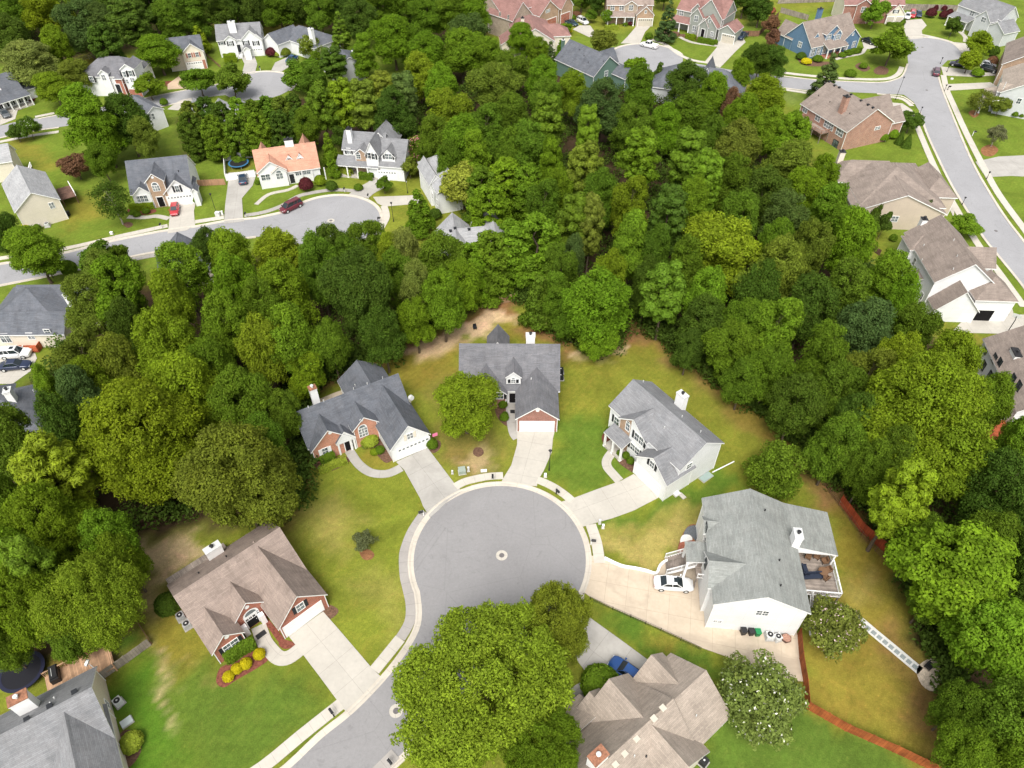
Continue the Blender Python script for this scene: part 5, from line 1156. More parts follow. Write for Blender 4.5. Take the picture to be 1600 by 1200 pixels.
    me = leafmesh(kind + '_crown', pos, nr, sz, sp, mat or M_leaf, .55 if mat is not M_needle else .28, ex)
    proto(kind, i, me, trunkmesh(kind + '_trunk', h * (.86 if shape in ('cone', 'column', 'pine', 'tall') else .7), tr, [tuple(c * np.array([.85, .85, .97])) for c in C_], bark or M_bark, seed=i, limbs=limbs))
for i in range(6): make_broad('oak', i, 5.2, 14, 2.0, 190 + 8 * i, .92, 190, .16, 'round', limbs=14)
for i in range(3): make_broad('bigoak', i, 8, 18, 2.5, 420, 1.05, 230, .17, 'round', limbs=18, tr=.45)
for i in range(4): make_broad('poplar', i, 4.4, 17, 1.5, 210, .85, 190, .16, 'tall', limbs=18, bark=M_barkl if i == 3 else None)
for i in range(3): make_broad('maple', i, 5.0, 13, 2.0, 130, 1.1, 300, .19, 'round', limbs=10, flat_=.62, up=.6, hollow=.5)
for i in range(3): make_broad('pine', i, 3.9, 17, 6.0, 105, .85, 300, .26, 'pine', M_needle, jit=.35, limbs=16, bark=M_bark, hollow=.35)
for i in range(3): make_broad('cypress', i, 2.9, 12, .4, 125, .8, 170, .2, 'column', limbs=0, flat_=.7)
for i in range(2): make_broad('willow', i, 9, 15, 2.0, 620, .8, 190, .15, 'round', jit=.9, limbs=14, up=.2, flat_=1.7, hollow=.55)
for i in range(2): make_broad('small', i, 3, 7, 1.4, 55, .8, 190, .2, 'round', tr=.14, limbs=8)
for i in range(2): make_broad('smallcone', i, 2.4, 9, .6, 75, .72, 170, .19, 'cone', tr=.16, limbs=0)
for i in range(2): make_broad('spruce', i, 3.2, 12, .5, 130, .62, 190, .17, 'cone', M_needle, jit=.4, tr=.2, limbs=0, flat_=.5)
make_broad('crape_white', 0, 3.6, 6.5, .8, 80, .8, 230, .15, 'round', extra=M_fwhite, exf=.05, tr=.1, jit=.8); make_broad('crape_pink', 0, 3.2, 6, .7, 62, .8, 230, .15, 'round', extra=M_fpale, exf=.045, tr=.1, jit=.8)
make_broad('crape_red', 0, 2.6, 5.5, .6, 50, .75, 190, .16, 'round', extra=M_fred, exf=.22, tr=.1, jit=.8); make_broad('crape_rose', 0, 2.6, 5.5, .6, 50, .75, 190, .16, 'round', extra=M_fpink, exf=.30, tr=.1, jit=.8)
make_broad('wispy', 0, 3.2, 6.5, 1.0, 60, .8, 60, .15, 'round', tr=.13, jit=.9, bark=M_barkl, limbs=26); make_broad('wispy', 1, 2.6, 4.5, .6, 45, .6, 90, .14, 'round', tr=.11, jit=.9, bark=M_barkl, limbs=22)
make_broad('shrubtree', 0, 3.6, 5, .2, 85, .8, 170, .15, 'round', tr=.12, jit=1.0, limbs=8, up=0, flat_=.9)
def make_bush(kind, i, r, h, leaf, per, cone=False, mat=None, ex=None, exf=0):
    rng = np.random.default_rng(55 + i); N = per; d = unit(rng, N); d[:, 2] = np.abs(d[:, 2]) * 1.0 - .15
    if cone: z = rng.random(N) ** 1.2; a = rng.random(N) * 6.28; w = (1 - z) ** .8; pos = np.stack([np.cos(a) * w * r, np.sin(a) * w * r, z * h + .05], 1); nr = np.stack([np.cos(a), np.sin(a), .5 + 0 * a], 1)
    else: pos = d * np.array([r, r, h * .62]) + np.array([0, 0, h * .4]); nr = d.copy()
    lump = 1 + .07 * np.sin(pos[:, 0] * 7 / r + i) * np.sin(pos[:, 1] * 7 / r + 2) * np.sin(pos[:, 2] * 6 / h)
    pos[:, :2] *= (lump * (.86 + .18 * rng.random(N)))[:, None]
    sz = leaf * (.7 + .6 * rng.random(N)); sp = rng.random((N, 3)); sp[:, 0] = sp[:, 0] * .6 + .2
    me = leafmesh(kind, pos, nr + rng.normal(size=(N, 3)) * .45, sz, sp, M_leaf, .6, (ex, rng.random(N) < exf) if ex else None); PROTO.setdefault(kind, []).append((me, None))
for i in range(3): make_bush('shrub', i, 1, 1.5, .11, 3000)
make_bush('conebush', 0, .7, 2.4, .10, 2200, True); make_bush('flowershrub', 0, 1, 1.5, .12, 2200, ex=M_fred, exf=.5)

TREE_GREENS = dict(y=((.178, .258, .014), 'yellow green'), b=((.136, .240, .014), 'bright green'), c=((.108, .188, .014), 'mid green'), d=((.070, .126, .014), 'dark green'),
    e=((.074, .128, .030), 'blue green'), g=((.145, .196, .022), 'olive green'), a=((.156, .226, .012), 'golden green'), p=((.19, .24, .05), 'pale green'),
    r=((.18, .095, .055), 'reddish brown'), k=((.15, .17, .08), 'grey green'), m=((.10, .024, .03), 'dark maroon'), l=((.50, .45, .015), 'bright yellow'), w=((.205, .275, .022), 'light yellow green'), q=((.27, .34, .04), 'pale yellow green'))
KNAME = dict(bigoak=('oak_tree', 'broad oak'), oak=('oak_tree', 'rounded oak'), poplar=('poplar_tree', 'tall leafy tree'), maple=('maple_tree', 'layered maple'), pine=('pine_tree', 'pine tree'), cypress=('cypress_tree', 'columnar cypress'), willow=('willow_oak_tree', 'feathery willow oak'),
    small=('garden_tree', 'small round tree'), smallcone=('conical_tree', 'small pointed tree'), spruce=('spruce_tree', 'spruce'), crape_white=('crape_myrtle', 'white flowering crape myrtle'), crape_pink=('crape_myrtle', 'pale pink flowering crape myrtle'),
    crape_red=('crape_myrtle', 'crimson flowering crape myrtle'), crape_rose=('crape_myrtle', 'rose flowering crape myrtle'), wispy=('sparse_tree', 'sparse half bare tree'), shrubtree=('weeping_tree', 'low spreading tree'))
BASE = dict(bigoak=(8, 18), oak=(5.2, 14), poplar=(4.4, 17), maple=(5.0, 13), pine=(3.9, 17), cypress=(2.9, 12), willow=(9, 15), small=(3, 7), smallcone=(2.4, 9), spruce=(3.2, 12), crape_white=(3.6, 6.5), crape_pink=(3.2, 6), crape_red=(2.6, 5.5), crape_rose=(2.6, 5.5), wispy=(3.2, 6.5), shrubtree=(3.6, 5))
PLANTS = []   # (root, description, position, where)
USED = {}
RT = random.Random(11)
def plant(kind, x, y, rpx, h, col, where='', label=None, idx=None, xyz=None):
    """x,y: photo pixel of the crown's middle, rpx: its half width in photo pixels, h: height in metres"""
    r0, h0 = BASE[kind]; zc = h * (.62 if kind in ('pine',) else .55)
    p = P(x, y, zc) if xyz is None else Vector((xyz[0], xyz[1], 0)); p.z = 0
    pxm = (F - (600 - y)) * S / (HC - zc); r = rpx / pxm if xyz is None else rpx
    if kind == 'poplar' and where and int(x + y) % 4: kind = 'oak'; r *= 1.16; r0, h0 = BASE[kind]
    if kind == 'oak' and where == 'central wood' and h > 13: h = 13 + (h - 13) * .45; r *= 1.07
    c0, word = TREE_GREENS[col]; nm, desc = KNAME[kind]
    k = RT.randrange(len(PROTO[kind])) if idx is None else idx
    root = empty(nm, p, RT.uniform(0, 6.28)); s_ = r / r0; root.scale = (s_ * RT.uniform(.95, 1.05), s_ * RT.uniform(.95, 1.05), h / h0)
    crown, trunk = PROTO[kind][k]
    o = link('crown', crown, root); v = RT.uniform(.82, 1.08); o.color = (c0[0] * v * RT.uniform(.92, 1.08), c0[1] * v, c0[2] * v * RT.uniform(.85, 1.15), 1)
    if trunk: link('trunk', trunk, root)
    PLANTS.append([root, word + ' ' + desc, p, where, label, 'tree']); return root
def shrub(x, y, rpx, h, col, kind='shrub', desc=None, label=None, sx=1, sy=1, rz=None, name=None):
    p = P(x, y, h * .4); p.z = 0; pxm = (F - (600 - y)) * S / (HC - h * .4); r = rpx / pxm; c0, word = TREE_GREENS[col]
    me = RT.choice(PROTO[kind])[0]; r0 = .7 if kind == 'conebush' else 1.0; h0 = 2.4 if kind == 'conebush' else 1.5
    o = link(name or ('round_shrub' if kind != 'conebush' else 'cone_shrub'), me); o.location = p; o.scale = (r / r0 * sx, r / r0 * sy, h / h0); o.rotation_euler = (0, 0, RT.uniform(0, 6.28) if rz is None else rz)
    v = RT.uniform(.9, 1.1); o.color = (c0[0] * v, c0[1] * v, c0[2] * v, 1)
    PLANTS.append([o, word + ' ' + (desc or ('cone shaped shrub' if kind == 'conebush' else 'clipped round shrub')), p, '', label, 'shrub']); return o
def hedge(x0, y0, x1, y1, wpx, h, col, label):
    """clipped hedge between two photo pixels"""
    a, b = P(x0, y0, h * .5), P(x1, y1, h * .5); a.z = b.z = 0; d = b - a; L = d.length; t = (F - (600 - y0)) * S / (HC - h); w = wpx / t
    rng = np.random.default_rng(int(x0 * 7 + y0)); N = int(max(800, 260 * (L * w + 2 * L * h))); s_ = rng.random(N); side = rng.random(N)
    X = (s_ - .5) * L; per = w + 2 * h; q = side * per
    Y = np.where(q < h, -w / 2, np.where(q < h + w, q - h - w / 2, w / 2)); Z = np.where(q < h, q, np.where(q < h + w, h, per - q))
    nr = np.stack([0 * X, np.where(q < h, -1., np.where(q < h + w, 0., 1.)), np.where((q >= h) & (q < h + w), 1., .2)], 1)
    e = (np.abs(X) > L / 2 - .25); Y = np.where(e, Y * (.6 + .4 * rng.random(N)), Y)
    pos = np.stack([X, Y, Z], 1) + rng.normal(size=(N, 3)) * .05; pos[:, 2] += .06 * np.sin(X * 2.7) ; pos[:, 1] += .08 * np.sin(X * 1.9 + 1)
    sp = rng.random((N, 3)); sp[:, 0] = .2 + .6 * sp[:, 0]
    me = leafmesh('hedge', pos, nr + rng.normal(size=(N, 3)) * .4, .11 * (.7 + .6 * rng.random(N)), sp, M_leaf, .6)
    o = link('hedge', me); o.location = (a + b) / 2; o.rotation_euler = (0, 0, math.atan2(d.y, d.x)); c0, word = TREE_GREENS[col]; o.color = (*c0, 1)
    tag(o, label, 'hedge'); return o

T = plant
# -- named individuals round the near circle
T('oak',727,632,55,11,'y',label='bright green yard tree half hiding the brick house with white dormer',idx=1)
T('willow',756,1080,142,12.5,'w',label='huge feathery yellow green tree overhanging the street, bottom centre',idx=0)
T('willow',868,972,60,11.5,'w',label='feathery yellow green crown joined to the huge tree, by the grey drive',idx=1)
T('willow',846,1178,62,10,'b',label='leafy tree below the huge street tree, left of the rust capped chimney')
T('wispy',568,842,24,3.6,'k',label='little half bare tree alone in the lawn left of the circle',idx=1)
T('shrubtree',1210,737,46,6.5,'c',label='low spreading green tree behind the white houses, right yard')
T('crape_white',1187,1096,74,7,'p',label='white flowering crape myrtle at the taupe roofed house',idx=0)
T('crape_pink',1297,985,47,6.2,'p',label='pale pink flowering crape myrtle at the corner of the orange fence')
T('smallcone',842,470,26,11,'c',label='pointed dark green tree in a mulch ring behind the brick house')
T('maple',1480,898,92,15,'b',label='broad bright green maple over the red fence boards, right side',idx=0)
T('maple',1550,1010,68,14,'b',label='bright green maple at the right edge above the stone patio',idx=1)
T('bigoak',1425,650,92,20,'y',label='largest yellow green oak of the right wood')
# -- lower left wood
for a in (('bigoak',225,690,90,18,'a'),('bigoak',375,752,94,17,'g'),('bigoak',85,830,62,15,'a'),('pine',85,748,52,17,'y'),('oak',180,855,45,13,'b'),('oak',20,700,42,15,'c'),('poplar',110,684,32,16,'d'),('oak',196,880,36,12,'a'),
 ('willow',152,950,74,13,'w'),('bigoak',42,955,62,14,'a'),('oak',8,1015,30,10,'c'),('oak',300,622,54,16,'y'),('oak',383,640,46,15,'c'),('poplar',86,622,22,14,'b'),('poplar',142,640,30,16,'e'),('oak',20,885,45,14,'b'),('oak',445,655,30,11,'c'),
 ('oak',415,700,38,13,'c'),('pine',60,900,35,16,'c'),('oak',8,790,38,14,'c'),('oak',110,1000,35,9,'c'),
 ('oak',148,482,42,13,'g'),('maple',190,465,42,15,'b'),('oak',290,440,44,15,'b'),('oak',365,414,38,14,'y'),('oak',372,462,36,16,'b'),('oak',275,487,34,16,'y'),('oak',212,527,30,15,'d'),('oak',265,560,52,17,'y'),('oak',360,525,42,16,'b'),
 ('oak',142,577,40,13,'g'),('oak',440,408,42,13,'y'),('poplar',520,402,30,13,'d'),('poplar',577,396,28,13,'c'),('bigoak',568,475,62,19,'d'),('oak',450,472,44,16,'y'),('oak',458,545,50,16,'b'),('poplar',636,410,24,14,'p'),('oak',690,420,42,14,'c'),
 ('poplar',652,462,24,14,'p'),('oak',692,478,36,14,'b'),('oak',650,508,30,11,'b'),('oak',415,558,42,16,'y'),('oak',612,414,26,13,'y'),('oak',500,430,34,16,'c'),('oak',415,500,36,16,'c'),('oak',600,530,38,13,'d'),('oak',520,548,30,12,'c'),
 ('oak',340,590,38,15,'c'),('poplar',200,590,34,16,'g'),('oak',480,590,30,10,'y'),('oak',720,455,34,12,'b'),('oak',330,394,24,10,'d'),('poplar',165,430,28,10,'g'),('oak',548,425,28,14,'c'),('oak',620,445,30,14,'c'),('oak',160,620,36,15,'a')): T(*a, where='lower left wood')
for a in (('cypress',737,425,26,13,'b'),('cypress',765,410,32,14,'b'),('cypress',800,395,34,14,'b'),('cypress',838,388,36,15,'b'),('cypress',765,330,30,13,'b'),('cypress',790,290,34,13,'b'),('cypress',755,300,28,12,'c'),('cypress',825,300,30,13,'b')): T(*a, where='central wood')
# -- central and right wood
for a in (('poplar',930,475,48,17,'b'),('poplar',955,440,26,17,'y'),('pine',1037,462,36,15,'c'),('poplar',1125,385,52,20,'y'),('oak',1095,512,38,12,'d'),('oak',1140,552,42,12,'c'),('wispy',1172,470,32,15,'g'),('pine',895,358,26,16,'c'),('pine',922,360,24,16,'g'),
 ('poplar',985,325,26,18,'y'),('pine',1040,352,34,18,'d'),('maple',985,395,30,16,'b'),('oak',895,412,22,12,'e'),('poplar',870,470,26,12,'c'),('oak',1230,350,38,17,'e'),('oak',1265,392,32,17,'g'),('oak',1215,422,42,18,'g'),('maple',1292,345,32,16,'b'),
 ('maple',1322,388,34,16,'b'),('oak',1317,457,38,17,'c'),('maple',1375,450,34,15,'b'),('oak',1402,480,28,13,'b'),('oak',1350,522,46,16,'e'),('oak',1420,526,36,13,'c'),('oak',1260,482,42,17,'d'),('oak',1475,572,42,14,'y'),('oak',1490,712,62,17,'y'),
 ('oak',1565,772,52,16,'d'),('oak',1304,702,38,14,'c'),('oak',1240,642,40,14,'d'),('oak',1352,742,32,13,'c'),('pine',1405,785,42,17,'y'),('oak',1560,1130,62,13,'c'),('oak',1492,1110,36,10,'c'),('oak',1200,590,38,13,'c'),('oak',1160,600,32,10,'c'),
 ('oak',1300,620,40,16,'c'),('oak',1350,600,40,17,'g'),('oak',1290,560,38,17,'c'),('poplar',1210,520,34,17,'b'),('oak',1330,670,36,15,'d'),('oak',1400,570,36,16,'y'),('oak',1535,640,36,14,'b'),('oak',1540,860,48,13,'c'),('oak',1435,860,40,11,'c'),
 ('oak',1385,720,36,14,'c'),('oak',1590,900,42,14,'d'),('oak',1595,700,36,14,'b'),('oak',1446,945,32,8,'c'),('oak',1500,1180,40,10,'c'),('oak',1590,1190,50,12,'b'),('oak',1160,520,34,14,'c'),('oak',1100,470,34,16,'b'),('oak',1185,460,34,18,'d'),
 ('oak',1070,420,30,16,'c'),('oak',1010,450,24,15,'d'),('oak',1025,400,26,16,'c'),('oak',1075,550,26,9,'d'),('oak',895,500,30,9,'c'),('oak',935,530,32,8,'b'),('poplar',875,430,24,14,'c'),
 ('maple',1232,225,28,14,'b'),('oak',1200,212,26,14,'b'),('oak',1230,265,42,16,'g'),('oak',1190,162,34,14,'y'),('oak',1112,155,26,13,'b'),('oak',1155,122,20,10,'b'),('oak',1186,100,20,10,'d'),('oak',1208,100,22,10,'d'),('oak',1140,172,15,11,'r'),
 ('pine',1000,255,34,17,'b'),('pine',855,195,28,17,'c'),('pine',917,215,20,17,'b'),('pine',1075,255,32,17,'c'),('pine',912,275,32,17,'g'),('pine',1100,292,32,17,'b'),('oak',1150,235,40,16,'g'),('oak',1075,190,36,16,'c'),('oak',987,205,30,15,'c'),
 ('poplar',830,235,30,17,'c'),('maple',862,270,22,16,'b'),('oak',940,170,38,16,'e'),('oak',895,150,26,14,'y'),('oak',1000,142,27,13,'c'),('oak',1070,138,30,13,'d'),('oak',1150,290,34,17,'c'),('oak',1190,310,36,17,'d'),('oak',1155,345,34,18,'c'),
 ('oak',1080,325,30,17,'b'),('oak',850,330,28,16,'c'),('oak',940,310,30,17,'c'),('oak',870,310,24,15,'b'),('oak',1255,310,34,16,'b'),('oak',1040,205,26,15,'b'),('oak',1110,225,26,15,'c'),('oak',1160,190,28,14,'b'),('oak',800,190,30,15,'c'),
 ('oak',775,140,40,15,'g'),('poplar',722,85,32,14,'b'),('poplar',664,90,27,14,'b'),('poplar',615,62,31,15,'b'),('poplar',568,88,22,12,'b'),('oak',655,125,30,14,'y'),('pine',600,155,26,15,'g'),('pine',570,165,28,15,'g'),('pine',535,165,28,15,'y'),
 ('pine',505,172,28,15,'c'),('pine',632,158,26,15,'e'),('poplar',702,180,32,16,'y'),('oak',690,142,28,14,'b'),('poplar',665,28,25,15,'c'),('poplar',700,25,25,15,'c'),('poplar',742,24,24,14,'b'),('oak',735,58,34,13,'e'),('oak',760,95,30,13,'b'),
 ('poplar',680,225,26,15,'c'),('poplar',725,225,30,16,'b'),('poplar',760,210,30,16,'c'),('poplar',745,255,28,15,'b'),('oak',700,262,24,12,'c'),('poplar',616,182,26,14,'d'),('poplar',575,172,24,13,'d'),('oak',815,68,28,11,'b'),('oak',842,88,22,10,'b'),
 ('oak',800,115,28,12,'c'),('oak',845,130,28,13,'b'),('oak',480,205,22,11,'c'),('small',532,218,13,7,'d'),('oak',1280,285,26,12,'b'),('oak',800,245,26,14,'c'),('poplar',850,165,22,14,'c'),('oak',1210,390,28,16,'c')): T(*a, where='central wood')
# -- top left wood
for a in (('oak',70,20,36,15,'a'),('oak',48,102,42,12,'p'),('oak',15,25,30,15,'c'),('oak',130,45,38,15,'e'),('pine',205,38,34,17,'d'),('pine',165,75,26,15,'d'),('poplar',300,20,30,15,'c'),('poplar',265,35,26,15,'c'),('oak',85,142,32,9,'a'),
 ('oak',118,120,26,9,'g'),('poplar',335,15,24,15,'d'),('poplar',365,8,24,15,'d'),('poplar',400,14,24,14,'d'),('poplar',435,18,24,13,'c'),('poplar',468,15,22,13,'d'),('poplar',500,22,22,13,'c'),('poplar',560,35,24,14,'d'),('poplar',585,15,24,14,'c'),
 ('poplar',625,5,26,14,'c'),('pine',235,10,28,16,'d'),('oak',170,0,32,15,'d'),('oak',120,-10,32,15,'c'),('oak',18,65,30,14,'d'),('oak',290,-8,26,14,'d'),('poplar',530,8,24,14,'d'),('oak',160,45,26,14,'e'),('oak',90,75,26,12,'a'),('poplar',420,-5,24,14,'c'),
 ('poplar',475,-8,22,14,'d'),('oak',60,-5,30,14,'a'),('poplar',340,-12,24,14,'c'),('poplar',580,-14,24,14,'d'),('oak',780,-4,22,12,'c'),('poplar',720,-10,24,13,'c'),('poplar',660,-14,24,13,'c'),('oak',-30,140,20,9,'g')): T(*a, where='top left wood')
for a in ((302,190),(326,184),(350,192),(375,186),(398,188),(420,182),(442,184),(462,178),(300,208),(336,212),(370,210),(405,209),(440,206),(468,200)): T('cypress', a[0], a[1], 19, 11, 'cbdg'[(a[0] // 7) % 4] , where='cypress hedge')
# -- single trees of the streets
for a in (('poplar',138,192,46,18,'b'),('oak',162,215,34,13,'b'),('oak',198,195,36,14,'d'),('oak',228,218,24,11,'g'),('oak',160,255,22,9,'c'),('small',118,261,22,5.5,'r'),('oak',247,86,38,10,'b'),('smallcone',312,60,14,8,'y'),('small',232,137,25,6,'y'),('small',311,128,25,7,'c'),
 ('small',363,129,30,8,'c'),('crape_white',45,200,18,5,'c'),('small',25,208,13,4,'d'),('spruce',532,50,19,13,'c'),('crape_white',483,74,20,6,'g'),('crape_rose',427,66,10,4,'m'),('small',473,118,29,8,'c'),('pine',520,100,22,11,'d'),('oak',490,130,24,9,'c'),
 ('crape_rose',652,235,22,6.5,'c'),('small',640,263,17,4.5,'g'),('smallcone',514,232,13,8,'b'),('smallcone',518,256,10,6,'b'),('small',724,292,38,9.5,'q'),('small',600,290,14,3.5,'c'),('smallcone',655,328,22,10,'b'),('oak',6,368,28,10,'d'),
 ('oak',57,400,44,11,'b'),('wispy',177,317,32,9,'d'),('small',155,412,28,8,'c'),('small',185,404,18,6,'c'),('small',943,67,20,7,'g'),('spruce',1044,30,18,12,'e'),('small',990,110,18,7,'b'),('smallcone',1030,117,13,7,'d'),('spruce',860,82,13,7,'e'),
 ('spruce',1293,118,22,13,'e'),('small',1368,22,18,8,'b'),('small',1394,75,32,9,'b'),('small',1530,70,19,7,'y'),('small',1515,96,17,6,'y'),('small',1490,42,14,5,'d'),('small',1423,191,17,5,'d'),('wispy',1532,160,22,6,'g'),('small',1563,166,14,4.5,'g'),
 ('wispy',1560,205,20,7,'k'),('crape_white',948,27,10,4.5,'b'),('small',924,25,9,4,'c'),('small',1360,355,13,6,'d'),('small',1381,352,11,6,'d'),('small',1440,332,15,5,'d'),('small',1366,343,10,6,'d'),('small',1509,354,22,4,'b'),('oak',1175,95,16,9,'d'),
 ('small',1205,40,14,6,'r'),('poplar',1190,8,20,12,'d'),('poplar',1165,-5,22,12,'d'),('poplar',935,-12,22,12,'d'),('poplar',910,-14,20,12,'c'),('oak',1040,-12,20,10,'d'),('small',70,412,20,6,'c'),('small',1208,60,12,5,'r'),
 ('smallcone',875,75,7,5,'b'),('small',884,45,10,3.5,'b'),('small',495,95,12,5,'c')): T(*a)
# -- shrubs
for a in ((262,945,19,3.2,'d'),(357,1057,9,1.1,'l'),(370,1045,9,1.1,'l'),(384,1037,9.5,1.2,'l'),(405,1022,9.5,1.2,'l'),(675,694,9,1.8,'c'),(577,688,14,1.7,'q'),(571,683,11,1.6,'q'),(593,703,8,1,'c'),(585,706,7,.8,'y'),(786,632,7,1.5,'c'),(788,652,7,1.3,'c'),(789,648,5,1,'c'),
 (953,675,8,1.8,'c'),(978,712,6,1.3,'c'),(985,720,6,1.4,'c'),(968,708,5,1,'c'),(938,1068,30,3.2,'c'),(205,1160,18,1.5,'q'),(492,716,8,1.8,'e'),(466,700,10,1.8,'d'),(1379,214,9,2.2,'b'),(1395,210,9,2.2,'b'),(1464,484,8,1.6,'c'),(680,335,10,2.2,'d'),
 (560,293,7,1.5,'c'),(478,289,11,3,'m'),(500,283,9,2.4,'y'),(518,291,9,2.2,'d'),(402,285,4,1,'c'),(432,285,3,.8,'c'),(441,285,3,.8,'c'),(424,82,9,2.5,'m'),(445,82,9,2.4,'g'),(434,85,6,1.5,'q'),(208,332,6,1,'c'),(214,335,6,1.1,'c'),(228,330,6,1.1,'c'),
 (307,313,5,1.6,'c'),(315,98,6,2.5,'c'),(108,420,12,3,'c'),(1455,21,8,3,'m'),(1474,24,6,2.6,'m'),(1483,22,6,2.8,'m'),(1462,13,4,2,'m'),(1475,13,5,2,'m'),(1411,35,4,1.5,'c'),(1329,115,9,2,'c'),(1260,96,8,1.6,'l'),(1252,88,8,2,'d'),(1278,92,8,1.8,'c'),
 (1316,86,6,1.5,'c'),(1325,83,6,1.5,'c'),(1337,80,6,1.5,'c'),(1349,103,6,1.6,'c'),(1528,114,9,2.2,'b'),(1551,96,8,2.6,'r'),(1553,81,8,3,'d'),(1596,180,5,1.6,'c'),(1586,179,5,1.6,'c'),(888,48,6,2,'l'),(900,22,8,1.5,'r'),(894,27,6,1.4,'c'),(958,41,5,1.5,'c'),
 (977,38,4,1.2,'c'),(985,37,4,1.2,'m'),(993,35,5,1.4,'y'),(1014,57,6,2,'c'),(1118,66,4,1.5,'c'),(773,49,5,1.6,'c'),(256,160,6,2,'c'),(193,132,3,.9,'c'),(201,131,3,.9,'c'),(207,130,3,.9,'c'),(40,357,7,1.6,'l'),(58,356,6,1.4,'c'),(1396,372,6,1.5,'c'),(570,697,5,.9,'p')): shrub(*a)
for a in ((1407,217,7,3.2,'d'),(1418,222,8,3.2,'d'),(409,283,4,2.6,'c'),(622,270,6,3.2,'d')): shrub(*a, kind='conebush')
shrub(1205, 17, 7, 2, 'c', 'flowershrub', 'crimson flowering shrub')
hedge(352,1030,398,1003,13,1.5,'c','long dark green clipped hedge under the red brick house window'); hedge(501,722,523,713,12,1.4,'c','dark green hedge under the orange brick gable window'); hedge(499,735,541,719,9,.9,'q','low lime green hedge edging the orange brick house bed')
hedge(350,92,369,90,9,2.2,'y','bright square hedge left of the white house entry, top left'); hedge(527,264,550,271,8,1.6,'q','yellow green hedge left of the wrap porch steps'); hedge(562,274,583,277,8,1.4,'c','green hedge right of the wrap porch steps')
hedge(203,326,240,320,8,1.4,'y','green hedge under the bay window by the red car'); hedge(1072,56,1087,60,6,1.4,'y','short hedge left of the sage house drive'); hedge(1090,62,1117,67,6,1.4,'c','long hedge in front of the sage house'); hedge(945,43,966,43,5,1.2,'q','yellow green hedge below the brown stone house porch'); hedge(1320,84,1345,78,6,1.4,'c','dark hedge in front of the blue sided house')
hedge(1386,38,1410,38,4,1,'c','low hedge in front of the red roofed garage, top right')

# -- undergrowth of the woods: nobody could count it
def undergrowth():
    rng = np.random.default_rng(5); polys = [[(60,690),(150,560),(300,500),(560,470),(700,440),(760,480),(640,530),(520,580),(455,640),(440,760),(330,810),(215,850),(160,980),(40,1030),(-60,1050),(-60,800)],
      [(790,470),(860,480),(1000,480),(1060,560),(1150,620),(1240,690),(1300,745),(1400,830),(1430,960),(1460,1060),(1540,1230),(1700,1230),(1700,760),(1500,590),(1400,500),(1310,400),(1260,300),(1230,240),(1150,160),(900,140),(700,130),(620,200),(720,330)],
      [(-60,-20),(740,-20),(740,50),(600,60),(520,45),(330,42),(310,75),(180,75),(100,92),(-60,100)]]
    cs = []
    for poly in polys:
        w = [P(*p) for p in poly]; x0, x1, y0, y1 = min(p.x for p in w), max(p.x for p in w), min(p.y for p in w), max(p.y for p in w)
        k = int((x1 - x0) * (y1 - y0) / 5.5); X = rng.uniform(x0, x1, k); Y = rng.uniform(y0, y1, k); ins = np.zeros(k, bool)
        for i in range(len(w)):
            a, b = w[i], w[(i + 1) % len(w)]; ins ^= ((a.y > Y) != (b.y > Y)) & (X < (b.x - a.x) * (Y - a.y) / (b.y - a.y + 1e-12) + a.x)
        cs.append(np.stack([X[ins], Y[ins], rng.uniform(.3, 1.6, ins.sum())], 1))
    for line in [[(455,640),(520,592),(600,560),(640,530),(700,500),(752,472),(800,462),(860,500),(905,545),(950,550),(985,500),(1010,505),(1060,560),(1150,622),(1240,688),(1300,750),(1400,850),(1440,930),(1490,1060),(1535,1200)],[(455,640),(468,700),(455,780),(420,815)],[(120,475),(60,690),(20,700)],[(1395,500),(1330,400),(1280,310),(1235,250)]]:
        w = smooth(px(line), 12); w = np.array([(p.x, p.y) for p in w]); k = rng.integers(0, len(w), 26 * len(line)); off = rng.normal(size=(len(k), 2)) * 1.3 + (0, 1.6)
        cs.append(np.concatenate([w[k] + off, rng.uniform(.3, 2.2, (len(k), 1))], 1)); cs.append(np.concatenate([w[k] + off * .4 + (0, 1.2), rng.uniform(.3, 1.5, (len(k), 1))], 1))
    C_ = np.concatenate(cs); R = rng.uniform(.9, 1.9, len(C_)); pos, nr, sz, sp = clumps_to_leaves(rng, C_, R, 60, .27, .7, .4, .7, .1)
    pos[:, 2] = np.maximum(pos[:, 2], .05)
    o = link('undergrowth', leafmesh('undergrowth', pos, nr, sz, sp, M_leaf)); o.color = (.06, .105, .014, 1); tag(o, kind='stuff', label='dark leafy undergrowth filling the floor of the woods', cat='undergrowth')
undergrowth()
# ------------------------------------------------------------------ every plant gets a label of its own
LMK = [('the near turning circle', 781, 868), ('the red brick house', 390, 930), ('the slate roofed brick house', 560, 650), ('the white dormer house', 800, 600), ('the light grey roofed house', 1040, 680), ('the greenish grey roof', 1190, 860), ('the taupe roof', 1010, 1120),
 ('the lowest left house', 90, 1110), ('the slate roofed cream house', 50, 490), ('the second turning circle', 517, 345), ('the salmon roof', 445, 250), ('the wrap porch house', 580, 235), ('the red car', 273, 325), ('the cream gable house', 50, 300), ('the split level house', 170, 110),
 ('the third turning circle', 404, 134), ('the white two storey house', 373, 60), ('the green sided house', 920, 90), ('the parked pickup', 1014, 72), ('the sage house', 1100, 40), ('the blue sided house', 1285, 60), ('the top right circle', 1455, 78), ('the pink brick house', 1325, 180),
 ('the beige hipped house', 1380, 290), ('the white carport house', 1490, 430), ('the orange deck', 1570, 650), ('the stone patio', 1455, 1050), ('the tan dirt patch', 720, 520), ('the cream red roofed house', 840, 50), ('the brown stone house', 985, 25), ('the grey porch house', 15, 150)]
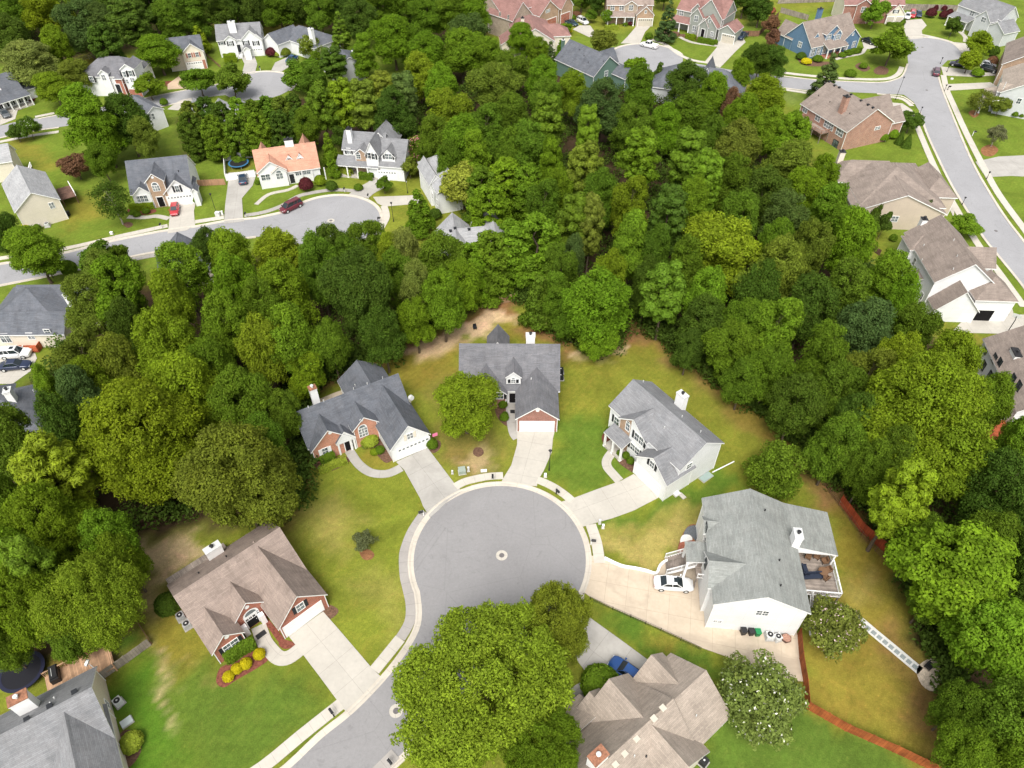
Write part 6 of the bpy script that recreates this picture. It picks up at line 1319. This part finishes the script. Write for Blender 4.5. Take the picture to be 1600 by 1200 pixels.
LW = [(n_, P(x, y), x, y) for n_, x, y in LMK]; ORD = ['nearest', 'second nearest', 'third nearest', 'fourth nearest', 'fifth nearest', 'sixth nearest', 'seventh nearest', 'eighth nearest', 'ninth nearest', 'tenth nearest', 'eleventh nearest', 'twelfth nearest']
groups = {}
for pl in PLANTS:
    o, desc, p, where, label, cat = pl
    if label: tag(o, label, cat); continue
    q = Q(p); l = min(LW, key=lambda l: (l[1] - p).length); dx, dy = q[0] - l[2], (q[1] - l[3]) * 1.5
    rel = ('right of' if dx > 0 else 'left of') if abs(dx) > abs(dy) else ('below' if dy > 0 else 'above')
    groups.setdefault((desc, rel, l[0]), []).append(((l[1] - p).length, o, cat))
for (desc, rel, ln), L_ in groups.items():
    L_.sort(key=lambda t: t[0])
    for i, (d_, o, cat) in enumerate(L_):
        s_ = '%s %s %s' % (desc, rel, ln)
        if len(L_) > 1: s_ = '%s, %s to it' % (s_, ORD[i])
        tag(o, s_, cat)
# ------------------------------------------------------------------ vehicles
M_tyre = flat('tyre', (.02, .02, .02), .9, .1); M_carglass, _n, _b = newmat('car_glass', .06, .7); _b.inputs['Base Color'].default_value = (.012, .02, .025, 1)
M_lampw = flat('headlight_glass', (.6, .62, .65), .15, .6); M_lampr = flat('taillight_red', (.35, .01, .01), .3, .5)
PAINTS = {}
def car(label, rear, front, kind, colr, group=None, z=.1, wl=None):
    if colr not in PAINTS: PAINTS[colr] = paint('paint_%d' % len(PAINTS), colr)
    pm = PAINTS[colr]; a, b = P(*rear), P(*front); c = (a + b) / 2; d = b - a
    L, Wd, H_ = dict(sedan=(4.85, 1.85, 1.45), suv=(4.75, 1.92, 1.78), van=(5.1, 2.0, 1.78), pickup=(5.6, 1.98, 1.85), hatch=(4.3, 1.78, 1.48))[kind]
    root = empty({'sedan': 'parked_car', 'suv': 'parked_suv', 'van': 'parked_minivan', 'pickup': 'pickup_truck', 'hatch': 'parked_car'}[kind], (c.x, c.y, z), math.atan2(d.y, d.x), label, {'pickup': 'truck', 'van': 'van'}.get(kind, 'car'), group)
    hl, w = L / 2, Wd / 2
    # stations: x, half width, bottom, belt height (top of the lower body)
    belt = {'sedan': (.62, .86, .93, .95, .93), 'hatch': (.66, .88, .95, .97, .9), 'suv': (.8, 1.02, 1.08, 1.1, 1.05), 'van': (.78, .98, 1.06, 1.1, 1.05), 'pickup': (.88, 1.08, 1.14, 1.12, 1.1)}[kind]
    st = [(hl, w * .62, .34, belt[0] - .08), (hl - .12, w * .82, .24, belt[0]), (hl - .55, w * .97, .2, belt[1] - .06), (hl - 1.25, w, .2, belt[1]), (hl * .25, w, .2, belt[2]), (-hl * .35, w, .2, belt[3]), (-hl + .5, w * .985, .22, belt[4]), (-hl + .1, w * .9, .28, belt[4] - .08), (-hl, w * .74, .36, belt[4] - .18)]
    mb = MB(); rings = []
    for x, hw, zb, zt in st: rings.append([Vector((x, y, q)) for y, q in ((-hw * .9, zb), (-hw, zb + .18), (-hw, zt - .2), (-hw * .93, zt - .05), (-hw * .8, zt), (hw * .8, zt), (hw * .93, zt - .05), (hw, zt - .2), (hw, zb + .18), (hw * .9, zb))])
    for r0, r1 in zip(rings, rings[1:]):
        for i in range(10): j = (i + 1) % 10; mb.face([r0[i], r0[j], r1[j], r1[i]][::-1], 0, smooth=True)
    mb.face(rings[0]); mb.face(rings[-1][::-1]); body = mb.build('body', pm, root, merge=True)
    zb = belt[2] - .03
    x0, x1, t0, t1 = {'sedan': (hl - 1.35, -hl + .75, hl - 2.15, -hl + 1.5), 'hatch': (hl - 1.15, -hl + .25, hl - 1.9, -hl + .75), 'suv': (hl - 1.25, -hl + .15, hl - 1.95, -hl + .45), 'van': (hl - .85, -hl + .12, hl - 1.75, -hl + .4), 'pickup': (hl - 1.45, -hl + 2.1, hl - 2.1, -hl + 2.35)}[kind]
    gw, rw = w * .88, w * .68
    base = [Vector((x0, -gw * .9, zb)), Vector((x0, gw * .9, zb)), Vector((x1, gw * .92, zb)), Vector((x1, -gw * .92, zb))]; top = [Vector((t0, -rw * .92, H_ - .03)), Vector((t0, rw * .92, H_ - .03)), Vector((t1, rw, H_ - .04)), Vector((t1, -rw, H_ - .04))]
    g = MB()
    for i in range(4): j = (i + 1) % 4; g.face([base[i], top[i], top[j], base[j]] if True else 0, 0)
    g.build('windows', M_carglass, root)
    m = MB(); tp = [p + Vector((0, 0, .0)) for p in top]; ex = .04
    ring = [Vector((t0 + ex, -rw * .94, H_ - .06)), Vector((t0 + ex, rw * .94, H_ - .06)), Vector((t1 - ex, rw * 1.02, H_ - .07)), Vector((t1 - ex, -rw * 1.02, H_ - .07))]; crown = [Vector((p.x * .97 + (t0 + t1) / 2 * .03, p.y * .86, H_)) for p in ring]
    m.face(crown[::-1], 0, smooth=True)
    for i in range(4): j = (i + 1) % 4; m.face([ring[i], ring[j], crown[j], crown[i]][::-1], 0, smooth=True)
    for i in range(4):                                              # pillars
        m.tube(base[i] + Vector((0, 0, -.02)), top[i], .05, .045, 6)
    for sgn in (-1, 1):
        xm = (x0 + x1) * .5 + .1; m.tube((xm, sgn * gw * .93, zb), ((t0 + t1) / 2 + .05, sgn * rw * .99, H_ - .05), .045, n=6)
        if kind in ('suv', 'van', 'pickup'): xm = x1 * .62 + x0 * .38 - .3; m.tube((xm, sgn * gw * .93, zb), (t1 * .65 + t0 * .35 - .2, sgn * rw, H_ - .05), .05, n=6)
    m.build('roof_panel', pm, root)
    if kind in ('suv', 'van') or label.startswith('white sedan'):
        s_ = MB(); xs = (t0 + t1) / 2 + .35
        if label.startswith('white'): s_.box(xs - .1, -rw * .5, H_ - .01, xs + .55, rw * .5, H_ + .012); s_.build('sunroof', M_carglass, root)
        else:
            for sgn in (-1, 1): s_.box(t1 + .1, sgn * rw * .85 - .02, H_ - .02, t0 - .15, sgn * rw * .85 + .02, H_ + .05)
            s_.build('roof_rails', M_black, root)
    if kind == 'pickup':
        m = MB(); m.box(-hl + .12, -w * .82, .75, -hl + 2.0, w * .82, .8); m.build('bed_floor', flat('truck_bed', (.35, .27, .18), .9) if 'truck_bed' not in MATS else MATS['truck_bed'], root)
        m = MB()
        for q in (((-hl + .05, -w * .95, .8), (-hl + 2.1, -w * .78, 1.22)), ((-hl + .05, w * .78, .8), (-hl + 2.1, w * .95, 1.22)), ((-hl + .02, -w * .78, .8), (-hl + .14, w * .78, 1.2))): m.box(*q[0], *q[1])
        m.build('bed_side', pm, root)
    for sx in (-1, 1):
        for sy in (-1, 1):
            x = sx * hl * .62 - .02; wr = .34 if kind in ('sedan', 'hatch') else .39
            t = MB(); t.tube((x, sy * (w - .2), wr), (x, sy * (w + .015), wr), wr, n=16); wh = t.build('wheel', M_tyre, root); t = MB(); t.tube((x, sy * (w + .0), wr), (x, sy * (w + .03), wr), wr * .6, n=12); t.build('rim', M_lgrey, wh)
    for sy in (-1, 1):
        t = MB(); t.box(hl - .3, sy * w * .55 - .18, belt[0] - .2, hl - .03, sy * w * .55 + .18, belt[0] - .04); t.build('headlight', M_lampw, root)
        t = MB(); t.box(-hl - .012, sy * w * .58 - .14, belt[4] - .34, -hl + .2, sy * w * .58 + .14, belt[4] - .16); t.build('taillight', M_lampr, root)
        t = MB(); t.box(x0 - .25, sy * (w + .06) - .1, zb + .02, x0 - .08, sy * (w + .06) + .1, zb + .18); t.build('mirror', pm, root)
    return root
WH, BK, MR, BL, RD, SV = (.80, .80, .80), (.012, .013, .016), (.13, .012, .022), (.012, .06, .20), (.45, .03, .04), (.42, .43, .45)
car('white sedan with dark sunroof parked on the beige drive', (1021,914), (1081,918), 'sedan', WH); car('blue car nosing out beside the taupe roof, on the grey drive', (1008,1076), (953,1036), 'suv', (.01, .06, .22))
car('small red car parked outside the white garage door', (276,321), (273,342), 'hatch', RD); car('maroon minivan parked at the kerb of the second circle', (471,319), (440,334), 'van', MR, z=.03); car('dark blue car beside the white trampoline fence', (381,293), (380,273), 'sedan', (.02, .045, .09))
car('white sport utility car on the left edge pad', (2,558), (53,555), 'suv', WH); car('dark navy car parked beside the white one, left edge', (4,577), (49,573), 'sedan', (.012, .022, .06)); car('dark grey sedan in front of the brick garage, upper left', (5,175), (14,187), 'sedan', (.1, .11, .12))
car('blue car half under trees beside the white gabled house, top left', (462,92), (451,99), 'sedan', (.02, .08, .2)); car('dark teal car by the red garage doors', (884,36), (902,42), 'sedan', (.02, .05, .07)); car('white sport utility car by the red garage doors', (901,32), (920,41), 'suv', WH)
car('white pickup truck on the far turning circle', (1027,77), (1001,71), 'pickup', WH, z=.04); car('dark blue truck beside the sage house garage', (1165,56), (1154,64), 'pickup', (.015, .03, .06)); car('dark car half hidden behind the tree by the blue sided house', (1350,65), (1363,70), 'sedan', BK)
car('white car, leftmost of the row on the top right drive', (1418,24), (1416,32), 'sedan', WH, 'cars on the top right drive'); car('red car in the middle of the row on the top right drive', (1425,21), (1424,31), 'suv', RD, 'cars on the top right drive'); car('dark navy car, rightmost of the row on the top right drive', (1434,20), (1435,30), 'sedan', (.015, .03, .07), 'cars on the top right drive')
car('maroon sport utility car parked on the main street', (1461,124), (1462,108), 'suv', (.10, .035, .055), z=.05); car('dark car poking out left of the yellow green tree, right drive', (1502,105), (1491,103), 'suv', (.02, .02, .04)); car('black sport utility car on the right edge drive', (1533,109), (1556,115), 'suv', BK); car('silver car behind the black sport utility car, right edge drive', (1531,102), (1551,106), 'sedan', SV)
# ------------------------------------------------------------------ fences and walls
def fence(pts, h, mat, label, name='fence', style='board', step=2.4, cat='fence', group=None, zz=0.):
    w = px(pts); root = empty(name, (w[0].x, w[0].y, zz), 0, label, cat, group); o = Vector((w[0].x, w[0].y, 0)); rng = random.Random(int(pts[0][0]))
    for a, b in zip(w, w[1:]):
        d = b - a; L = d.length; n = max(1, round(L / step)); u = d / L
        for i in range(n):
            p, q = a - o + u * (L * i / n), a - o + u * (L * (i + 1) / n); M = Matrix.Translation(p) @ Matrix.Rotation(math.atan2(u.y, u.x), 4, 'Z'); l = (q - p).length; m = MB()
            if style == 'board':
                k = max(2, int(l / .3))
                for j in range(k): m.box(l * j / k + .006, -.015, .05, l * (j + 1) / k - .006, .015, h - rng.uniform(0, .04), 0, M)
                m.box(0, .016, h * .25, l, .06, h * .25 + .09, 0, M); m.box(0, .016, h * .8, l, .06, h * .8 + .09, 0, M)
            elif style == 'panel': m.box(0, -.03, .05, l, .03, h, 0, M); m.box(0, -.06, h, l, .06, h + .05, 0, M)
            elif style == 'rail':
                for z in (h * .3, h * .6, h * .92): m.box(0, -.03, z, l, .03, z + .12, 0, M)
            elif style == 'wire':
                for z in (h * .15, h * .5, h * .95): m.box(0, -.012, z, l, .012, z + .03, 0, M)
                for j in range(int(l / .3)): m.box(j * .3 - .008, -.008, .03, j * .3 + .008, .008, h, 0, M)
            m.build('panel' if style != 'rail' else 'rails', mat, root)
            m = MB(); pw = .05 if style != 'wire' else .03; m.box(-pw, -pw, 0, pw, pw, h + .08, 0, M); m.build('post', mat, root)
    return root
F_or = wood('orange_fence', (.30, .088, .028), .3, .35); F_gr = wood('weathered_fence', (.27, .235, .20), .3, .3); F_dk = wood('brown_fence', (.20, .11, .07), .3, .3); F_tn = wood('tan_fence', (.42, .27, .16), .3, .3); F_pk = wood('pinkish_fence', (.42, .24, .15), .3, .2)
fence([(1246,992),(1249,1030),(1256,1072),(1259,1107),(1320,1142),(1395,1175),(1480,1216)], 1.8, F_or, 'orange brown board fence from the greenish grey house to the bottom right'); fence([(1311,787),(1343,830),(1392,872)], 1.9, wood('red_fence', (.30, .06, .025), .3, .3), 'red brown fence boards below the right wood')
fence([(1502,981),(1537,1000)], 1.9, MATS['red_fence'], 'short red brown fence piece between the bright maples'); fence([(158,1064),(200,1035),(237,1008)], 1.6, F_gr, 'weathered grey board fence from the lowest left house'); fence([(237,1006),(213,969)], .5, F_dk, 'thin brown yard edge fence above the weathered grey fence', style='rail')
fence([(298,250),(345,244)], 1.4, F_dk, 'brown rail fence left of the white trampoline fence', style='rail'); fence([(308,291),(353,289)], 1.5, F_pk, 'pinkish board fence between the slate roof and the grey drive'); fence([(354,283),(400,276)], 1.6, M_white, 'white vinyl fence in front of the trampoline', style='panel')
fence([(352,252),(396,246)], 1.6, M_white, 'white vinyl fence behind the trampoline', style='panel'); fence([(352,253),(354,282)], 1.6, M_white, 'white vinyl fence left of the trampoline', style='panel'); fence([(752,482),(805,470)], 1.7, F_tn, 'tan board fence at the wood edge above the dirt patch')
fence([(1158,57),(1185,57),(1216,26)], 1.7, F_dk, 'brown board fence right of the sage house'); fence([(1219,20),(1262,32)], 1.7, F_gr, 'grey board fence behind the blue sided house'); fence([(1408,16),(1460,17),(1516,19)], 2.0, F_gr, 'long grey board fence along the top right', step=3)
fence([(1215,6),(1330,2)], 2.0, F_gr, 'grey board fence along the very top edge', step=3); fence([(112,102),(140,93),(180,84)], 1.3, F_gr, 'pale rail fence behind the split level house', style='rail'); fence([(318,84),(346,108)], .9, F_dk, 'dark timber edge left of the white two storey house', style='rail')
fence([(922,937),(957,953),(985,965),(1032,986),(1095,1016)], .7, M_black, 'thin black wire fence along the beige drive', style='wire'); fence([(1283,752),(1310,790),(1345,838),(1390,885)], 1.0, F_dk, 'thin wire and timber fence along the right yard edge', style='wire'); fence([(1352,384),(1374,400)], 1.3, WD_dark, 'short dark fence left of the white carport house')
m = strip('garden_wall', [(944,873),(970,885),(992,889),(1010,893),(1025,897),(1031,885),(1042,877),(1060,875)], .32, .35, M_white, 3, thick=.35, kind=None); tag(m, 'curving low white wall between the patchy lawn and the beige drive', 'garden wall')
# ------------------------------------------------------------------ small yard things
def thing(name, x, y, label, cat, rz=0, z=0., group=None): p = P(x, y, z); return empty(name, p, rz, label, cat, group)
def ac(x, y, label, mat=M_grey, r=.42, h=.85, rz=.3):
    t = thing('air_conditioner', x, y, label, 'air conditioner', rz); m = MB(); m.box(-r - .12, -r - .12, 0, r + .12, r + .12, .1); m.build('concrete_pad', M_concg, t)
    m = MB(); m.box(-r, -r, .1, r, r, h)
    for k in range(5):
        z = .2 + k * (h - .3) / 5; m.box(-r - .012, -r - .012, z, r + .012, r + .012, z + .04)
    m.build('casing', mat, t); m = MB(); m.tube((0, 0, h), (0, 0, h + .04), r * .8, n=16); m.build('fan_grille', M_black, t); m = MB(); m.tube((0, 0, h + .04), (0, 0, h + .07), r * .25, n=10); m.build('fan_hub', M_lgrey, t)
ac(284,966,'grey air conditioner beside the round bush, upper of the two', rz=.7); ac(294,979,'grey air conditioner by the red brick house wall, lower of the two', rz=.7); ac(187,1099,'beige grey air conditioner beside the lowest left house', M_lgrey, rz=.9); ac(1201,996,'large grey air conditioner on the beige drive', M_lgrey, rz=0); ac(1214,998,'pale round topped air conditioner next to the fire bowl', M_lgrey, .38, .7)
ac(1098,1192,'black air conditioner behind the taupe roofed house', M_black, rz=.8); ac(876,582,'dark air conditioner right of the white dormer house, upper', M_darkg, rz=0); ac(876,592,'dark air conditioner right of the white dormer house, lower', M_darkg, rz=0); ac(61,355,'small air conditioner under the cream gable wall, left', M_lgrey); ac(75,354,'small air conditioner under the cream gable wall, right', M_lgrey)
def bin_(x, y, label, mat):
    t = thing('wheelie_bin', x, y, label, 'bin', .1); m = MB(); m.face([(-.25, -.28, 0), (-.25, .25, 0), (.25, .25, 0), (.25, -.28, 0)])
    lo = [(-.24, -.26, .05), (.24, -.26, .05), (.24, .24, .05), (-.24, .24, .05)]; hi = [(-.3, -.34, .95), (.3, -.34, .95), (.3, .32, .95), (-.3, .32, .95)]
    for i in range(4): m.face([lo[i], lo[(i + 1) % 4], hi[(i + 1) % 4], hi[i]])
    m.build('body', mat, t); m = MB(); m.box(-.33, -.38, .95, .33, .36, 1.02); m.box(-.3, .34, .9, .3, .4, .98); m.build('lid', mat, t)
    for sx in (-.22, .22): m = MB(); m.tube((sx - .03, .3, .12), (sx + .03, .3, .12), .12, n=10); m.build('wheel', M_tyre, t)
bin_(1160,990,'small black bin against the white gable wall', M_black); bin_(1172,991,'black wheelie bin next to the green one', flat('bin_black', (.025, .025, .028), .6)); bin_(1182,992,'green wheelie bin against the white gable wall', flat('bin_green', (.015, .20, .07), .6)); bin_(108,337,'dark bin at the corner of the cream gable house', M_black)
def lamp(bx, by, h, label, globe=False):
    t = thing('street_lamp', bx, by, label, 'street lamp', group='street lamps of the neighbourhood'); m = MB(); m.tube((0, 0, 0), (0, 0, .5), .11, .08, 8); m.tube((0, 0, .5), (0, 0, h - .3), .055, .045, 8); m.build('post', M_black, t)
    m = MB(); m.tube((0, 0, h - .3), (0, 0, h), .12, .2, 8); m.build('lantern', M_lgrey if globe else M_darkg, t); m = MB(); m.tube((0, 0, h), (0, 0, h + .12), .26, .05, 8); m.build('lantern_cap', M_black, t)
lamp(615,346,4.4,'black street lamp right of the second turning circle'); lamp(338,332,4.4,'black street lamp beside the utility boxes, left street'); lamp(858,735,4.4,'black street lamp on the lawn right of the pale drive'); lamp(1399,156,6.0,'tall black street lamp leaning over the side street junction')
lamp(1469,100,1.8,'short black lamp right of the top right circle'); lamp(1475,143,1.8,'short black lamp below the maroon street car'); lamp(1437,178,1.8,'short black lamp by the pink brick house drive'); lamp(1541,280,1.8,'short black lamp by the grey drive, right side'); lamp(1503,320,1.8,'short black lamp above the round street shrub'); lamp(637,302,3.0,'pale topped lamp in front of the flowering tree', True); lamp(1479,113,1.6,'smallest lamp between the two right drives')
lamp(1482,60,1.6,'short lamp on the lawn rim of the top right circle'); lamp(1022,60,2.6,'lamp beside the round tree left of the sage house spruce')
def mailbox(x, y, label, rz=0., white=True):
    t = thing('mailbox', x, y, label, 'mailbox', rz, group='mailboxes along the kerbs'); pm = M_white if white else M_black; m = MB(); m.box(-.06, -.06, 0, .06, .06, 1.2); m.box(-.07, -.5, .85, .07, .08, .95); m.build('post', pm, t)
    m = MB(); m.box(-.14, -.62, .95, .14, .02, 1.12); 
    for k in range(6): a0, a1 = math.pi * k / 6, math.pi * (k + 1) / 6; m.face([(.14 * math.cos(a0), -.62, 1.12 + .12 * math.sin(a0)), (.14 * math.cos(a1), -.62, 1.12 + .12 * math.sin(a1)), (.14 * math.cos(a1), .02, 1.12 + .12 * math.sin(a1)), (.14 * math.cos(a0), .02, 1.12 + .12 * math.sin(a0))][::-1])
    m.build('box', M_black, t)
for a in ((662,806,'white post mailbox left of the turning circle by the grey drive',-1.2),(770,749,'white post mailbox at the top of the turning circle',0.),(869,772,'black mailbox on the upper right sidewalk of the circle',.6,False),(923,851,'black mailbox between circle and patchy lawn',1.4),(522,1120,'dark mailbox at the foot of the wide pale drive',-2.4,False),(608,1192,'white post mailbox at the bottom edge by the huge tree',.8),
  (253,356,'mailbox left of the drive with the red car',.1),(385,339,'mailbox right of the grey drive, second street',.1),(539,300,'white post mailbox at the top of the second circle',0.),(576,310,'mailbox at the kerb below the wrap porch house',0.),(591,347,'mailbox at the right rim of the second circle',1.5,False),(407,110,'white mailbox on the lawn rim of the third circle',0.),(1480,141,'small mailbox beside the short lamp, main street',1.5,False),(1519,212,'small white mailbox on the right lawn',1.5)): mailbox(*a)
def ubox(x, y, w, d, h, mat, label, rz=0., name='utility_box'):
    t = thing(name, x, y, label, 'utility box', rz); m = MB(); m.box(-w / 2 - .08, -d / 2 - .08, 0, w / 2 + .08, d / 2 + .08, .08); m.build('base', M_conc, t); m = MB(); m.box(-w / 2, -d / 2, .08, w / 2, d / 2, h); m.build('cabinet', mat, t); m = MB(); m.box(-w / 2 - .03, -d / 2 - .05, h, w / 2 + .03, d / 2 + .03, h + .05); m.build('lid', mat, t)
M_gbox = flat('green_cabinet', (.28, .33, .28), .6); ubox(722,738,.95,.9,.7,M_gbox,'pale green transformer box by the sidewalk above the circle',.2); ubox(732,736,.25,.25,.8,M_lgrey,'slim grey service post right of the green transformer',.2); ubox(707,740,.2,.2,.6,M_lgrey,'slim pale service post left of the green transformer'); ubox(756,736,.75,.35,.12,M_white,'flat white cover plate in the lawn above the circle',.1)
ubox(199,1129,1.1,.8,.25,flat('pale_box', (.52, .58, .58), .5),'pale flat box on the lawn beside the lowest left house',.75); ubox(341,337,.9,.8,.8,M_lgrey,'grey utility box at the lamp foot, left street'); ubox(348,336,.3,.3,.9,M_white,'white slim post beside the grey utility box'); ubox(937,818,.25,.25,.8,M_lgrey,'pale service post at the patchy lawn corner, upper'); ubox(942,825,.25,.25,.7,M_white,'white service post at the patchy lawn corner, lower')
ubox(852,745,.3,.3,.6,M_white,'small white box at the street lamp foot'); ubox(1057,772,.9,.6,.2,M_lgrey,'pale flat box at the foot of the white garage wall',.6); ubox(1103,746,1.9,.9,.15,flat('teal_cover', (.26, .33, .31), .5),'teal window well cover beside the white side wall',.65); ubox(1487,124,.6,.4,.3,M_white,'small white box on the lawn between the right drives'); ubox(175,366,.5,.4,.5,M_white,'small white box at the left street kerb'); ubox(463,709,.5,.4,.6,M_gbox,'small green box at the left corner of the slate roofed house')
m = MB(); a, b = P(1113,738,.12), P(1147,721,.12); m.tube(a, b, .09, n=8); tag(m.build('drain_pipe', M_white), 'white drain pipe lying on the grass behind the white house', 'pipe')
def trampoline(x, y, r, ring, mat, label, toy=False):
    t = thing('trampoline', x, y, label, 'trampoline'); m = MB(); N = 28
    for i in range(N):
        a0, a1 = 2 * math.pi * i / N, 2 * math.pi * (i + 1) / N; p = lambda a, q, z: (q * math.cos(a), q * math.sin(a), z)
        m.face([p(a0, r, .85), p(a1, r, .85), p(a1, r * .84, .87), p(a0, r * .84, .87)][::-1] if False else [p(a0, r * .84, .87), p(a0, r, .85), p(a1, r, .85), p(a1, r * .84, .87)]); m.face([p(a0, r, .78), p(a1, r, .78), p(a1, r, .85), p(a0, r, .85)])
    m.build('safety_pad', ring, t); m = MB(); m.tube((0, 0, .8), (0, 0, .84), r * .85, n=N); m.build('jumping_mat', mat, t)
    for i in range(6): a = math.pi * i / 3; m = MB(); m.tube((r * .95 * math.cos(a), r * .95 * math.sin(a), 0), (r * .95 * math.cos(a), r * .95 * math.sin(a), .8), .035, n=6); m.build('leg', M_grey, t)
trampoline(374,259,2.3,flat('blue_pad', (.04, .14, .26), .6),M_black,'blue rimmed trampoline inside the white fence'); trampoline(39,1054,2.4,flat('navy_pad', (.012, .014, .035), .6),flat('mesh_black', (.008, .008, .012), .7),'big black trampoline behind the timber deck, lower left')
# manholes
for x, y, ring, lb in ((784,868,1,'iron manhole lid in a white ring, centre of the near circle'),(619,1111,1,'ringed manhole half under the huge tree'),(517,345,1,'ringed manhole in the second turning circle'),(1441,74,0,'dark manhole lid in the top right circle'),(1448,141,0,'dark manhole lid at the street junction'),(1008,92,0,'dark manhole lid in the circle by the pickup'),(1556,361,0,'dark drain lid on the main street')):
    p = P(x, y); t = empty('manhole', (p.x, p.y, .035), 0, lb, 'manhole')
    if ring: m = MB(); m.tube((0, 0, 0), (0, 0, .018), .75, n=28); m.build('concrete_ring', MATS['white_trim'] if False else M_walk, t)
    m = MB(); m.tube((0, 0, .0), (0, 0, .03), .34, n=20); m.build('lid', M_iron, t)
# furniture on the back deck (2.75 m up) and yards
def seat(x, y, z, rz, label, mat, w=.65, n=1, back=True, cat='chair', name='chair'):
    t = thing(name, x, y, label, cat, rz, z); m = MB(); m.box(-w * n / 2, -.32, .3, w * n / 2, .32, .45); m.build('seat', mat, t)
    if back: m = MB(); m.box(-w * n / 2, .26, .45, w * n / 2, .38, .9); m.build('backrest', mat, t)
    for sx in (-1, 1): m = MB(); m.box(sx * (w * n / 2) - .04, -.32, .3, sx * (w * n / 2) + .04, .36, .62); m.build('armrest', mat, t)
    for sx in (-1, 1):
        for sy in (-.28, .3): m = MB(); m.box(sx * (w * n / 2 - .08) - .03, sy - .03, 0, sx * (w * n / 2 - .08) + .03, sy + .03, .3); m.build('leg', M_black, t)
M_navy = flat('navy_cushion', (.02, .028, .05), .8); M_wick = flat('brown_wicker', (.16, .09, .05), .8)
seat(1268,903,2.71,0.05,'long dark sofa on the back deck', M_navy, .75, 3, cat='sofa', name='sofa'); seat(1257,894,2.71,1.6,'short dark sofa end on the back deck by the wall', M_navy, .75, 2, cat='sofa', name='sofa')
t = thing('table', 1284, 897, 'round brown table on the back deck', 'table', 0, 2.71); m = MB(); m.tube((0, 0, .66), (0, 0, .72), .6, n=18); m.build('tabletop', M_wick, t); m = MB(); m.tube((0, 0, 0), (0, 0, .66), .08, n=8); m.build('pedestal', M_wick, t)
for x, y, rz, lb in ((1292,893,-1.3,'wicker chair right of the round deck table'),(1289,905,-2.6,'wicker chair below the round deck table'),(1262,872,1.,'left wicker chair under the porch roof'),(1275,872,-.6,'right wicker chair under the porch roof'),(1287,879,-1.4,'wicker chair at the deck rail under the porch roof')): seat(x, y, 2.71, rz, lb, M_wick)
seat(1450,1043,.05,.6,'black chair on the stone patio, left', M_black, .8); seat(1470,1039,.05,-.4,'black chair on the stone patio, right', M_black, .8); seat(742,514,0,.2,'small dark folding chair on the tan dirt patch', M_darkg, .55)
t = thing('fire_bowl', 1227, 1000, 'brown fire bowl with stones by the orange fence', 'fire bowl', .5); m = MB(); m.tube((0, 0, 0), (0, 0, .55), .45, .62, 6, smooth=False); m.build('bowl', WD_dark, t); m = MB(); m.tube((0, 0, .55), (0, 0, .6), .5, n=8); m.build('stones', mulch('red_stones', (.35, .2, .15), .5, 8), t)
t = thing('grill', 88, 1056, 'black covered grill on the timber deck, lower left', 'grill', .55, .9); m = MB(); m.box(-.45, -.95, .0, .45, .95, .85); m.box(-.38, -.8, .85, .38, .8, 1.05); m.build('cover', M_black, t); m = MB(); m.tube((-.1, -.5, 1.07), (-.1, .5, 1.07), .03, n=6); m.build('handle', M_lgrey, t)
t = thing('timber_frame', 608, 541, 'small pale timber goal frame at the wood edge', 'frame', .1); m = MB()
for sx in (-1, 1): m.box(sx * .95 - .05, -.05, 0, sx * .95 + .05, .05, 1.6); m.box(sx * .95 - .05, .05, .0, sx * .95 + .05, 1.1, .1)
m.box(-1, -.05, 1.5, 1, .05, 1.6); m.box(-1, 1.0, .0, 1, 1.1, .1); m.box(-1, -.05, .7, 1, .05, .78); m.build('frame', F_tn, t)
t = thing('basketball_hoop', 1574, 519, 'basketball hoop on the pale drive, right side', 'basketball hoop', 2.6); m = MB(); m.tube((0, 0, 0), (0, 0, 2.7), .07, n=8); m.tube((0, 0, 2.7), (0, -.6, 3.1), .06, n=6); m.build('pole', M_black, t); m = MB(); m.box(-.6, -.66, 2.75, .6, -.6, 3.5); m.build('backboard', M_lgrey, t); m = MB(); m.tube((0, -.9, 2.98), (0, -.9, 3.01), .23, n=12, caps=False); m.build('rim', WD_red, t)
t = thing('garden_flag', 677, 694, 'pink garden flag at the white garage corner', 'flag', .4); m = MB(); m.tube((0, 0, 0), (0, 0, 2.3), .025, n=6); m.build('pole', M_black, t); m = MB(); m.box(0, -.012, 1.6, .8, .012, 2.25); m.build('cloth', flat('pink_cloth', (.75, .2, .35), .8), t)
# paved path of the right yard with its dark squares
strip('path', [(1338,965),(1365,988),(1400,1017),(1438,1049)], 1.15, .05, mulch('white_path_gravel', (.58, .58, .56), .1, 5), 3, thick=.05)
a, b = P(1343,971), P(1434,1046)
for i in range(10):
    p = a.lerp(b, (i + .5) / 10); m = MB(); m.box(-.27, -.27, 0, .27, .27, .03); o = m.build('paver', flat('dark_paver', (.24, .27, .27), .8, var=.2, scale=4) if 'dark_paver' not in MATS else MATS['dark_paver']); o.location = (p.x, p.y, .055); o.rotation_euler = (0, 0, math.atan2((b - a).y, (b - a).x)); tag(o, 'dark square paver laid in the pale gravel path of the right yard', 'paver', 'pavers in the pale gravel path')
# groups
for pl in PLANTS:
    o = pl[0]
    if 'group' not in o: o['group'] = ('shrubs in the front beds' if pl[5] == 'shrub' else ('trees of the ' + pl[3] if pl[3] and 'hedge' not in pl[3] else ('cypress trees of the dark hedge' if pl[3] else 'single trees along the streets')))
for o in COL.objects:
    if o.get('category') == 'house' and 'group' not in o: o['group'] = 'houses of the neighbourhood'
    elif o.get('category') == 'fence' and 'group' not in o: o['group'] = 'yard fences'
